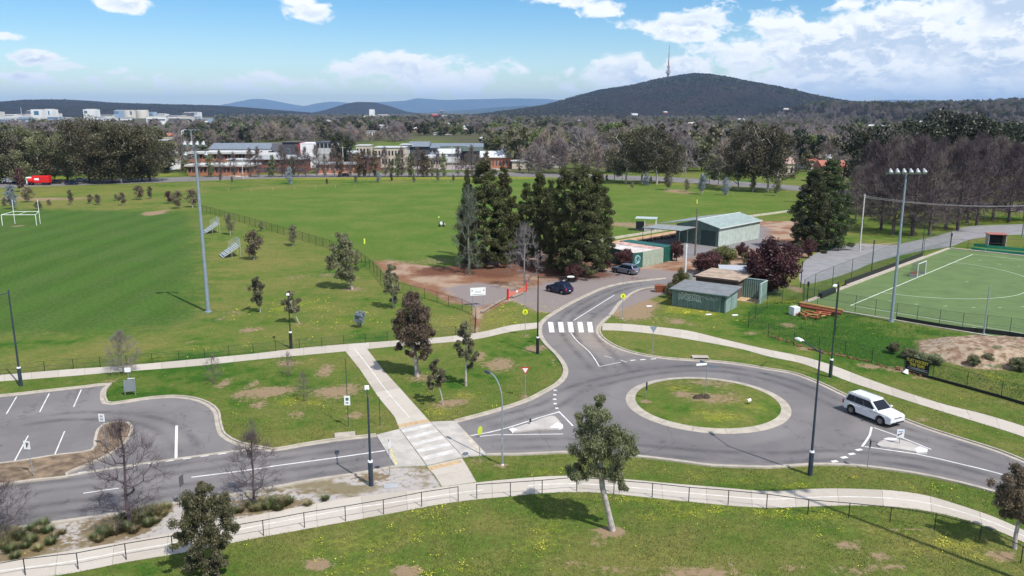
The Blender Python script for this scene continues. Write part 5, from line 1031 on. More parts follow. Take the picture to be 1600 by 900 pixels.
# ================================================================== VEHICLES
def car(px, rz, label, L_, W_, Hh, paint, gl=GLASS, suv=True, cat='car', name='parked_car', roofm=None, z0=0.02, detail=True):
    g = G(*px); o = empty(name, (g.x, g.y, z0), rz, label, cat); wr = .38 if suv else .33; wb = L_ * .60; xf, xr = wb / 2, -wb / 2; hL = L_ / 2
    belt = Hh * .60; sill = .30 if suv else .22; hood = Hh * .585
    def arch(x): return [(x + (wr + .09) * math.cos(a), wr + (wr + .09) * math.sin(a)) for a in [math.pi * (1 - i / 8) for i in range(9)]][::-1] if False else [(x - (wr + .09) * math.cos(math.pi * i / 8), wr + (wr + .09) * math.sin(math.pi * i / 8)) for i in range(9)]
    prof = [(-hL + .05, sill + .08)] + [(xr - (wr + .09), sill)] + arch(xr)[1:-1] + [(xr + (wr + .09), sill), (xf - (wr + .09), sill)] + arch(xf)[1:-1] + [(xf + (wr + .09), sill), (hL - .08, sill + .02), (hL, sill + .18), (hL - .02, hood * .80), (hL - .22, hood * .95), (L_ * .24, belt + .01), (-hL + .22, belt + .03), (-hL + .04, belt - .08), (-hL, sill + .3)]
    n = len(prof); hw = W_ / 2; vs = []
    def yw(x, z):    # plan taper toward both ends and tumblehome
        e = max(0, abs(x) - hL * .55) / (hL * .45); return hw * (1 - .13 * e * e) - .05 * max(0, z - belt * .75)
    for s_ in (-1, 1): vs += [(x, s_ * yw(x, z), z) for x, z in prof]
    m = MB(); m.add(vs, [tuple(range(n)), tuple(range(2 * n - 1, n - 1, -1))] + [((i + 1) % n, i, n + i, n + (i + 1) % n) for i in range(n)])
    m.build('body', paint, o, bevel=.07)
    # cabin
    r0, r1 = -hL + .12, L_ * .235; t0, t1 = -hL + (.42 if suv else .6), L_ * .06; tw_ = hw - .22; bw = hw - .07
    cb = MB(); cb.add([(r0, -bw, belt), (r1, -bw, belt), (r1, bw, belt), (r0, bw, belt), (t0, -tw_, Hh - .06), (t1, -tw_, Hh - .06), (t1, tw_, Hh - .06), (t0, tw_, Hh - .06)], [(3, 2, 1, 0), (4, 5, 6, 7), (0, 1, 5, 4), (1, 2, 6, 5), (2, 3, 7, 6), (3, 0, 4, 7)])
    cb.build('cabin', paint, o, bevel=.08)
    rf_ = MB().box((t0 + t1) / 2, 0, Hh - .05, (t1 - t0) + .04, tw_ * 2 - .02, .08).build('roof', roofm or paint, o, bevel=.03)
    def lerp3(a, b, t): return tuple(a[i] + (b[i] - a[i]) * t for i in range(3))
    def pane(c0, c1, c2, c3, u0, u1, v0, v1, nm, off):
        P_ = []
        for u_, v_ in ((u0, v0), (u1, v0), (u1, v1), (u0, v1)):
            p = lerp3(lerp3(c0, c1, u_), lerp3(c3, c2, u_), v_); P_.append(tuple(p[i] + off[i] for i in range(3)))
        Q = [tuple(p[i] - off[i] * 1.5 for i in range(3)) for p in P_]
        MB().add(P_ + Q, [(0, 1, 2, 3), (0, 4, 5, 1), (1, 5, 6, 2), (2, 6, 7, 3), (3, 7, 4, 0)]).build(nm, gl, o)
    B = [(r0, -bw, belt), (r1, -bw, belt), (r1, bw, belt), (r0, bw, belt)]; T_ = [(t0, -tw_, Hh - .06), (t1, -tw_, Hh - .06), (t1, tw_, Hh - .06), (t0, tw_, Hh - .06)]
    pane(B[1], B[2], T_[2], T_[1], .07, .93, .08, .90, 'windscreen', (.014, 0, .010)); pane(B[3], B[0], T_[0], T_[3], .10, .90, .25, .88, 'rear_window', (-.014, 0, .006))
    for sd_, (b0, b1, t_1, t_0) in ((-1, (B[0], B[1], T_[1], T_[0])), (1, (B[3], B[2], T_[2], T_[3]))):
        for u0, u1 in ((.06, .315), (.325, .615), (.625, .93)): pane(b0, b1, t_1, t_0, u0, u1, .08, .90, 'side_window', (0, sd_ * .014, .004))
    for x in (xf, xr):
        for s_ in (-1, 1):
            wh = MB().cyl((0, -.12, 0), (0, .12, 0), wr, n=18).build('wheel', TYRE, o, (x, s_ * (hw - .14), wr))
            MB().cyl((0, s_ * .10, 0), (0, s_ * .135, 0), wr * .66, wr * .60, n=14).build('rim', RIM, wh)
            for k in range(5):
                a_ = k * 2 * math.pi / 5; MB().box(.5 * wr * .6 * math.cos(a_), s_ * .14, .5 * wr * .6 * math.sin(a_), .07, .02, .07).build('spoke', CHROME, wh)
    MB().box(0, 0, sill - .02, L_ * .86, W_ * .80, .12).build('underbody', BLACK, o)
    for s_ in (-1, 1):
        MB().box(hL - .12, s_ * (hw * .70), hood * .80, .14, .36, .16, s_ * R(-14)).build('headlight', mat('headlight', (.75, .77, .8), .1, .2), o, bevel=.02)
        MB().box(-hL + .06, s_ * (hw * .82), belt * .84, .12, .22, .32).build('tail_light', mat('tail_light', (.35, .015, .02), .3), o, bevel=.02)
        MB().box(L_ * .18, s_ * (hw + .10), belt + .08, .14, .22, .15).build('mirror', paint, o, bevel=.03)
        if suv: MB().cyl((t0 + .1, s_ * (tw_ - .06), Hh + .035), (t1 - .15, s_ * (tw_ - .06), Hh + .035), .022, n=6).build('roof_rail', CHROME, o)
        for x in (-.12, .75): MB().box(x - .25, s_ * (hw - .01), belt - .16, .2, .03, .035).build('door_handle', CHROME, o)
        for x in (-.62, .30, 1.02): MB().box(x, s_ * (hw - .012), (belt + sill) / 2 + .02, .015, .012, belt - sill - .12).build('door_seam', mat('seam_grey', (.12, .12, .13), .6), o)
        MB().box(0, s_ * (hw - .03), sill + .05, wb - 2 * wr - .3, .05, .10).build('sill_trim', mat('trim_dark', (.05, .05, .05), .6), o)
    if detail:
        for k in range(7): MB().box(hL - .045, (k - 3) * .13, hood * .74, .06, .09, .14).build('grille_slot', BLACK, o)
        MB().box(hL - .04, 0, sill + .12, .10, W_ * .72, .12).build('bumper_intake', BLACK, o); MB().box(hL + .005, 0, sill + .26, .03, .38, .11).build('number_plate', mat('plate_white', (.6, .6, .6), .5), o)
    MB().box(-hL - .005, 0, belt * .62, .03, .38, .11).build('number_plate', mat('plate_white', (.6, .6, .6), .5), o)
    return o
CW = mat('car_white', (.66, .67, .68), .22, 0, spec=.6); CB = mat('car_blue', (.012, .022, .06), .18, .2, spec=.6); CS = mat('car_silver', (.22, .27, .34), .25, .5, spec=.5)
ga, gb = G(1331,648), G(1379,667); d = gb - ga
car((1363,653), math.atan2(d.y, d.x), 'white four-wheel drive leaving the roundabout to the right', 4.83, 1.94, 1.78, CW, name='moving_car', z0=.018)
ga, gb = G(889,461), G(857,455.5); d = gb - ga
car((874,457), math.atan2(d.y, d.x) - R(8), 'dark blue hatchback parked on the gravel near the zebra crossing', 4.1, 1.75, 1.55, CB, suv=False, detail=False)
car((977,427), R(136), 'silver grey wagon parked beside the graffiti container', 4.5, 1.8, 1.58, CS, suv=False, detail=False)
# far traffic
def van_box(px, rz, label, L_, W_, Hh, cabm, boxm, cat='truck'):
    g = G(*px); o = empty('truck', (g.x, g.y, .02), rz, label, cat)
    MB().box(L_ * .12, 0, Hh * .58, L_ * .74, W_, Hh * .74).build('cargo_body', boxm, o, bevel=.25); MB().box(-L_ * .40, 0, Hh * .46, L_ * .2, W_ * .95, Hh * .70).build('cab', cabm, o, bevel=.15)
    MB().box(-L_ * .505, 0, Hh * .6, .05, W_ * .8, Hh * .25).build('windscreen', GLASS, o); MB().box(-L_ * .42, -W_ * .48, Hh * .6, L_ * .09, .05, Hh * .2).build('side_window', GLASS, o)
    for x in (-.36, .22, .36):
        for s_ in (-1, 1): MB().cyl((x * L_, s_ * (W_ / 2 - .3), .5), (x * L_, s_ * W_ / 2, .5), .5, n=12).build('wheel', TYRE, o)
    MB().box(.05 * L_, 0, Hh * .2, L_ * .9, W_ * .7, .3).build('chassis', BLACK, o)
    return o
rt_ = van_box((62,289), R(3), 'red tank truck with a white cab driving along the main road', 7.8, 2.5, 3.4, WHITE, mat('truck_red', (.60, .02, .02), .35))
MB().box(-.2, -1.27, 2.1, 1.6, .04, .7).build('white_panel', WHITE, rt_); MB().cyl((-3.0, -1.3, 1.7), (-1.2, -1.3, 1.6), .75, n=12).build('red_drum', MATS['truck_red'], rt_)
van_box((18,287), R(4), 'pale box van at the far left of the main road', 5.5, 2.1, 2.4, mat('van_grey', (.45, .47, .5), .4), MATS['van_grey'], 'van')
car((86,287), R(182), 'dark car following the red truck', 4.4, 1.8, 1.45, mat('car_black', (.02, .02, .03), .3), suv=False, detail=False, name='moving_car')
car((112,288.5), R(2), 'dark blue car with a pale front right of the first dark car', 4.4, 1.8, 1.45, CB, suv=False, detail=False, name='moving_car')
car((128,284), R(3), 'silver car half hidden behind the left gum trunks', 4.4, 1.8, 1.45, CS, suv=False, detail=False, name='moving_car')
car((537,276), R(181), 'black and white car on the main road before the brick wing', 4.4, 1.8, 1.5, MATS['car_black'], suv=False, detail=False, roofm=WHITE, name='moving_car')
# ================================================================== SCHOOL AND FAR BUILDINGS
def bmat(name, col, sc=.4): return mat(name, col, .85, 0, sc, .08)
BR = bmat('orange_brick', (.38, .17, .10)); BRD = bmat('red_brick', (.23, .085, .06)); WH = bmat('white_render', (.78, .78, .78)); CRM = bmat('cream_render', (.52, .46, .36)); PK = bmat('pinkish_panel', (.50, .37, .30))
BLR = corr_mat('blue_grey_roof', (.18, .21, .25), 0, 1.2, .05); WR_ = corr_mat('pale_metal_roof', (.55, .57, .58), 0, 1.2, .05); GRR = corr_mat('grey_roof', (.33, .34, .35), 0, 1.2, .05); TER = bmat('terracotta_roof', (.36, .14, .10)); DKG = bmat('dark_grey_wall', (.08, .085, .10)); GLB = mat('window_dark', (.03, .035, .045), .15); FASC = bmat('pale_fascia', (.50, .50, .49))
def block(x0, x1, yb, yt, depth, wallm, roofm, label, wins=(), name='school_building', cat='building', gable=0.0, eave=.5, roof_t=.35, parent=None, rz=0.0, D=None, door=False, zlift=0.0):
    """a building whose front foot runs from pixel x0 to x1 at ground row yb, its eaves at row yt (or at a given distance D)"""
    if D is None: a, b = G(x0, yb), G(x1, yb); h = HT(((x0 + x1) / 2, yb), yt)
    else:
        a, b = Vector(((x0 - 800) / FPX * D, D, 0)), Vector(((x1 - 800) / FPX * D, D, 0)); k = (450 - yt) / FPX; h = CAMH + D * (k * _c - _s) / (_c + k * _s)
    Lx = b.x - a.x; o = parent or empty(name, (a.x, a.y, 0), rz, label, cat)
    off = (0, 0, 0) if parent is None else (a.x - parent.location.x, a.y - parent.location.y, 0)
    MB().box(Lx / 2, depth / 2, (h + zlift) / 2, Lx, depth, h - zlift).build('wall', wallm, o, off)
    if gable:
        r = MB(); e = eave; r.add([(-e, -e, h), (Lx + e, -e, h), (Lx + e, depth + e, h), (-e, depth + e, h), (-e, depth / 2, h + gable), (Lx + e, depth / 2, h + gable)], [(0, 1, 5, 4), (2, 3, 4, 5), (0, 4, 3), (1, 2, 5), (3, 2, 1, 0)]); r.build('roof', roofm, o, off)
    else: MB().box(Lx / 2, depth / 2, h + roof_t / 2, Lx + 2 * eave, depth + 2 * eave, roof_t).build('roof', roofm, o, off)
    for (z0_, z1_, n, frac, wm) in wins:
        pw = Lx / n; wmesh = MB().box(0, 0, 0, pw * frac, .12, (z1_ - z0_) * h).mesh('window', wm)
        for i in range(n): part('window', wmesh, o, (off[0] + (i + .5) * pw, off[1] - .04, (z0_ + z1_) / 2 * h))
    return o
s1 = block(294, 391, 274.5, 260, 12, BR, FASC, 'long low orange brick school wing beside the main road', [(.38, .80, 16, .62, GLB)], eave=.9, roof_t=.7)
s2 = block(296, 396, 264, 240.5, 9, BR, FASC, 'two-storey orange brick school block with a pale roof edge', [(.70, .95, 18, .66, GLB), (.20, .45, 10, .7, GLB)], eave=.9, roof_t=.8)
block(356, 393, 268.5, 250, 7, mat('porch_white', (.6, .6, .6), .6), WR_, 'sloping white porch roof joining the brick school blocks', name='porch', cat='porch', eave=.4, zlift=0)
s3 = block(396, 475, 270, 249, 12, BRD, GRR, 'red brick school wing with a grey roof in the middle', [(.62, .86, 12, .8, GLB), (.08, .4, 10, .7, DKG)], eave=.8, gable=1.6)
s4 = block(328, 469, 258, 233, 16, WH, BLR, 'long white school hall with a blue-grey roof', [(.82, .88, 8, .45, GLB)], eave=.3, gable=2.6)
o = s4; MB().box(33, 1.5, 8.6, 5.2, 4, 3.4).build('roof_box', mat('plant_grey', (.16, .16, .19), .7), o)
block(471, 495.5, 262, 224.5, 14, WH, WH, 'tall plain white cube of the school', name='white_cube_building', eave=.1, roof_t=.2)
block(468.2, 471, 262, 224, 14, mat('red_panel', (.50, .02, .04), .5), mat('red_panel', (.5, .02, .04), .5), 'red fin wall on the left of the white cube', name='fin_wall', cat='wall', eave=.05, roof_t=.1)
block(495.5, 520, 262, 223, 16, mat('grey_frame', (.40, .41, .40), .7), DKG, 'grey framed building right of the white cube', [(.80, .98, 4, .8, GLB), (.55, .75, 4, .8, FASC)], eave=.2)
block(443, 490, 259, 222.5, 10, DKG, bmat('dark_flat_roof', (.10, .10, .11)), 'dark plant room rising behind the school hall', name='plant_room', cat='plant room', eave=.5, roof_t=.3)
block(516, 553, 264, 240, 14, BR, WR_, 'orange brick pavilion with a white roof', [(.72, .95, 6, .8, DKG)], eave=.6, roof_t=.6)
block(494, 553, 271, 257, 8, BR, GRR, 'low brick annex in front of the pavilion', [(.35, .8, 8, .5, DKG)], eave=.8, roof_t=.6)
block(557, 578, 256, 228, 10, CRM, FASC, 'cream block beside the dark rounded tree', [(.6, .85, 4, .5, GLB)], eave=.2)
block(586, 632, 262, 231, 12, CRM, WR_, 'pale cream two-storey block behind the poplars', [(.62, .85, 9, .5, GLB), (.2, .45, 9, .5, GLB)], eave=.3)
block(560, 590, 268, 246, 9, BRD, GRR, 'dark brick block behind the poplars left', [(.4, .8, 6, .5, GLB)])
block(641, 668, 250, 229, 14, DKG, BLR, 'grey-roofed hall left of the tent roofs', eave=1, gable=2.4)
block(628, 642, 250, 226.5, 10, FASC, WR_, 'small white-roofed store left of the grey hall', eave=.8)
block(669, 752, 246, 231, 20, mat('blue_grey_wall', (.28, .33, .40), .7), BLR, 'very long blue-grey roofed hall', [(.55, .8, 12, .6, GLB)], eave=1.0, gable=2.2)
block(684, 716, 254, 240, 12, bmat('pavilion_white', (.6, .6, .6)), WR_, 'white hipped pavilion in front of the long hall', eave=.9, gable=2.2)
block(690, 726, 250.5, 236.5, 10, DKG, bmat('tent_green', (.07, .10, .085)), 'dark green tent-shaped roof behind the pavilion', name='tent_roof', cat='tent roof', eave=1, gable=2.6)
block(726, 752, 251, 236, 10, DKG, MATS['tent_green'], 'second dark green tent-shaped roof, right of the first', name='tent_roof', cat='tent roof', eave=1, gable=2.0)
block(668, 694, 263, 246.5, 9, CRM, WR_, 'low cream building with a white fascia behind the road trees', [(.4, .75, 6, .6, GLB)], eave=1.0, roof_t=.9)
ch = block(752, 800, 263, 246, 13, BR, WR_, 'orange brick chapel with a white roof and small dome', [(.25, .7, 9, .4, DKG)], name='chapel', cat='chapel', eave=.8, gable=2.6)
MB().cyl((10.2, 6, 6.0), (10.2, 6, 8.4), 3.2, 1.1, 12).build('dome', WR_, ch); MB().cyl((10.2, 6, 8.3), (10.2, 6, 11.2), .5, .06, 8).build('spire', WHITE, ch)
block(800, 822, 264, 252, 10, CRM, WR_, 'low cream building right of the chapel', eave=.6)
block(857, 876, 262, 247, 8, bmat('cottage_white', (.55, .52, .46)), WR_, 'small white cottage among the bare trees, centre', name='cottage', cat='cottage', eave=.5, gable=1.4)
block(247, 270, 241, 219.5, 8, bmat('shed_pale', (.40, .42, .38)), WR_, 'long pale shed behind the grassed drive', name='shed', cat='shed', eave=.4)
block(250, 266, 224, 212, 10, CRM, TER, 'cottage with a reddish roof beyond the pale shed', name='cottage', cat='cottage', gable=2)
block(252, 266, 266, 251, 6, WH, FASC, 'white gatehouse beside the parked cars on the drive', name='gatehouse', cat='gatehouse', eave=.3)
block(272, 286, 264, 253.5, 3, WH, FASC, 'low white wall box at the end of the drive', name='gatehouse', cat='gatehouse', eave=.1)
block(347, 380, 216.5, 209.5, 12, bmat('villa_white', (.6, .58, .55)), WR_, 'white villa seen between the trees above the school roof', [(.4, .8, 6, .5, GLB)], name='villa', cat='villa', gable=2)
block(527, 552, 214, 205, 10, bmat('salmon_wall', (.42, .19, .13)), TER, 'long salmon brick house with a low roof', name='house', cat='house', gable=1.5)
block(552, 568, 214, 207, 10, bmat('salmon_bright', (.50, .15, .13)), TER, 'bright red-roofed house next to the salmon house', name='house', cat='house', gable=1.8)
block(569, 586, 212, 205, 10, bmat('pale_house', (.6, .55, .52)), WR_, 'white house right of the bright red roof', [(.3, .7, 4, .5, GLB)], name='house', cat='house', eave=.6)
block(677, 708, 211, 207.5, 10, FASC, WR_, 'thin pale roof line above the grey halls', name='house', cat='house', eave=.5)
block(929, 958, 252, 239, 12, CRM, TER, 'cream house with a tiled roof left of the large gums', name='house', cat='house', gable=2.2)
block(922, 945, 246, 233, 10, FASC, WR_, 'pale roofed house among bare trees left of the gums', name='house', cat='house', gable=2)
block(1286, 1322, 286, 263, 11, bmat('tan_wall', (.40, .28, .2)), TER, 'tan house with a red roof behind the dark conifer', [(.3, .7, 4, .35, GLB)], name='house', cat='house', gable=2.6)
block(1200, 1240, 276, 256, 11, CRM, bmat('pink_tile', (.38, .26, .22)), 'cream house with a pinkish roof behind the bare street trees', [(.3, .7, 5, .4, GLB)], name='house', cat='house', gable=2.6)
# houses glimpsed in the suburb beyond
hr_ = random.Random(12)
spots_h = [(1212,180,10),(1218,170,6),(1288,168,8),(1308,166,5),(1360,174,12),(1362,196,24),(1422,190,12),(1445,192,8),(1440,196,6),(987,178,8),(1034,175,5),(905,188,6),(1040,205,10),(1228,204,10),(1320,204,10),(1180,214,12),(1260,250,16),(1296,232,18),(1590,206,12),(1530,240,8),(870,215,8),(845,206,6),(760,214,10),(600,196,8),(610,200,7),(433,196,8),(330,190,6),(418,203,8),(70,196,8),(96,212,6),(520,188,6),(940,220,9),(1010,226,9),(1120,232,9),(1270,214,7),(1180,196,9),(1150,186,8),(1075,192,9),(1000,198,8),(965,204,9),(820,198,9),(790,205,8),(730,197,8),(700,193,7),(1345,210,9),(1240,222,12),(1290,245,14),(1080,218,10),(900,232,12),(1390,184,8),(1490,180,9),(1530,192,9),(1560,176,8),(655,200,8),(480,204,9),(370,198,8),(300,204,9),(1100,200,9),(1145,222,11),(850,228,12)]
for i, (x, y, w_) in enumerate(spots_h):
    yy_ = y + 6 + (y - 160) * .06; D = CAMH * FPX / max(12, (yy_ - 174)) if yy_ > 186 else 2400
    Lx = w_ / FPX * D * 1.25; zt = CAMH + (174 - y) / FPX * D
    o = empty('house', ((x - 800) / FPX * D, D, max(0, zt - 3.0)), R(hr_.uniform(-25, 25)), 'pale roofed suburban house glimpsed among the far trees', 'house', 'houses glimpsed in the suburb beyond the main road')
    wm_ = hr_.choice([CRM, WH, MATS['pale_house'], BR]); rm_ = hr_.choice([WR_, GRR, TER, FASC, WR_])
    MB().box(0, 0, 1.5, Lx, 9, 3).build('wall', wm_, o); MB().add([(-Lx / 2 - .5, -5, 3), (Lx / 2 + .5, -5, 3), (Lx / 2 + .5, 5, 3), (-Lx / 2 - .5, 5, 3), (-Lx / 2 + 1, 0, 5), (Lx / 2 - 1, 0, 5)], [(0, 1, 5, 4), (2, 3, 4, 5), (0, 4, 3), (1, 2, 5), (3, 2, 1, 0)]).build('roof', rm_, o)
# city skyline
SKG = bmat('tower_grey', (.12, .12, .15), .02); SKW = bmat('tower_white', (.72, .72, .70), .02); SKC = bmat('tower_cream', (.60, .56, .50), .02); SKB = bmat('tower_blue', (.28, .38, .50), .02); STR = mat('tower_windows', (.10, .14, .20), .3)
sky_l = [(-14,5,171,SKG,'dark grey office tower at the left edge of the far skyline',0),(5,15,174.5,SKC,'cream office block beside the dark tower',0),(15,40,179,SKW,'broad white low block in the skyline',2),(40,57,178,SKC,'cream low block under the thin mast',2),(57,65,173,SKG,'narrow dark block left of the white twin-window block',0),(65,82,171,SKW,'left half of the white block with a blue panel',9),(82,98,171,SKW,'right half of the white block with a blue panel',9),(98,104,177,SKC,'stepped cream block right of the twin-window block',0),
 (145,163,171,SKW,'white tower framed above the gum crown',8),(163,192,179,SKC,'low pale blocks between the white tower and the drums',2),(192,200,172.5,SKB,'slim blue-grey block left of the drums',3),(201,221,172,SKC,'left of the two rounded cream towers',5),(222,241,172.5,SKC,'right of the two rounded cream towers',0),(241,254,175,SKB,'blue-grey block right of the rounded towers',3),(254,270,178,SKW,'white low block with mixed roofs',2),(270,296,180,SKC,'long low cream block in the right of the skyline',2),(296,308,176,SKG,'dark glass block near the skyline right end',0),(306,320,175,SKW,'white stepped block at the skyline right end',3),
 (570,581,181,SKW,'low white hangar in the central gap',0),(582,588,171,SKW,'slim white tower in the central gap',0),(591,612,179.5,SKC,'cream low block right of the slim tower',2),(632,652,181,SKC,'distant cream row at the hill foot',2),(676,686,178.5,mat('skyline_red', (.45, .03, .05), .6),'red block on the far skyline',0),(688,700,180,SKW,'white block right of the red one',0),(690,694,173,SKG,'small dark tower beside the red block',0)]
for i, (x0, x1, yt, m_, lb, nw) in enumerate(sky_l):
    D = 3000 + (i % 5) * 60; h = CAMH + (174 - yt) / FPX * D; X0, X1 = (x0 - 800) / FPX * D, (x1 - 800) / FPX * D
    o = empty('office_tower', ((X0 + X1) / 2, D, 0), 0, lb, 'office building', 'city skyline beyond the gum trees')
    if 'rounded' in lb: MB().cyl((0, 20, 0), (0, 20, h), (X1 - X0) / 2, n=20).build('wall', m_, o)
    else: MB().box(0, 20, h / 2, X1 - X0, 40, h).build('wall', m_, o)
    MB().box(0, 20, h + .8, (X1 - X0) * .7, 24, 2.0).build('roof_plant', SKG if i % 2 else SKC, o)
    if nw == 9: MB().box(0, -.3, h * .62, (X1 - X0) * .42, .8, h * .42).build('window', mat('blue_glass', (.05, .16, .26), .2), o)
    elif nw == 8: MB().box(-(X1 - X0) * .28, -.3, h * .7, (X1 - X0) * .25, .8, h * .3).build('window', STR, o)
    elif nw:
        for k in range(nw): MB().box(0, -.3, h * (.92 - .14 * k) if nw < 4 else h * (.92 - .09 * k), (X1 - X0) * .9, .8, h * .035).build('window', STR, o)
cr_ = random.Random(77)
for i in range(34):          # low blocks in front of the towers
    D = cr_.uniform(1650, 2700); xp_ = cr_.uniform(-12, 325); yt = cr_.uniform(181, 186); h = CAMH + (174 - yt) / FPX * D
    if h < 3: h = 4 + cr_.random() * 4
    Lx = cr_.uniform(14, 42); o = empty('city_block', ((xp_ - 800) / FPX * D, D, 0), R(cr_.uniform(-12, 12)), 'low pale city block at the foot of the skyline towers', 'office building', 'low blocks at the foot of the skyline')
    MB().box(0, 10, h / 2, Lx, 20, h).build('wall', cr_.choice([SKW, SKC, SKW, SKB, SKG]), o); MB().box(0, 10, h + .3, Lx * 1.03, 21, .6).build('roof', cr_.choice([SKC, SKG, SKW]), o)
    MB().box(0, -.2, h * .6, Lx * .9, .5, h * .18).build('window', STR, o)
D = 3050; o = empty('radio_mast', ((50.5 - 800) / FPX * D, D, 0), 0, 'thin mast above the cream skyline block', 'mast'); MB().cyl((0, 0, 0), (0, 0, CAMH + (174 - 168) / FPX * D), 1.2, .8, 6).build('shaft', FASC, o)
# ================================================================== HILLS
def hill_mat(name, ca, cb, cc, s):
    m = bpy.data.materials.new(name); m.use_nodes = True; t = NT(m.node_tree); pos = t.n('ShaderNodeNewGeometry').outputs['Position']
    c = t.mix(t.ramp(t.noise(pos, s, 5, .6), .35, .65), ca, cb); c = t.mix(t.ramp(t.noise(pos, s * 14, 4, .7), .45, .75), c, cc)
    bp = t.n('ShaderNodeBump', {'Height': t.noise(pos, s * 14, 3, .7), 'Strength': 1.0, 'Distance': .9 / s * .006})
    t.n('ShaderNodeOutputMaterial', {0: t.n('ShaderNodeBsdfPrincipled', {'Base Color': c, 'Roughness': 1, 'Specular IOR Level': 0, 'Normal': bp})}); return m
HM1 = hill_mat('bush_hill', (.016, .020, .020), (.030, .026, .026), (.050, .040, .036), .0035)
HM2 = hill_mat('blue_range', (.025, .04, .035), (.05, .058, .05), (.075, .07, .055), .0012)
def hill(name, prof, D, depth, label, m_, nx_=160, ny_=40, rough=.06, seed=1, back=1.0, tree=0.0, low=0.0):
    xs_ = np.linspace(prof[0][0], prof[-1][0], nx_); hs = low + np.interp(xs_, [p[0] for p in prof], [p[1] for p in prof])
    ker = np.hanning(7); ker /= ker.sum(); hs = np.convolve(np.pad(hs, 3, 'edge'), ker, 'valid')
    zr = np.maximum(CAMH + (174 - hs) / FPX * D, 1.0)
    t = np.linspace(-1, back, ny_); XX = np.tile((xs_ - 800) / FPX, (ny_, 1)); YY = D + t[:, None] * depth * np.ones(nx_)
    prof_t = np.where(t < 0, 1 - (-t) ** 1.7, 1 - (t / max(back, 1e-6)) ** 2 * .8)[:, None]
    XX = XX * D + (YY - D) * XX * .3
    n_ = fbm2(XX / D * 60, YY / D * 60, 1.2, seed); n3 = fbm2(XX / D * 60, YY / D * 60, 7, seed + 3)
    edge = np.clip(np.minimum(np.linspace(0, 1, nx_), np.linspace(1, 0, nx_)) * 14, 0, 1)[None, :]
    Z = zr[None, :] * prof_t * (1 + rough * n_ * np.clip(-t * 2.2, 0, 1)[:, None] + rough * .4 * n3 * np.clip(-t * 2.2, 0, 1)[:, None]) * edge - 2
    if tree: Z += tree * np.random.RandomState(seed).rand(*Z.shape) * (Z > 5)
    V_ = np.stack([XX, YY, Z], -1).reshape(-1, 3); idx = np.arange(nx_ * ny_).reshape(ny_, nx_)
    Fq = np.stack([idx[:-1, :-1], idx[:-1, 1:], idx[1:, 1:], idx[1:, :-1]], -1).reshape(-1, 4)
    o = part(name, mesh_np(name, V_, Fq, m_, smooth=not tree), None); tag(o, label, kind='structure'); return o, xs_, zr, D
hill('mountain', [(-900,168),(-300,160),(-60,161),(20,166),(50,164),(75,160),(100,157),(160,162),(260,170),(330,176)], 12000, 3000, 'hazy range behind the left hill', HM2, seed=4)
hill('hill', [(-900,175),(-400,160),(-200,172),(-40,166),(30,166),(75,159),(100,154.5),(130,154.5),(160,157.5),(220,160),(280,161.5),(350,163),(400,167.5),(440,171.5),(500,176),(540,178)], 6000, 2200, 'long dark wooded hill behind the city buildings', HM1, 260, 50, .10, 7, tree=3, low=2.0)
hill('mountain', [(300,176),(385,162),(400,158),(415,154.5),(430,157),(460,163),(485,166.5),(510,160.5),(530,159),(560,162),(600,160),(640,158),(655,154),(700,157),(720,156),(760,155.5),(800,154.5),(850,155),(900,160),(1050,170)], 30000, 5000, 'pale blue far mountain range', HM2, 200, 30, .12, 9)
hill('mountain', [(640,178),(680,175),(740,171),(780,167.5),(820,165),(870,168),(900,176)], 17000, 2500, 'blue middle ridge right of the round hill', HM2, seed=13)
hill('hill', [(495,180),(530,170),(550,162),(565,159.5),(590,160),(610,165),(630,173),(650,176.5),(700,179)], 9000, 1500, 'small round hill in the middle distance', HM1, 120, 40, .10, 15)
hill('mountain', [(1180,165),(1230,158),(1300,160),(1350,160),(1372,155.5),(1400,158),(1420,155.5),(1440,157),(1465,160),(1530,160),(1620,156),(1800,158),(2400,165)], 26000, 4000, 'pale blue range on the right skyline', HM2, seed=17)
hill('hill', [(690,181),(750,173),(800,168),(850,160.5),(880,152),(900,146.5),(930,138),(975,132),(1000,127),(1020,122),(1050,116.5),(1070,115),(1100,118),(1120,123),(1140,129.5),(1160,130.5),(1180,136),(1200,142),(1230,150),(1260,155),(1290,160),(1330,168),(1400,180)], 5160, 2100, 'dark wooded mountain carrying the telecommunications tower', HM1, 420, 90, .09, 21, tree=3, low=4.0)
hill('hill', [(1150,188),(1210,174),(1230,166),(1280,163),(1340,164.5),(1400,163),(1450,162),(1500,161.5),(1540,159),(1600,155.5),(1700,155),(1900,160),(2300,164)], 2600, 1500, 'low suburban ridge on the right skyline', HM1, 260, 60, .08, 25, tree=1)
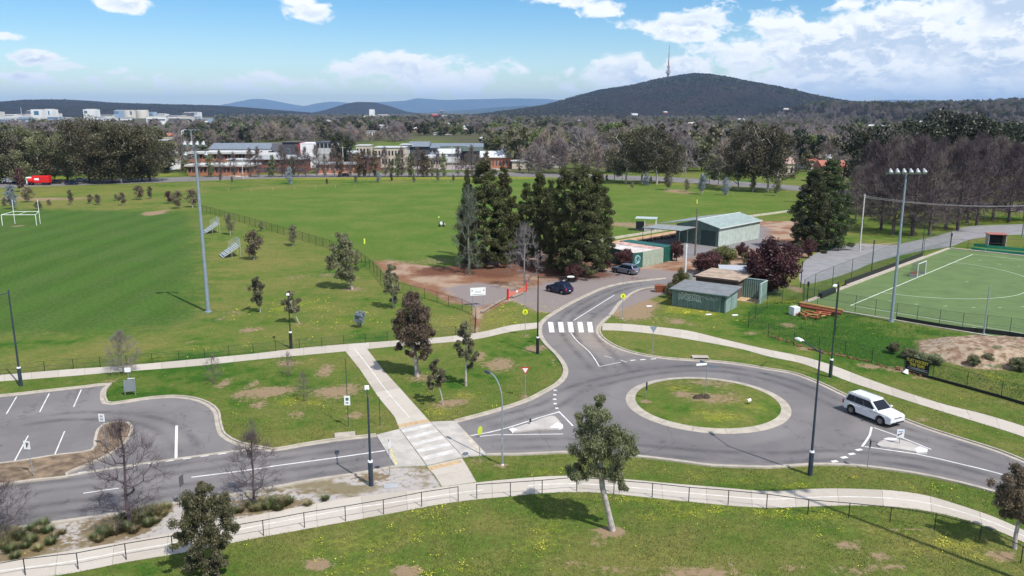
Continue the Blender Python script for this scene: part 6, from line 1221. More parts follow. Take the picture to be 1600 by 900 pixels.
# quarry scars
# telecommunications tower
D = 5160; tx = (1034.5 - 800) / FPX * D; zb = CAMH + (174 - 124) / FPX * D - 6; o = empty('communications_tower', (tx, D - 40, zb), 0, 'telecommunications tower with round decks on the dark mountain top', 'tower')
tw_ = mat('tower_concrete', (.32, .30, .30), .8); trd = mat('tower_red', (.40, .12, .10), .6)
MB().cyl((0, 0, 0), (0, 0, 75), 8, 6, 14).build('shaft', tw_, o)
for z, r, h in ((32, 17, 6), (42, 15, 5), (52, 11, 4), (62, 9, 5), (70, 10, 4)): MB().cyl((0, 0, z), (0, 0, z + h), r, r * .9, 18).build('deck', tw_, o)
for z, x in ((30, -12), (38, 13), (55, -8), (47, 10)): MB().cyl((x, -6, z), (x, -9, z), 3.5, n=10).build('dish', WHITE, o)
for k in range(5): MB().cyl((0, 0, 75 + k * 25), (0, 0, 100 + k * 25), 4.0 - k * .6, 3.4 - k * .6, 8).build('antenna_section', trd if k % 2 == 0 else tw_, o)
# ================================================================== TREES
def tubes_mesh(nodes, par, rad, name, m_, n=5):
    P_ = np.array(nodes); idx = [i for i in range(len(P_)) if par[i] >= 0]; i = np.array(idx); p = np.array([par[k] for k in idx])
    a, b = P_[p], P_[i]; d = b - a; L = np.linalg.norm(d, axis=1, keepdims=True) + 1e-9; d /= L
    ref = np.where(np.abs(d[:, 2:3]) > .9, np.array([[1., 0, 0]]), np.array([[0, 0, 1.]])); u = np.cross(d, ref); u /= np.linalg.norm(u, axis=1, keepdims=True) + 1e-9; v = np.cross(d, u)
    ra = np.minimum(rad[p], rad[i] * 1.7)[:, None]; rb = rad[i][:, None]; ra = np.where(np.array([par[k] == k - 1 for k in idx])[:, None], rad[p][:, None], ra)
    ring0, ring1 = [], []
    for k in range(n):
        t = 2 * math.pi * k / n; w_ = u * math.cos(t) + v * math.sin(t); ring0.append(a + w_ * ra); ring1.append(b + w_ * rb)
    V_ = np.concatenate([np.stack(ring0, 1).reshape(-1, 3), np.stack(ring1, 1).reshape(-1, 3)], 0); m = len(idx); base = (np.arange(m) * n)[:, None]; F_ = []
    for k in range(n): F_.append(np.concatenate([base + k, base + (k + 1) % n, m * n + base + (k + 1) % n, m * n + base + k], 1))
    return mesh_np(name, V_, np.concatenate(F_, 0), m_, smooth=True)
def grow(targets, trunk, rb, rtip, rng, sag=.12, upb=.6):
    nodes = [np.array(p, float) for p in trunk]; par = [-1] + list(range(len(trunk) - 1)); nt = len(trunk)
    T_ = np.array(targets, float); top = nodes[-1]; order = np.argsort([np.min([np.linalg.norm(t - q) for q in nodes]) for t in T_])
    for k in order:
        t = T_[k]; N_ = np.array(nodes); dv = t - N_; d = np.linalg.norm(dv, axis=1)
        cost = d + upb * np.maximum(0, N_[:, 2] - (t[2] - .45 * d)) ; cost[0] += 1e3 if nt > 2 else 0
        j = int(np.argmin(cost)); a = nodes[j]; L = d[j]
        if L > .5:
            mid = a + (t - a) * .5 + rng.normal(0, .07 * L, 3) + np.array([0, 0, sag * L]); nodes.append(mid); par.append(j); j = len(nodes) - 1
        nodes.append(t); par.append(j)
    n = len(nodes); wgt = np.ones(n)
    for i in range(n - 1, 0, -1): wgt[par[i]] += wgt[i]
    rad = rtip * wgt ** .5; rad = rad * np.minimum(1, 1); s = rb / rad[0]; rad = rtip + (rad - rtip) * (rb - rtip) / max(1e-6, (rad[0] - rtip)); rad[0] *= 1.25
    return nodes, par, rad
def leaves(C_, Rc, n, lw, ll, rng, m_, droop=.3, flat=1.0, quad=True, name='crown', shell=.6):
    C_ = np.repeat(np.array(C_), n, 0); Rr = np.repeat(np.array(Rc), n)[:, None]; N = len(C_)
    d = rng.normal(size=(N, 3)); d /= np.linalg.norm(d, axis=1, keepdims=True); r = rng.rand(N, 1) ** shell
    P_ = C_ + d * r * Rr * np.array([[1, 1, flat]])
    a = rng.normal(size=(N, 3)); a[:, 2] -= droop * 2; a /= np.linalg.norm(a, axis=1, keepdims=True); b = np.cross(a, rng.normal(size=(N, 3))); b /= np.linalg.norm(b, axis=1, keepdims=True) + 1e-9
    s = (.7 + .6 * rng.rand(N, 1)); A = a * ll * s * .5; B = b * lw * s * .5; i = np.arange(N)
    tint = np.clip(np.repeat(rng.rand(N // n), n) * .6 + rng.rand(N) * .4, 0, 1)
    if quad: V_ = np.concatenate([P_ - A, P_ + B, P_ + A, P_ - B], 0); F_ = np.stack([i, i + N, i + 2 * N, i + 3 * N], -1); tt = np.tile(tint, 4)
    else: V_ = np.concatenate([P_ - A, P_ + B, P_ + A], 0); F_ = np.stack([i, i + N, i + 2 * N], -1); tt = np.tile(tint, 3)
    return mesh_np(name, V_, F_, m_, tint=tt)
def twigs(T_, C0, k, ln, w_, rng, m_, up=.35, name='twigs', spread=.9):
    T_ = np.repeat(np.array(T_), k, 0); N = len(T_); out = T_ - np.array(C0); out /= np.linalg.norm(out, axis=1, keepdims=True) + 1e-9
    d = out * .8 + rng.normal(size=(N, 3)) * spread * .6 + np.array([[0, 0, up]]); d /= np.linalg.norm(d, axis=1, keepdims=True)
    s = np.cross(d, rng.normal(size=(N, 3))); s /= np.linalg.norm(s, axis=1, keepdims=True) + 1e-9; L = ln * (.5 + rng.rand(N, 1)); o0 = T_ + rng.normal(size=(N, 3)) * ln * .18
    mid = o0 + d * L * .5 + rng.normal(size=(N, 3)) * ln * .05; i = np.arange(N)
    V_ = np.concatenate([o0 - s * w_, o0 + s * w_, mid + s * w_ * .7, mid - s * w_ * .7, o0 + d * L], 0)
    F_ = np.concatenate([np.stack([i, i + N, i + 2 * N, i + 3 * N], -1), np.stack([i + 3 * N, i + 2 * N, i + 4 * N, i + 4 * N], -1)], 0)
    # degenerate quads are avoided by giving the tips their own width
    V2 = np.concatenate([V_, o0 + d * L + s * w_ * .25], 0); F_[N:, 3] = i + 4 * N; F_[N:, 2] = i + 5 * N; F_[N:] = np.stack([i + 3 * N, i + 2 * N, i + 5 * N, i + 4 * N], -1)
    return mesh_np(name, V2, F_, m_)
LM = dict(gumfar=leaf_mat('gum_leaves_far', (.06, .058, .035), (.14, .12, .065), .2), euc=leaf_mat('eucalypt_leaves', (.105, .103, .056), (.26, .245, .135), .34), eucb=leaf_mat('bronze_leaves', (.105, .080, .052), (.25, .19, .125), .34), eucg=leaf_mat('green_eucalypt_leaves', (.095, .108, .048), (.26, .26, .13), .34), blue=leaf_mat('silver_leaves', (.15, .19, .21), (.28, .33, .36), .1),
    pine=leaf_mat('pine_needles', (.034, .048, .013), (.130, .140, .042), .28), conif=leaf_mat('conifer_needles', (.026, .044, .014), (.095, .115, .036), .25), plum=leaf_mat('plum_leaves', (.065, .026, .026), (.16, .065, .055), .2), oliv=leaf_mat('olive_leaves', (.10, .11, .03), (.20, .19, .06), .25),
    gum=leaf_mat('gum_leaves', (.036, .034, .018), (.105, .086, .042), .2), dark=leaf_mat('dark_leaves', (.018, .026, .012), (.050, .055, .022), .15), lime=leaf_mat('spring_leaves', (.075, .10, .02), (.16, .19, .04), .3), pale=leaf_mat('dead_needles', (.10, .12, .09), (.20, .21, .17), .1))
def ell(rng, n, c, r, hollow=.5):
    d = rng.normal(size=(n, 3)); d /= np.linalg.norm(d, axis=1, keepdims=True); return np.array(c) + d * (rng.rand(n, 1) ** hollow) * np.array(r)
PROTO = {}
def proto(key, fn):
    if key not in PROTO: PROTO[key] = fn()
    return PROTO[key]
# every prototype is (list of (part name, mesh)), one unit of height = 1 m at the stated size
def p_gum(seed, h=18, w_=14, lm='gum', n=26, k=110, ls=(.42, .70), bark=BARK, low=.30):
    r = np.random.RandomState(seed); C_ = []; Rc = []
    for i in range(n):
        z = low + (1 - low) * (i + r.rand()) / n; rr = w_ / 2 * (1 - abs((z - .66) / .50) ** 2.2) ** .5 if abs(z - .66) < .5 else .1 * w_
        a = r.rand() * 6.283; q = (.25 + .75 * r.rand() ** .6); C_.append((rr * q * math.cos(a), rr * q * math.sin(a), z * h * .94)); Rc.append(w_ * (.125 + .09 * r.rand()))
    tr = [(0, 0, 0), (.1, 0, h * .12), (r.normal(0, .3), r.normal(0, .3), h * .28), (r.normal(0, .6), r.normal(0, .6), h * .5), (r.normal(0, .8), r.normal(0, .8), h * .72)]
    nd = grow(C_, tr, h * .016, .04, r); return [('trunk', tubes_mesh(*nd, 'trunk', bark, 6)), ('crown', leaves(C_, Rc, k, ls[0], ls[1], r, LM[lm], .3, .72, name='crown'))]
def p_sapling(seed, h=5, w_=2.6, lm='eucb', k=150, ls=(.07, .20), narrow=1.0, low=.22, bark=BARK, lean=0.0, n=22):
    r = np.random.RandomState(seed); C_ = []; Rc = []
    for i in range(n):
        z = low + (.96 - low) * (i + r.rand()) / n; t = (z - low) / (1 - low); rr = w_ / 2 * max(.15, math.sin(math.pi * min(1, t * .88 + .12)) ** .8) * narrow
        a = r.rand() * 6.283; q = .2 + .62 * r.rand(); C_.append((rr * q * math.cos(a) + lean * z * h, rr * q * math.sin(a), z * h)); Rc.append(w_ * (.20 + .09 * r.rand()))
    tr = [(0, 0, 0), (lean * h * .2, 0, h * .2), (lean * h * .5 + r.normal(0, .05), 0, h * .5), (lean * h * .85, 0, h * .85)]
    nd = grow(C_, tr, h * .017, .012, r); return [('trunk', tubes_mesh(*nd, 'trunk', bark, 6)), ('crown', leaves(C_, Rc, k, ls[0], ls[1], r, LM[lm], .5, 1.0, name='crown'))]
def p_pine(seed, h=17, w_=8.5, lm='pine', k=230, ls=(.16, .42), low=.12, tiers=15, top=.35, mm=9):
    r = np.random.RandomState(seed); C_ = []; Rc = []
    for i in range(tiers):
        z = low + (.97 - low) * i / (tiers - 1); rr = w_ / 2 * (1 - max(0, z - top) ** 1.6 / (1 - top) ** 1.6 * .86) * (.75 + .35 * r.rand()); m_ = int(4 + mm * rr / (w_ / 2))
        for j in range(m_):
            a = 2 * math.pi * (j + r.rand() * .8) / m_; q = .45 + .55 * r.rand(); C_.append((rr * q * math.cos(a), rr * q * math.sin(a), z * h + r.normal(0, .4) - .3 * (q - .7))); Rc.append(w_ * (.07 + .045 * r.rand()))
    tr = [(0, 0, 0)] + [(r.normal(0, .08), r.normal(0, .08), h * z) for z in (.15, .3, .5, .7, .9)]
    nd = grow(C_, tr, h * .02, .04, r, sag=.04, upb=.25); return [('trunk', tubes_mesh(*nd, 'trunk', DBARK, 6)), ('crown', leaves(C_, Rc, k, ls[0], ls[1], r, LM[lm], -.25, .62, name='crown', shell=.45))]
def p_bush(seed, h=4, w_=4.5, lm='plum', k=230, ls=(.12, .2), n=26, low=.12):
    r = np.random.RandomState(seed); C_ = ell(r, n, (0, 0, h * .56), (w_ * .40, w_ * .40, h * .36), .4); C_ = C_[C_[:, 2] > low * h]; Rc = w_ * (.11 + .07 * r.rand(len(C_)))
    nd = grow(C_, [(0, 0, 0), (0, 0, h * .15), (.05, 0, h * .35)], h * .03, .015, r); return [('trunk', tubes_mesh(*nd, 'trunk', DBARK, 5)), ('crown', leaves(C_, Rc, k, ls[0], ls[1], r, LM[lm], 0, .9, name='crown'))]
def p_bare(seed, h=15, w_=10, n=110, k=14, tl=1.0, tw=.02, m_=TWIG, low=.18, up=.5, shape=.6, rb=.018, kk=5, parts=('trunk', 'twigs')):
    r = np.random.RandomState(seed); C_ = []
    for i in range(n):
        z = low + (1 - low) * r.rand() ** .85; t = (z - low) / (1 - low); rr = w_ / 2 * (math.sin(math.pi * min(1, t * shape + (1 - shape) * .75)) ** .7 if t < 1 else 0) * (1 - .45 * t * t); a = r.rand() * 6.283; q = r.rand() ** .55
        C_.append((rr * q * math.cos(a), rr * q * math.sin(a), z * h * .93))
    tr = [(0, 0, 0)] + [(r.normal(0, .02 * h * z), r.normal(0, .02 * h * z), h * z) for z in (.14, .28, .45, .65, .88)]
    nd = grow(C_, tr, h * rb, tw * 1.0, r, sag=-.02, upb=up); return [(parts[0], tubes_mesh(*nd, 'trunk', m_, kk)), (parts[1], twigs(C_, (0, 0, h * .35), k, tl, tw, r, m_))]
def place(key, fn, h0, px, label, cat='tree', name='tree', ytop=None, wpx=None, w0=None, group=None, rz=None, xy=None, h=None, yoff=0):
    pm = proto(key, fn); g = Vector((xy[0], xy[1], 0)) if xy else G(*px)
    hh = h or HT(px, ytop); s = hh / h0; sx = s if wpx is None else (wpx / PPM(*px)) / w0
    o = empty(name, g, rnd.uniform(0, 6.28) if rz is None else rz, label, cat, group); o.scale = (sx, sx, s)
    for nm, me in pm: part(nm, me, o)
    return o
# --- the three foreground gums, crowns surveyed clump by clump
def survey_tree(px, blobs, trunkpx, label, lm, seed, k=170, per=7, ls=(.05, .16), rb=.16, bark=BARK, name='gum_tree'):
    g = G(*px); s = PPM(*px) * 1.03; r = np.random.RandomState(seed); C_ = []; Rc = []; sp_ = 1.0
    bx = [b[0] for b in blobs]
    for (x, y, rp) in blobs:
        z = HT(px, y); xx_ = (x - px[0]) / s; R_ = rp / s
        for j in range(per):
            d = r.normal(size=3); d /= np.linalg.norm(d); d *= r.rand() ** .5; C_.append((xx_ + d[0] * R_ * .9, d[1] * R_ * 1.35 + r.normal(0, .25), z + d[2] * R_ * .9)); Rc.append(R_ * (.36 + .30 * r.rand()))
    tr = [(0, 0, 0)] + [((x - px[0]) / s, r.normal(0, .05), HT(px, y)) for x, y in trunkpx]
    nd = grow(C_, tr, rb, .012, r, sag=.05, upb=.8); o = empty(name, g, 0, label, 'tree')
    part('trunk', tubes_mesh(*nd, 'trunk', bark, 8), o); part('crown', leaves(C_, Rc, int(k * 1.7), ls[0], ls[1], r, LM[lm], .7, 1.0, name='crown', shell=.8), o); return o
survey_tree((957,829), [(945,700,26),(930,722,22),(960,722,22),(950,680,24),(930,640,20),(925,655,24),(945,665,22),(915,672,22),(905,690,22),(930,690,26),(960,678,20),(975,690,18),(978,705,16),(955,705,22),(925,712,22),(900,712,18),(893,735,14),(905,742,14),(935,735,16),(955,738,16),(968,745,11),(985,698,9),(900,655,12),(972,762,7),(930,628,10),(890,745,8)],
    [(951,805),(944,780),(939,762),(936,735),(933,700)], 'large eucalyptus with a pale leaning trunk on the foreground lawn', 'eucg', 31, k=150, per=6, rb=.17)
survey_tree((341,900), [(330,775,20),(308,785,20),(352,788,18),(296,805,20),(325,805,26),(358,808,22),(300,828,20),(335,830,24),(364,828,16),(288,838,12),(318,850,16),(345,853,14),(305,872,15),(325,882,16),(300,888,10),(350,880,10),(328,765,9)],
    [(339,880),(334,850),(330,820),(328,795)], 'bushy dense eucalyptus at the bottom left in front of the handrail', 'eucg', 35, k=180, per=8, rb=.10, bark=DBARK)
survey_tree((1585,857), [(1580,738,14),(1560,748,16),(1595,745,18),(1550,765,15),(1575,765,20),(1605,765,20),(1620,780,16),(1555,785,14),(1580,788,18),(1605,795,18),(1570,803,12),(1595,812,10),(1620,760,14)],
    [(1584,835),(1587,812),(1588,790),(1586,770)], 'bronze-leaved eucalyptus cut by the right edge of the view', 'eucb', 39, k=170, per=7, rb=.11)
survey_tree((652,588), [(648,480,24),(645,505,26),(660,508,20),(636,520,18),(655,530,20),(645,465,12),(640,475,15),(655,478,14),(632,490,14),(650,492,18),(665,492,12),(630,508,14),(648,508,18),(668,508,13),(626,522,10),(640,526,16),(660,525,16),(676,518,8),(645,542,12),(668,540,12),(624,545,7),(664,556,8),(636,552,5)],
    [(651,570),(648,545),(645,520),(645,490)], 'tall bronze eucalyptus on the lawn beside the diagonal path', 'eucb', 41, k=120, per=6, rb=.20, ls=(.08, .22))
survey_tree((728,603), [(728,508,9),(722,520,10),(733,520,9),(727,535,12),(718,540,8),(738,540,9),(730,555,11),(742,560,8),(720,552,8),(736,574,7),(746,552,5)],
    [(728,585),(729,560),(728,530)], 'thin grey-leaved eucalyptus with gaps in its crown near the middle lawn', 'euc', 43, k=75, per=5, rb=.10, ls=(.08, .22))
survey_tree((692,632), [(680,575,10),(675,588,10),(688,585,9),(682,598,10),(672,602,6),(692,596,7),(683,567,7)], [(690,618),(686,604),(682,590)], 'small leaning eucalyptus between the two taller ones', 'euc', 47, k=90, per=5, rb=.06, ls=(.07, .2))
survey_tree((550,452), [(537,370,9),(540,380,12),(532,392,13),(547,393,11),(522,402,12),(538,405,14),(552,402,12),(520,415,10),(536,420,14),(552,418,12),(545,432,9),(516,408,8),(530,428,8)], [(548,438),(543,420),(540,395)], 'wide-crowned eucalyptus just inside the diagonal mesh fence', 'euc', 49, k=120, per=6, rb=.16, ls=(.12, .28))
survey_tree((615,482), [(614,420,8),(610,430,9),(620,432,9),(613,445,12),(620,455,10),(608,455,9),(616,468,8)], [(614,470),(614,450),(614,430)], 'grey-leaved young eucalyptus against the fence corner', 'euc', 51, k=80, per=5, rb=.08, ls=(.1, .25))
survey_tree((467,505), [(456,462,7),(450,472,8),(462,474,8),(455,482,9),(464,484,6)], [(463,495),(458,484),(455,470)], 'small leaning eucalyptus beside the slim lamp post', 'euc', 53, k=80, per=5, rb=.06, ls=(.1, .24))
survey_tree((407,488), [(403,438,7),(399,447,8),(408,448,8),(403,458,11),(401,468,9),(408,470,7)], [(406,478),(404,465),(403,450)], 'upright dark young eucalyptus near the sports field', 'euc', 55, k=90, per=5, rb=.06, ls=(.1, .24))
for i, (bx, by, yt, wp, lm, lb) in enumerate([(397,406,361,27,'eucb','round-crowned young tree with a pale trunk right of the near bleacher'),(360,367,334,15,'euc','small oval young tree right of the far bleacher'),(458,384,352,18,'euc','thin young tree with a long bare stem near the mesh fence'),(409,361,346,9,'euc','tiny dark tree touching the mesh fence'),
    (20,327,290,19,'blue','grey-blue young tree behind the left goal upright'),(45,316,292,19,'eucb','bronze young tree between the goal uprights'),(61,328,314,14,'eucg','low green shrub right of the goal'),(77,322,312,8,'euc','tiny grey shrub right of the low green one'),(111,320,297,10,'euc','slim upright sapling past the far field edge'),
    (141,318,304,10,'eucb','round dark sapling, left of the close pair'),(152,320,304,12,'euc','round grey sapling, right of the close pair'),(182,314,303,8,'euc','small faint sapling before the dense dark one'),(192,321,301,12,'eucb','dense dark oval sapling left of centre field edge'),(218,312,290,17,'eucb','spreading young tree past the far field edge'),
    (235,311,291,9,'euc','thin grey sapling right of the spreading one'),(265,318,299,15,'plum','first of three bronze young trees by the field corner'),(278,326,298,18,'eucb','middle of three bronze young trees by the field corner'),(301,324,296,20,'eucb','last of three bronze young trees, beside the steel mast'),(8,322,309,10,'eucb','small bronze tree at the left frame edge'),(33,300,262,16,'plum','tall purple-leaved tree before the main road at left')]):
    place('sap%s%d' % (lm, i % 3), lambda lm=lm, i=i: p_sapling(60 + i, 5, 2.6, lm, 70, (.14, .28), low=.2), 5, (bx, by), lb, name='young_tree', ytop=yt, wpx=wp * 1.1, w0=2.6)
place('silvershrub', lambda: p_bush(77, 3, 2.6, 'blue', 200, (.08, .18), 26, .05), 3, (564,512), 'silver-blue shrub alone on the lawn', 'shrub', 'shrub', ytop=484, wpx=22, w0=2.6)
# roadside saplings past the paddock
for i, (bx, by, yt, lm) in enumerate([(453,288,262,'blue'),(511,289,279,'eucb'),(556,288,274,'euc'),(591,285,268,'blue'),(612,283,272,'dark'),(647,285,272,'eucg'),(685,284,270,'euc'),(709,284,273,'euc'),(363,286,276,'eucb'),(1044,297,268,'euc'),(1097,304,272,'blue'),(1134,305,278,'blue'),(1010,290,270,'blue'),(987,296,282,'euc'),(1176,300,274,'euc'),(1212,306,278,'euc'),(948,283,273,'dark'),(345,283,271,'eucb'),(1017,288,276,'eucg'),(1073,300,280,'eucb')]):
    place('sap%s%d' % (lm, i % 3), lambda lm=lm, i=i: p_sapling(90 + i, 5, 2.6, lm, 70, (.16, .3), low=.1), 5, (bx, by), 'young %s tree on the yellow verge of the far paddock' % {'blue': 'blue-grey', 'eucb': 'bronze', 'euc': 'grey-green', 'dark': 'dark green', 'eucg': 'green'}[lm], name='young_tree', ytop=yt, group='young trees along the verge before the main road')
# --- pines on the dirt lot
PN = [((758,416),252,80,'largest dark pine at the left of the pine clump',1),((788,412),264,44,'dense pine right behind the largest one',2),((732,414),268,28,'narrow pine at the left front of the clump',3),((843,414),270,48,'slender pine with a long visible trunk in the middle of the clump',4),((822,404),288,38,'low green pine filling the gap in the clump',2),((880,424),263,60,'pine left of the tallest right-hand pair',1),((907,432),262,78,'broad pine at the right front of the clump',2),((930,424),266,60,'rightmost pine of the clump beside the cars',4),((860,404),284,34,'back pine seen between the right-hand pines',3)]
for i, ((bx, by), yt, wp, lb, sd_) in enumerate(PN):
    place('pine%d' % sd_, lambda sd_=sd_: p_pine(100 + sd_, 17, 8.5, 'pine', 190, (.12, .38), [.06, .06, .10, .14, .16][sd_], 17), 17, (bx, by), lb, name='pine_tree', ytop=yt, wpx=wp, w0=8.0)
place('thinpine', lambda: p_bare(121, 14, 7, 150, 18, .8, .022, mat('grey_green_twig', (.13, .15, .11), .9), low=.06, shape=.75, parts=('trunk', 'branches')), 14, (733,428), 'thin grey-green half-dead pine with long side branches', name='pine_tree', ytop=283, wpx=52, w0=7)
place('thinleaf', lambda: p_sapling(122, 5, 2.6, 'lime', 60, (.08, .2), low=.1), 5, (722,400), 'feathery light green sapling behind the half-dead pine', name='young_tree', ytop=318, wpx=24, w0=2.6)
place('greenmid', lambda: p_bush(123, 4, 4.5, 'lime', 150, (.16, .25), 20), 4, (806,395), 'light green tree seen through the gap in the pines', ytop=318, wpx=36, w0=4.5, cat='tree')
place('silver', lambda: p_bare(125, 8, 6.4, 100, 12, .7, .013, mat('silver_branch', (.21, .19, .19), .95), low=.1, shape=.8, up=.2, parts=('trunk', 'branches')), 8, (820,452), 'silvery leafless tree standing in front of the pines', name='bare_tree', ytop=346, wpx=66, w0=6.4)
# --- conifers by the bare grove
for (bx, by), yt, wp, lb, sd_ in (((1263,392),262,62,'dark conifer, left of the pair by the purple tree',1),((1290,388),252,72,'taller dark conifer, right of the pair by the purple tree',2)):
    place('conif%d' % sd_, lambda sd_=sd_: p_pine(130 + sd_, 16, 9, 'conif', 230, (.12, .36), .05, 17, .25), 16, (bx, by), lb, name='conifer', ytop=yt, wpx=wp, w0=8.4)
for (bx, by), yt, wp, lb, lm, nm in (((1207,458),374,92,'large purple-leaved plum tree beside the hockey gate','plum','plum_tree'),((1184,446),392,50,'smaller purple plum tree at the left shoulder of the large one','plum','plum_tree'),((1102,428),391,56,'purple plum tree behind the graffiti shed','plum','plum_tree'),((1130,417),383,46,'yellow-green rounded tree beside the hall','oliv','tree'),((1159,405),379,22,'small dark plum between the hall and the big purple tree','plum','plum_tree'),
        ((1063,462),420,30,'olive green shrub beside the white steel pole','oliv','shrub'),((1048,466),440,20,'low green shrub by the rusty crate','eucg','shrub'),((1263,403),374,26,'little plum tree under the dark conifers','plum','plum_tree'),((1303,387),368,26,'second little plum under the dark conifers','plum','plum_tree'),((974,418),386,36,'dark plum at the corner of the container row','plum','plum_tree'),((941,424),400,30,'dark plum in front of the rightmost pine','plum','plum_tree'),((897,440),412,30,'dark plum shrub in front of the pine trunks','plum','plum_tree'),((1057,408),376,22,'dark plum shrub right of the green container','plum','plum_tree'),((1172,415),392,30,'olive shrub partly hidden by the big purple tree','oliv','shrub')):
    place('bush%s%d' % (lm, (bx % 2)), lambda lm=lm, bx=bx: p_bush(140 + bx % 2, 4, 4.5, lm, 300, (.11, .2), 40), 4, (bx, by), lb, name=nm, cat='shrub' if nm == 'shrub' else 'tree', ytop=yt, wpx=wp, w0=4.4)
for (bx, by), yt, wp, lb in (((1540,566),552,30,'dark bush on the slope below the spoil mound'),((1592,578),560,40,'dark bush at the right edge below the spoil mound'),((1520,572),556,24,'leafy green bush left of the dark one on the slope'),((1395,552),536,24,'tall weed clump on the green bank'),((1452,568),553,50,'fresh green weed clump right behind the banner'),((1420,560),545,30,'weed clump left behind the banner')):
    place('weed', lambda: p_bush(150, 2, 3, 'eucg', 260, (.10, .18), 34, .02), 2, (bx, by), lb, name='bush', cat='bush', ytop=yt, wpx=wp, w0=3)
# --- leafless trees near the camera
place('bareA', lambda: p_bare(161, 8.5, 6.4, 260, 12, .62, .008, TWIGD, low=.10, shape=.85, up=.55, rb=.017, kk=6), 8.5, (203,822), 'leafless tree with many fine twigs beside the gravel verge', name='bare_tree', ytop=648, wpx=128, w0=6.0, rz=.4)
place('bareB', lambda: p_bare(162, 6, 5.0, 190, 12, .55, .008, TWIGD, low=.10, shape=.85, up=.5, rb=.016, kk=6), 6, (398,786), 'smaller leafless tree leaning over the road kerb', name='bare_tree', ytop=672, wpx=96, w0=4.8, rz=1.9)
place('bareA2', lambda: p_bare(163, 6, 7, 240, 16, .6, .008, TWIGD, low=.10, shape=.85, up=.5, rb=.016, kk=6), 6, (0,838), 'leafless tree cut by the left edge of the view', name='bare_tree', ytop=742, wpx=120, w0=6.6)
place('bareC', lambda: p_bare(164, 4, 3.4, 170, 16, .42, .007, mat('greyish_twig', (.20, .18, .155), .9), low=.16, shape=.9, up=.6, rb=.016), 4, (193,584), 'leafless greyish shrub tree beside the left footpath', name='bare_tree', ytop=516, wpx=58, w0=3.3)
for (bx, by), yt, lb in (((335,600),552,'thin leafless sapling left of the bare patches'),((451,588),548,'leafless sapling with reddish twigs near the footpath'),((475,627),578,'leafless sapling over yellow flowers on the small lawn'),((395,690),655,'thin leafless sapling by the car park kerb')):
    place('bareS', lambda: p_bare(165, 3, 1.9, 60, 12, .34, .006, TWIG, low=.15, shape=.9, up=.8, rb=.012), 3, (bx, by), lb, name='bare_tree', ytop=yt)
# --- bare grove on the right
gr = random.Random(21); bkeys = [(171, 19, 12), (172, 18, 11), (173, 20, 13), (174, 17, 10)]
def grove(i): sd_, h, w_ = bkeys[i % 4]; return ('bareG%d' % (i % 4), lambda: p_bare(sd_, h, w_, 210, 15, 1.5, .028, TWIGD if i % 2 else TWIG, low=.14, shape=.85, up=.6, rb=.016, kk=5), h)
gp_ = [(1352,352,232),(1372,360,226),(1395,366,222),(1420,369,214),(1447,368,220),(1452,352,210),(1475,358,224),(1500,360,218),(1512,348,212),(1530,352,222),(1556,345,216),(1580,348,224),(1602,344,220),(1625,348,215),(1338,345,250),(1362,335,225),(1390,338,214),(1415,335,208),(1440,330,212),(1466,332,206),(1492,330,212),(1520,328,208),(1548,326,212),(1575,325,210),(1600,325,214),(1380,318,216),(1410,315,210),(1450,312,208),(1490,312,208),(1530,310,210),(1570,308,208),(1610,308,210),(1335,322,240),(1310,348,262)]
for i, (bx, by, yt) in enumerate(gp_):
    k, fn, h0 = grove(i); place(k, fn, h0, (bx + gr.uniform(-6, 6), by), 'tall leafless tree in the dense bare grove beside the access road', name='bare_tree', ytop=yt + gr.choice([gr.uniform(-8, 6), gr.uniform(4, 34)]), group='leafless trees of the grove by the access road')
for (bx, by), yt, lb, s_ in (((1350,322),198,'dark evergreen at the left end behind the bare grove',1.0),((1378,320),208,'second dark evergreen behind the bare grove',.9),((1420,305),190,'rounded dark pine crown above the bare grove, left',1.0),((1472,300),172,'highest broad dark pine crown above the bare grove',1.5),((1500,296),178,'dark pine crown just right of the highest one',1.3),((1545,300),188,'dark pine crown above the grove toward the right',1.2),((1585,296),188,'dark pine crown at the right edge above the grove',1.2),((1440,298),196,'small dark crown between the broad pine crowns',.9)):
    place('darkgum', lambda: p_gum(181, 18, 15, 'dark', 34, 150, (.4, .6), DBARK, .34), 18, (bx, by), lb, name='evergreen_tree', ytop=yt)
# --- large gums at left
LG = [(-8,287,200),(14,284,205),(30,288,198),(52,276,200),(72,284,206),(92,274,202),(106,283,208),(122,272,200),(140,285,186),(158,287,194),(176,284,190),(190,286,196),(206,285,194),(222,284,198),(234,283,204),(60,262,204),(100,262,206),(140,266,182),(20,262,204),(-30,280,200),(-55,284,205),(170,262,192),(215,268,200)]
GW = ['at the very left edge', 'left of the pale box van', 'just above the box van', 'behind the cab of the red truck', 'above the red truck', 'behind the first dark car', 'above the dark car', 'behind the blue car', 'tallest of the clump', 'with white trunk by the blue car', 'right of the white-trunked one', 'over the silver car', 'with crown meeting its right neighbour', 'third from the right end', 'at the right end of the clump', 'back row above the red truck', 'back row behind the dark cars', 'back row with the highest crown', 'back row at the left', 'outside the left edge', 'farther outside the left edge', 'back row right of the highest crown', 'back row near the drive']
for i, (bx, by, yt) in enumerate(LG):
    s_ = i % 4; place('gum%d' % s_, lambda s_=s_: p_gum(190 + s_, 18, [16, 18, 15, 17][s_], ['gum', 'gum', 'eucg', 'gum'][s_], 30, 210, (.34, .55), DBARK if s_ != 3 else BARK, .12), 18, (bx, by), 'large %s gum tree, number %d of its clump counted as placed from the left edge' % (['brown-green', 'spreading', 'greener', 'bronze'][s_], i + 1) if False else '%s gum tree beyond the main road, %s' % (['brown-green', 'spreading', 'greener', 'bronze'][s_], GW[i]), name='gum_tree', ytop=yt, group='large gum trees on the left beyond the main road')
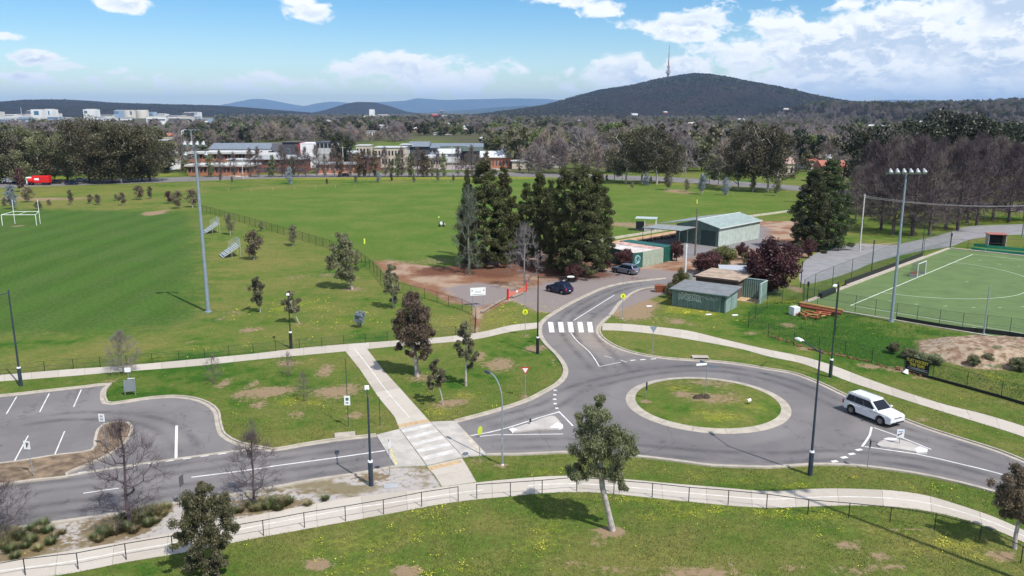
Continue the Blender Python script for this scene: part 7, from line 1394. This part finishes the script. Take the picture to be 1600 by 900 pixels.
for i, ((bx, by), yt, lm, lb) in enumerate([((978,287),202,'gum','large gum on the far road verge, left of the central group'),((1003,287),196,'gum','tallest gum of the central roadside group'),((1026,288),200,'gum','pale-limbed gum right of the tallest one'),((960,284),240,'dark','dark low tree left of the central gums'),((1045,286),222,'gum','smaller gum at the right of the central group'),((1153,297),222,'gum','large gum with white limbs on the far verge at right'),((1178,298),190,'gum','big gum joining the right roadside pair'),((1199,300),200,'gum','gum at the right end of the roadside group'),((1108,288),252,'dark','dark rounded tree behind the right saplings'),((1122,291),250,'dark','second dark rounded tree by the right saplings'),((1216,298),215,'gum','last gum before the dark conifers')]):
    s_ = i % 3; place('rgum%s%d' % (lm, s_), lambda lm=lm, s_=s_: p_gum(200 + s_, 16, 12, lm, 30, 200, (.26, .46), BARK, .26), 16, (bx, by), lb, name='gum_tree', ytop=yt)
place('domed', lambda: p_gum(205, 14, 15, 'dark', 40, 170, (.4, .6), DBARK, .12), 14, (539,266), 'dark dome-shaped tree between the school and the cream block', name='evergreen_tree', ytop=207, wpx=40, w0=14)
for (bx, by), yt, wp, lb in (((290,271),248,12,'rounded yellow-green bush at the left end of the brick wing'),((262,268),254,10,'small dark tree on the drive by the gatehouse')):
    place('busholiv0', lambda: p_bush(140, 4, 4.5, 'lime', 300, (.11, .2), 40), 4, (bx, by), lb, name='bush', cat='bush', ytop=yt, wpx=wp, w0=4.4)
# --- roadside poplars before the school and halls
pr_ = random.Random(8); RPX = [(404,'b'),(421,'g'),(441,'b'),(446,'b'),(466,'b'),(478,'b'),(508,'b'),(523,'b'),(560,'n'),(568,'n'),(577,'b'),(586,'n'),(602,'b'),(612,'g'),(622,'g'),(628,'b'),(642,'g'),(653,'b'),(662,'n'),(668,'n'),(683,'b'),(693,'g'),(716,'b'),(728,'b'),(737,'b'),(345,'b'),(392,'b'),(812,'b'),(826,'b'),(842,'b'),(858,'b'),(880,'b'),(898,'b'),(915,'b'),(934,'b'),(427,'g'),(458,'g'),(310,'b'),(330,'g'),(366,'b'),(495,'b'),(533,'n'),(548,'b'),(675,'g'),(748,'b'),(760,'n')]
for i, (x, k_) in enumerate(RPX):
    yt = {'b': 232, 'g': 246, 'n': 236}[k_] + pr_.uniform(-8, 8); by = 276.5 if x < 770 else 270 + pr_.uniform(-3, 3)
    if k_ == 'b': place('pop%d' % (i % 3), lambda i=i: p_bare(210 + i % 3, 12, 4.5, 110, 12, 1.0, .035, TWIG, low=.12, shape=.95, up=1.0, rb=.013, kk=4), 12, (x, by), 'leafless street tree along the main road in front of the halls', name='street_tree', ytop=yt, group='street trees along the main road')
    else: place('popg%s%d' % (k_, i % 2), lambda i=i, k_=k_: p_sapling(220 + i % 2, 10, 4.0, 'eucg' if k_ == 'g' else 'eucb', 60, (.30, .5), low=.08, bark=DBARK), 10, (x, by), '%s leafy street tree along the main road in front of the halls' % ('green' if k_ == 'g' else 'bronze'), name='street_tree', ytop=yt, group='street trees along the main road')
# --- suburb trees, the nearest as single trees and the far wood as one mass
MIXL = dict(bare=['sb0', 'sb1', 'sb2', 'sb3'], leafy=['sl0', 'sl1', 'sl2', 'sl3'])
def far_bare(s_): return lambda: [('crown', join_mesh(p_bare(300 + s_, 11, 10, 60, 22, 1.7, .075, [mat('brown_twig_far', (.25, .215, .20), .95), mat('dark_twig_far', (.19, .155, .15), .95), mat('tan_twig', (.28, .235, .185), .95), mat('grey_twig', (.27, .24, .235), .95)][s_], low=.16, shape=.8, up=.5, rb=.018, kk=3)))]
def far_leaf(s_): return lambda: [('crown', join_mesh(p_gum(310 + s_, 12, 11, ['gumfar', 'dark', 'eucg', 'lime'][s_], 16, 60, (.8, 1.0), DBARK, .2)))]
def join_mesh(parts_):
    Vs, Fs, Ms, mats, T_ = [], [], [], [], []; b = 0
    for nm, me in parts_:
        n = len(me.vertices); v = np.empty(n * 3, np.float32); me.vertices.foreach_get('co', v); f = np.empty(len(me.polygons) * 4, np.int32); me.loops.foreach_get('vertex_index', f)
        Vs.append(v.reshape(-1, 3)); Fs.append(f.reshape(-1, 4) + b); Ms.append(np.full(len(me.polygons), len(mats))); mats.append(me.materials[0]); t_ = np.full(n, .5, np.float32)
        if 'tint' in me.attributes: me.attributes['tint'].data.foreach_get('value', t_)
        T_.append(t_); b += n
    return mesh_np('tree_far', np.concatenate(Vs), np.concatenate(Fs), mats, tint=np.concatenate(T_), mi=np.concatenate(Ms))
NAMEL = {'sb0': 'brown leafless tree in the suburb beyond the main road', 'sb1': 'dark leafless tree in the suburb beyond the main road', 'sb2': 'tan leafless tree in the suburb beyond the main road', 'sb3': 'grey leafless tree in the suburb beyond the main road', 'sl0': 'brown-green gum in the suburb beyond the main road', 'sl1': 'dark evergreen in the suburb beyond the main road', 'sl2': 'olive green tree in the suburb beyond the main road', 'sl3': 'fresh spring-green tree in the suburb beyond the main road'}
def free_spot(x, y, ypx, xpx):
    for (a, b, c, d) in ((245,300,212,262),(325,400,226,262),(296,800,238,282),(560,660,222,262),(640,760,212,250),(400,560,222,262),(-50,250,262,284)):
        if a < xpx < b and c < ypx < d: return False
    return True
PH = {}
for s_ in range(4):
    PH['sb%d' % s_] = (far_bare(s_), 11); PH['sl%d' % s_] = (far_leaf(s_), 12)
def pick(r, xpx, ypx):
    if 740 < xpx < 1310: w_ = [.22, .10, .18, .17, .10, .07, .10, .06]
    elif xpx <= 250: w_ = [.2, .16, .04, .2, .2, .12, .06, .02]
    elif xpx <= 740: w_ = [.16, .12, .08, .14, .12, .18, .12, .08]
    else: w_ = [.2, .14, .08, .14, .16, .16, .08, .04]
    return r.choices(['sb0', 'sb1', 'sb2', 'sb3', 'sl0', 'sl1', 'sl2', 'sl3'], w_)[0]
fr_ = random.Random(33); cnt = 0; pts_ = []
tries = 0
while cnt < 285 and tries < 9000:
    tries += 1; xpx = fr_.uniform(-20, 1620); ypx = 271 - 50 * fr_.random() ** 1.3; g = G(xpx, ypx)
    if not free_spot(g.x, g.y, ypx, xpx) or (xpx < 240 and ypx > 250) or (xpx > 1330 and ypx > 262): continue
    if any((g.x - a) ** 2 + (g.y - b) ** 2 < 60 for a, b in pts_): continue
    pts_.append((g.x, g.y)); k = pick(fr_, xpx, ypx); fn, h0 = PH[k]; hh = fr_.uniform(9, 16) if k[1] == 'b' else fr_.uniform(8, 19)
    o = place(k, fn, h0, (xpx, ypx), NAMEL[k], name='suburb_tree', h=hh, group='single trees of the suburb beyond the main road'); cnt += 1
for k in PH: proto(k, PH[k][0])
# one instancing object for the distant wood
pc = bpy.data.collections.new('far_tree_kinds')
order = ['sb0', 'sb1', 'sb2', 'sb3', 'sl0', 'sl1', 'sl2', 'sl3']
for i, k in enumerate(order):
    oo = bpy.data.objects.new('kind_%d' % i, PROTO[k][0][1]); pc.objects.link(oo)
def ground_z(X_, Y_): return np.zeros_like(X_)
rs = np.random.RandomState(5); pts = []; kid = []; scl = []
def scatter(n, y0, y1, excl=True, zfn=None, w_=None):
    Yv = np.sqrt(rs.rand(n) * (y1 ** 2 - y0 ** 2) + y0 ** 2); Xv = (rs.rand(n) * 2 - 1) * .70 * Yv
    for x, y in zip(Xv, Yv):
        xp = 800 + x / (y * _c + CAMH * _s) * FPX; v = (-CAMH * _c - y * -_s * -1)
        yp = 450 - FPX * ((y * _s - CAMH * _c) / (y * _c + CAMH * _s))
        if (excl and not free_spot(x, y, yp, xp)) or (xp < 335 and 1450 < y) or (y > 600 and math.sin(x * .013) * math.sin(y * .011 + 2) > .72): continue
        if xp < 240 and yp > 255: continue
        rk_ = random.Random(int(x * 7 + y * 13)); k = pick(rk_, xp, yp); cl_ = math.sin(x * .021 + 1.3) + math.sin(y * .017 + x * .009) + math.sin((x - y) * .031)
        if cl_ > .9 and k[1] == 'b': k = rk_.choice(['sl0', 'sl1', 'sl2', 'sl2', 'sl3'])
        elif cl_ < -.9 and k[1] == 'l': k = rk_.choice(['sb0', 'sb2', 'sb3'])
        pts.append((x, y, zfn(x, y) if zfn else 0.0)); kid.append(order.index(k)); scl.append(.5 + .75 * rs.rand() ** 1.6)
scatter(5200, 430, 900); scatter(9000, 900, 2600); scatter(5000, 2600, 5200, False)
def hillz(prof, D, depth, x, y):
    t = (y - D) / depth
    if t < -1 or t > 0: return None
    xx_ = x / (D + (y - D) * .3); z = CAMH + (174 - (4 if D == 5160 else 2 if D == 6000 else 0) - np.interp(xx_ * FPX + 800, [p[0] for p in prof], [p[1] for p in prof])) / FPX * D
    return max(0, z * (1 - (-t) ** 1.7) - 2)
RP = [(1150,188),(1210,174),(1230,166),(1280,163),(1340,164.5),(1400,163),(1450,162),(1500,161.5),(1540,159),(1600,155.5),(1700,155),(1900,160),(2300,164)]
for i in range(len(pts)):
    z = hillz(RP, 2600, 1500, pts[i][0], pts[i][1])
    if z is not None and pts[i][0] / pts[i][1] * FPX + 800 > 1160: pts[i] = (pts[i][0], pts[i][1], z)
BM = [(690,181),(750,173),(800,168),(850,160.5),(900,146.5),(975,132),(1020,122),(1070,115),(1120,123),(1160,130.5),(1200,142),(1260,155),(1330,168),(1400,180)]
for i in range(7000):       # trees on the dark mountain
    x = rs.uniform(-100, 2300); y = rs.uniform(3200, 5160); z = hillz(BM, 5160, 2100, x, y)
    if z is None or z < 4: continue
    pts.append((x, y, z - 8)); kid.append(int(rs.choice([5, 5, 5, 4, 6]))); scl.append(.8 + .5 * rs.rand())
AM = [(-400,160),(-200,172),(-40,166),(30,166),(75,159),(100,154.5),(130,154.5),(160,157.5),(220,160),(280,161.5),(350,163),(400,167.5),(440,171.5),(500,176),(540,178)]
for i in range(3500):
    y = rs.uniform(4200, 6000); x = rs.uniform(-900, -200) / 1270 * y; z = hillz(AM, 6000, 2200, x, y)
    if z is None or z < 4: continue
    pts.append((x, y, z - 9)); kid.append(int(rs.choice([5, 5, 5, 4]))); scl.append(.8 + .5 * rs.rand())
fm = bpy.data.meshes.new('far_wood'); fm.vertices.add(len(pts)); fm.vertices.foreach_set('co', np.array(pts, np.float32).ravel())
for nm, ty, arr in (('kid', 'INT', kid), ('scl', 'FLOAT', scl), ('rot', 'FLOAT', list(rs.rand(len(pts)) * 6.28))):
    a = fm.attributes.new(nm, ty, 'POINT'); a.data.foreach_set('value', np.array(arr, np.int32 if ty == 'INT' else np.float32))
fo = part('far_off_forest', fm, None); tag(fo, 'mass of far-off suburb and hillside trees', kind='stuff')
def scatter_nodes(name, coll, sxy=1.0):
    ng = bpy.data.node_groups.new(name, 'GeometryNodeTree'); ng.interface.new_socket('Geometry', in_out='INPUT', socket_type='NodeSocketGeometry'); ng.interface.new_socket('Geometry', in_out='OUTPUT', socket_type='NodeSocketGeometry')
    N_, L_ = ng.nodes, ng.links; gi, go_ = N_.new('NodeGroupInput'), N_.new('NodeGroupOutput')
    ci = N_.new('GeometryNodeCollectionInfo'); ci.inputs['Collection'].default_value = coll; ci.inputs['Separate Children'].default_value = True; ci.inputs['Reset Children'].default_value = True
    def at_(nm, ty): a = N_.new('GeometryNodeInputNamedAttribute'); a.data_type = ty; a.inputs[0].default_value = nm; return a
    k_, s_, r_ = at_('kid', 'INT'), at_('scl', 'FLOAT'), at_('rot', 'FLOAT'); cx = N_.new('ShaderNodeCombineXYZ'); L_.new(r_.outputs[0], cx.inputs[2])
    ip = N_.new('GeometryNodeInstanceOnPoints'); ip.inputs['Pick Instance'].default_value = True
    L_.new(gi.outputs[0], ip.inputs['Points']); L_.new(ci.outputs[0], ip.inputs['Instance']); L_.new(k_.outputs[0], ip.inputs['Instance Index']); L_.new(cx.outputs[0], ip.inputs['Rotation']); L_.new(s_.outputs[0], ip.inputs['Scale']); L_.new(ip.outputs[0], go_.inputs[0]); return ng
md = fo.modifiers.new('scatter', 'NODES'); md.node_group = scatter_nodes('wood_scatter', pc)
# ================================================================== GRASS, FLOWERS, TUSSOCKS
def in_poly(x, y, poly): return sdist(np.asarray(x, float), np.asarray(y, float), poly) > 0
xg = rs.uniform(-46, 52, 560000); yg = rs.uniform(38.5, 82, 560000)
keep = (np.abs(xg) < yg * .68 + 2) & (rs.rand(len(xg)) < np.clip(1.25 - (yg - 38) / 42, .05, 1)); xg, yg = xg[keep], yg[keep]
bad = in_poly(xg, yg, ROADPOLY)
ovr = .05 + .09 * fbm2(xg, yg, 1.1, 17)
for a, b in PATHS: bad |= sdist(xg, yg, a + b[::-1]) > ovr
for a, b in (PD, PC): bad |= sdist(xg, yg, a + b[::-1]) > ovr
bad |= in_poly(xg, yg, P2(VERGE)); bar = spots(xg, yg, BAREL); bad |= bar > .55 + .2 * rs.rand(len(xg)); nn_ = fbm2(xg, yg, 1.2, 8); bad |= nn_ + rs.normal(0, .5, len(xg)) < -.9
xg, yg = xg[~bad], yg[~bad]; N = len(xg); ang = rs.rand(N) * 6.283; hgt = (.04 + .06 * rs.rand(N)) * (1 + .5 * np.clip(fbm2(xg, yg, .8, 9), -1, 1)); ln_ = rs.normal(0, .035, (N, 2)); wd = .012 + .012 * rs.rand(N)
V_ = np.concatenate([np.stack([xg - wd * np.cos(ang), yg - wd * np.sin(ang), np.zeros(N)], -1), np.stack([xg + wd * np.cos(ang), yg + wd * np.sin(ang), np.zeros(N)], -1), np.stack([xg + ln_[:, 0], yg + ln_[:, 1], hgt], -1)], 0); i = np.arange(N)
GM = leaf_mat('grass_blades', (.048, .118, .012), (.155, .168, .042), .35)
tn = np.clip(.45 - .35 * fbm2(xg, yg, .35, 1) * .6 + rs.normal(0, .2, N) , 0, 1)
tag(part('grass', mesh_np('grass', V_, np.stack([i, i + N, i + 2 * N], -1), GM, tint=np.tile(tn, 3)), None), 'short mown grass blades on the near lawns', kind='stuff')
# capeweed flowers
xf_ = rs.uniform(-36, 44, 420000); yf_ = rs.uniform(38, 110, 420000); yv = spots(xf_, yf_, YELL) + .05; cl = np.clip(fbm2(xf_, yf_, 2.2, 14) * 1.2 - .35, 0, 1)
kp = (rs.rand(len(xf_)) < yv * cl * np.where(yf_ > 68, .45, 1.8)) & (np.abs(xf_) < yf_ * .7); kp &= ~in_poly(xf_, yf_, ROADPOLY)
for a, b in PATHS + [PD, PC]: kp &= sdist(xf_, yf_, a + b[::-1]) < -.05
xf_, yf_ = xf_[kp], yf_[kp]; N = len(xf_); sz = (.020 + .022 * rs.rand(N)) * np.clip(yf_ / 52, 1, 1.9); zz_ = .06 + .06 * rs.rand(N); tl_ = rs.normal(0, .3, (N, 2)); V4 = []
for (a, b) in ((-1, 0), (0, -1), (1, 0), (0, 1)): V4.append(np.stack([xf_ + a * sz, yf_ + b * sz, zz_ + (a * tl_[:, 0] + b * tl_[:, 1]) * sz], -1))
i = np.arange(N); tag(part('wildflowers', mesh_np('wildflowers', np.concatenate(V4, 0), np.stack([i, i + N, i + 2 * N, i + 3 * N], -1), mat('flower_yellow', (.58, .56, .04), .7)), None), 'scattered yellow capeweed flowers in the grass', kind='stuff')
# gravel-verge tussocks
tgm = [tussock_mesh(20 + s_, TG if s_ % 2 else TGR, 220, .55, .40) for s_ in range(4)]
TUS = [(225,812,9),(240,806,9),(232,822,8),(215,818,9),(200,828,9),(180,834,9),(165,838,8),(250,800,9),(190,822,7),(245,816,6),(68,822,8),(62,832,7),(0,838,10),(12,845,10),(30,842,9),(5,856,9),(18,862,8),(85,840,6),(80,850,7),(60,860,6),(430,788,9),(442,790,9),(420,795,8),(405,797,7),(452,786,7),(375,800,6),(392,792,7),(481,790,6),(508,782,6),(412,786,7),(300,803,6),(155,846,6),(40,856,6),(260,795,7),(210,806,8),(198,812,9),(186,816,8),(174,826,8),(160,832,7),(222,802,7),(148,842,6),(255,806,7),(236,800,8),(210,832,7),(50,828,7),(22,836,9),(48,848,8),(-8,850,9),(75,832,7),(416,790,7),(436,797,7),(396,798,6),(366,802,6),(448,783,6),(24,872,6),(98,834,5)]
for j, (x, y, r_) in enumerate(TUS):
    g = G(x, y); oo = part('grass_tussock', tgm[j % 4], None, g, rnd.uniform(0, 6)); s_ = r_ / 9 * 1.0; oo.scale = (s_ * 1.15, s_ * 1.15, s_); tag(oo, 'strappy olive grass tussock on the pale gravel verge', 'tussock', 'grass tussocks on the gravel verge')
# long weeds on the bank and loose stones
xb = rs.uniform(18, 75, 60000); yb = rs.uniform(60, 105, 60000); kp = in_poly(xb, yb, P2(GREENSLOPE + [])) | in_poly(xb, yb, P2([(1420,560),(1480,570),(1640,590),(1640,640),(1560,618),(1460,590),(1415,578)]))
xb, yb = xb[kp][:16000], yb[kp][:16000]; N = len(xb); a = rs.rand(N) * 6.283; h_ = .08 + .17 * rs.rand(N) * np.clip(1 + fbm2(xb, yb, .8, 5), .2, 2); l_ = rs.normal(0, .12, (N, 2)); w_ = .024
V_ = np.concatenate([np.stack([xb - w_ * np.cos(a), yb - w_ * np.sin(a), np.zeros(N)], -1), np.stack([xb + w_ * np.cos(a), yb + w_ * np.sin(a), np.zeros(N)], -1), np.stack([xb + l_[:, 0], yb + l_[:, 1], h_], -1)], 0); i = np.arange(N)
tag(part('weeds', mesh_np('weeds', V_, np.stack([i, i + N, i + 2 * N], -1), leaf_mat('weed_blades', (.045, .100, .020), (.10, .165, .04), .3), tint=np.tile(rs.rand(N), 3)), None), 'long green weeds on the bank below the hockey pitch', kind='stuff')
# spoil mound
mp = P2(MOUND); XM, YM = np.meshgrid(np.linspace(min(p[0] for p in mp) - 1, max(p[0] for p in mp) + 1, 90), np.linspace(min(p[1] for p in mp) - 1, max(p[1] for p in mp) + 1, 60)); sdm = sdist(XM, YM, mp)
ZM = np.clip(sdm * .35, -.3, 1.1) + .12 * fbm2(XM, YM, 1.6, 3) * (sdm > 0) + .05 * fbm2(XM, YM, 5, 4) * (sdm > 0) - .02; idx = np.arange(XM.size).reshape(XM.shape)
Fm = np.stack([idx[:-1, :-1], idx[:-1, 1:], idx[1:, 1:], idx[1:, :-1]], -1).reshape(-1, 4)
mmd = bpy.data.materials.new('spoil_earth'); mmd.use_nodes = True; t = NT(mmd.node_tree); pos = t.n('ShaderNodeNewGeometry').outputs['Position']; a_ = t.noise(pos, 1.2, 5, .65); b_ = t.noise(pos, 6, 4, .7)
c = t.mix(t.ramp(a_, .38, .6), (.20, .115, .07), (.38, .30, .21)); c = t.mix(t.ramp(b_, .5, .7, 0, .6), c, (.12, .08, .05)); c = t.mix(t.ramp(t.noise(pos, .7, 4, .6), .57, .66, 0, .85), c, (.06, .09, .025))
t.n('ShaderNodeOutputMaterial', {0: t.n('ShaderNodeBsdfPrincipled', {'Base Color': c, 'Roughness': .95, 'Normal': t.n('ShaderNodeBump', {'Height': b_, 'Strength': .7, 'Distance': .1})})})
tag(part('earth_mound', mesh_np('earth_mound', np.stack([XM, YM, ZM], -1).reshape(-1, 3), Fm, mmd, smooth=True), None), 'low mound of dry reddish spoil beside the hockey pitch', kind='structure')
# litter of dead wood and soil along the fence foot
dm_ = mat('red_soil_clod', (.22, .10, .06), .95, 0, 5, .3)
DB = catmull(P2([(1205,526),(1240,538),(1290,552),(1340,562),(1400,577),(1440,588)]), 1); A = resample(DB, .32); db = MB()
for p in A:
    if rnd.random() < .8:
        x, y = p[0] + rnd.gauss(0, .22), p[1] + rnd.gauss(0, .22); db.box(x, y, .06, rnd.uniform(.15, .6), rnd.uniform(.1, .35), rnd.uniform(.08, .22), rnd.uniform(0, 3))
tag(db.build('soil_debris', dm_), 'clods and debris along the foot of the black fence', kind='stuff')
for (x, y, lb) in ((1107,492,'white scrap lying right of the graffiti shed'),((1148,493,'second white scrap near the shed corner')),((1014,479,'pale scrap on the bare earth below the crate'))):
    g = G(x, y); tag(MB().box(0, 0, .06, .8, .35, .1, .3).build('scrap', WHITE, None, g, bevel=.03), lb, 'scrap')
# ================================================================== HAZE
hz = bpy.data.materials.new('air_haze'); hz.use_nodes = True; t = NT(hz.node_tree)
t.n('ShaderNodeOutputMaterial', {1: t.n('ShaderNodeVolumePrincipled', {'Color': (0.40, 0.64, 1.0, 1), 'Density': HAZE, 'Anisotropy': 0.0})})
tag(MB().box(0, 18000, 359, 64000, 43000, 722).build('haze', hz), 'thin blue air haze over the whole view', kind='stuff')
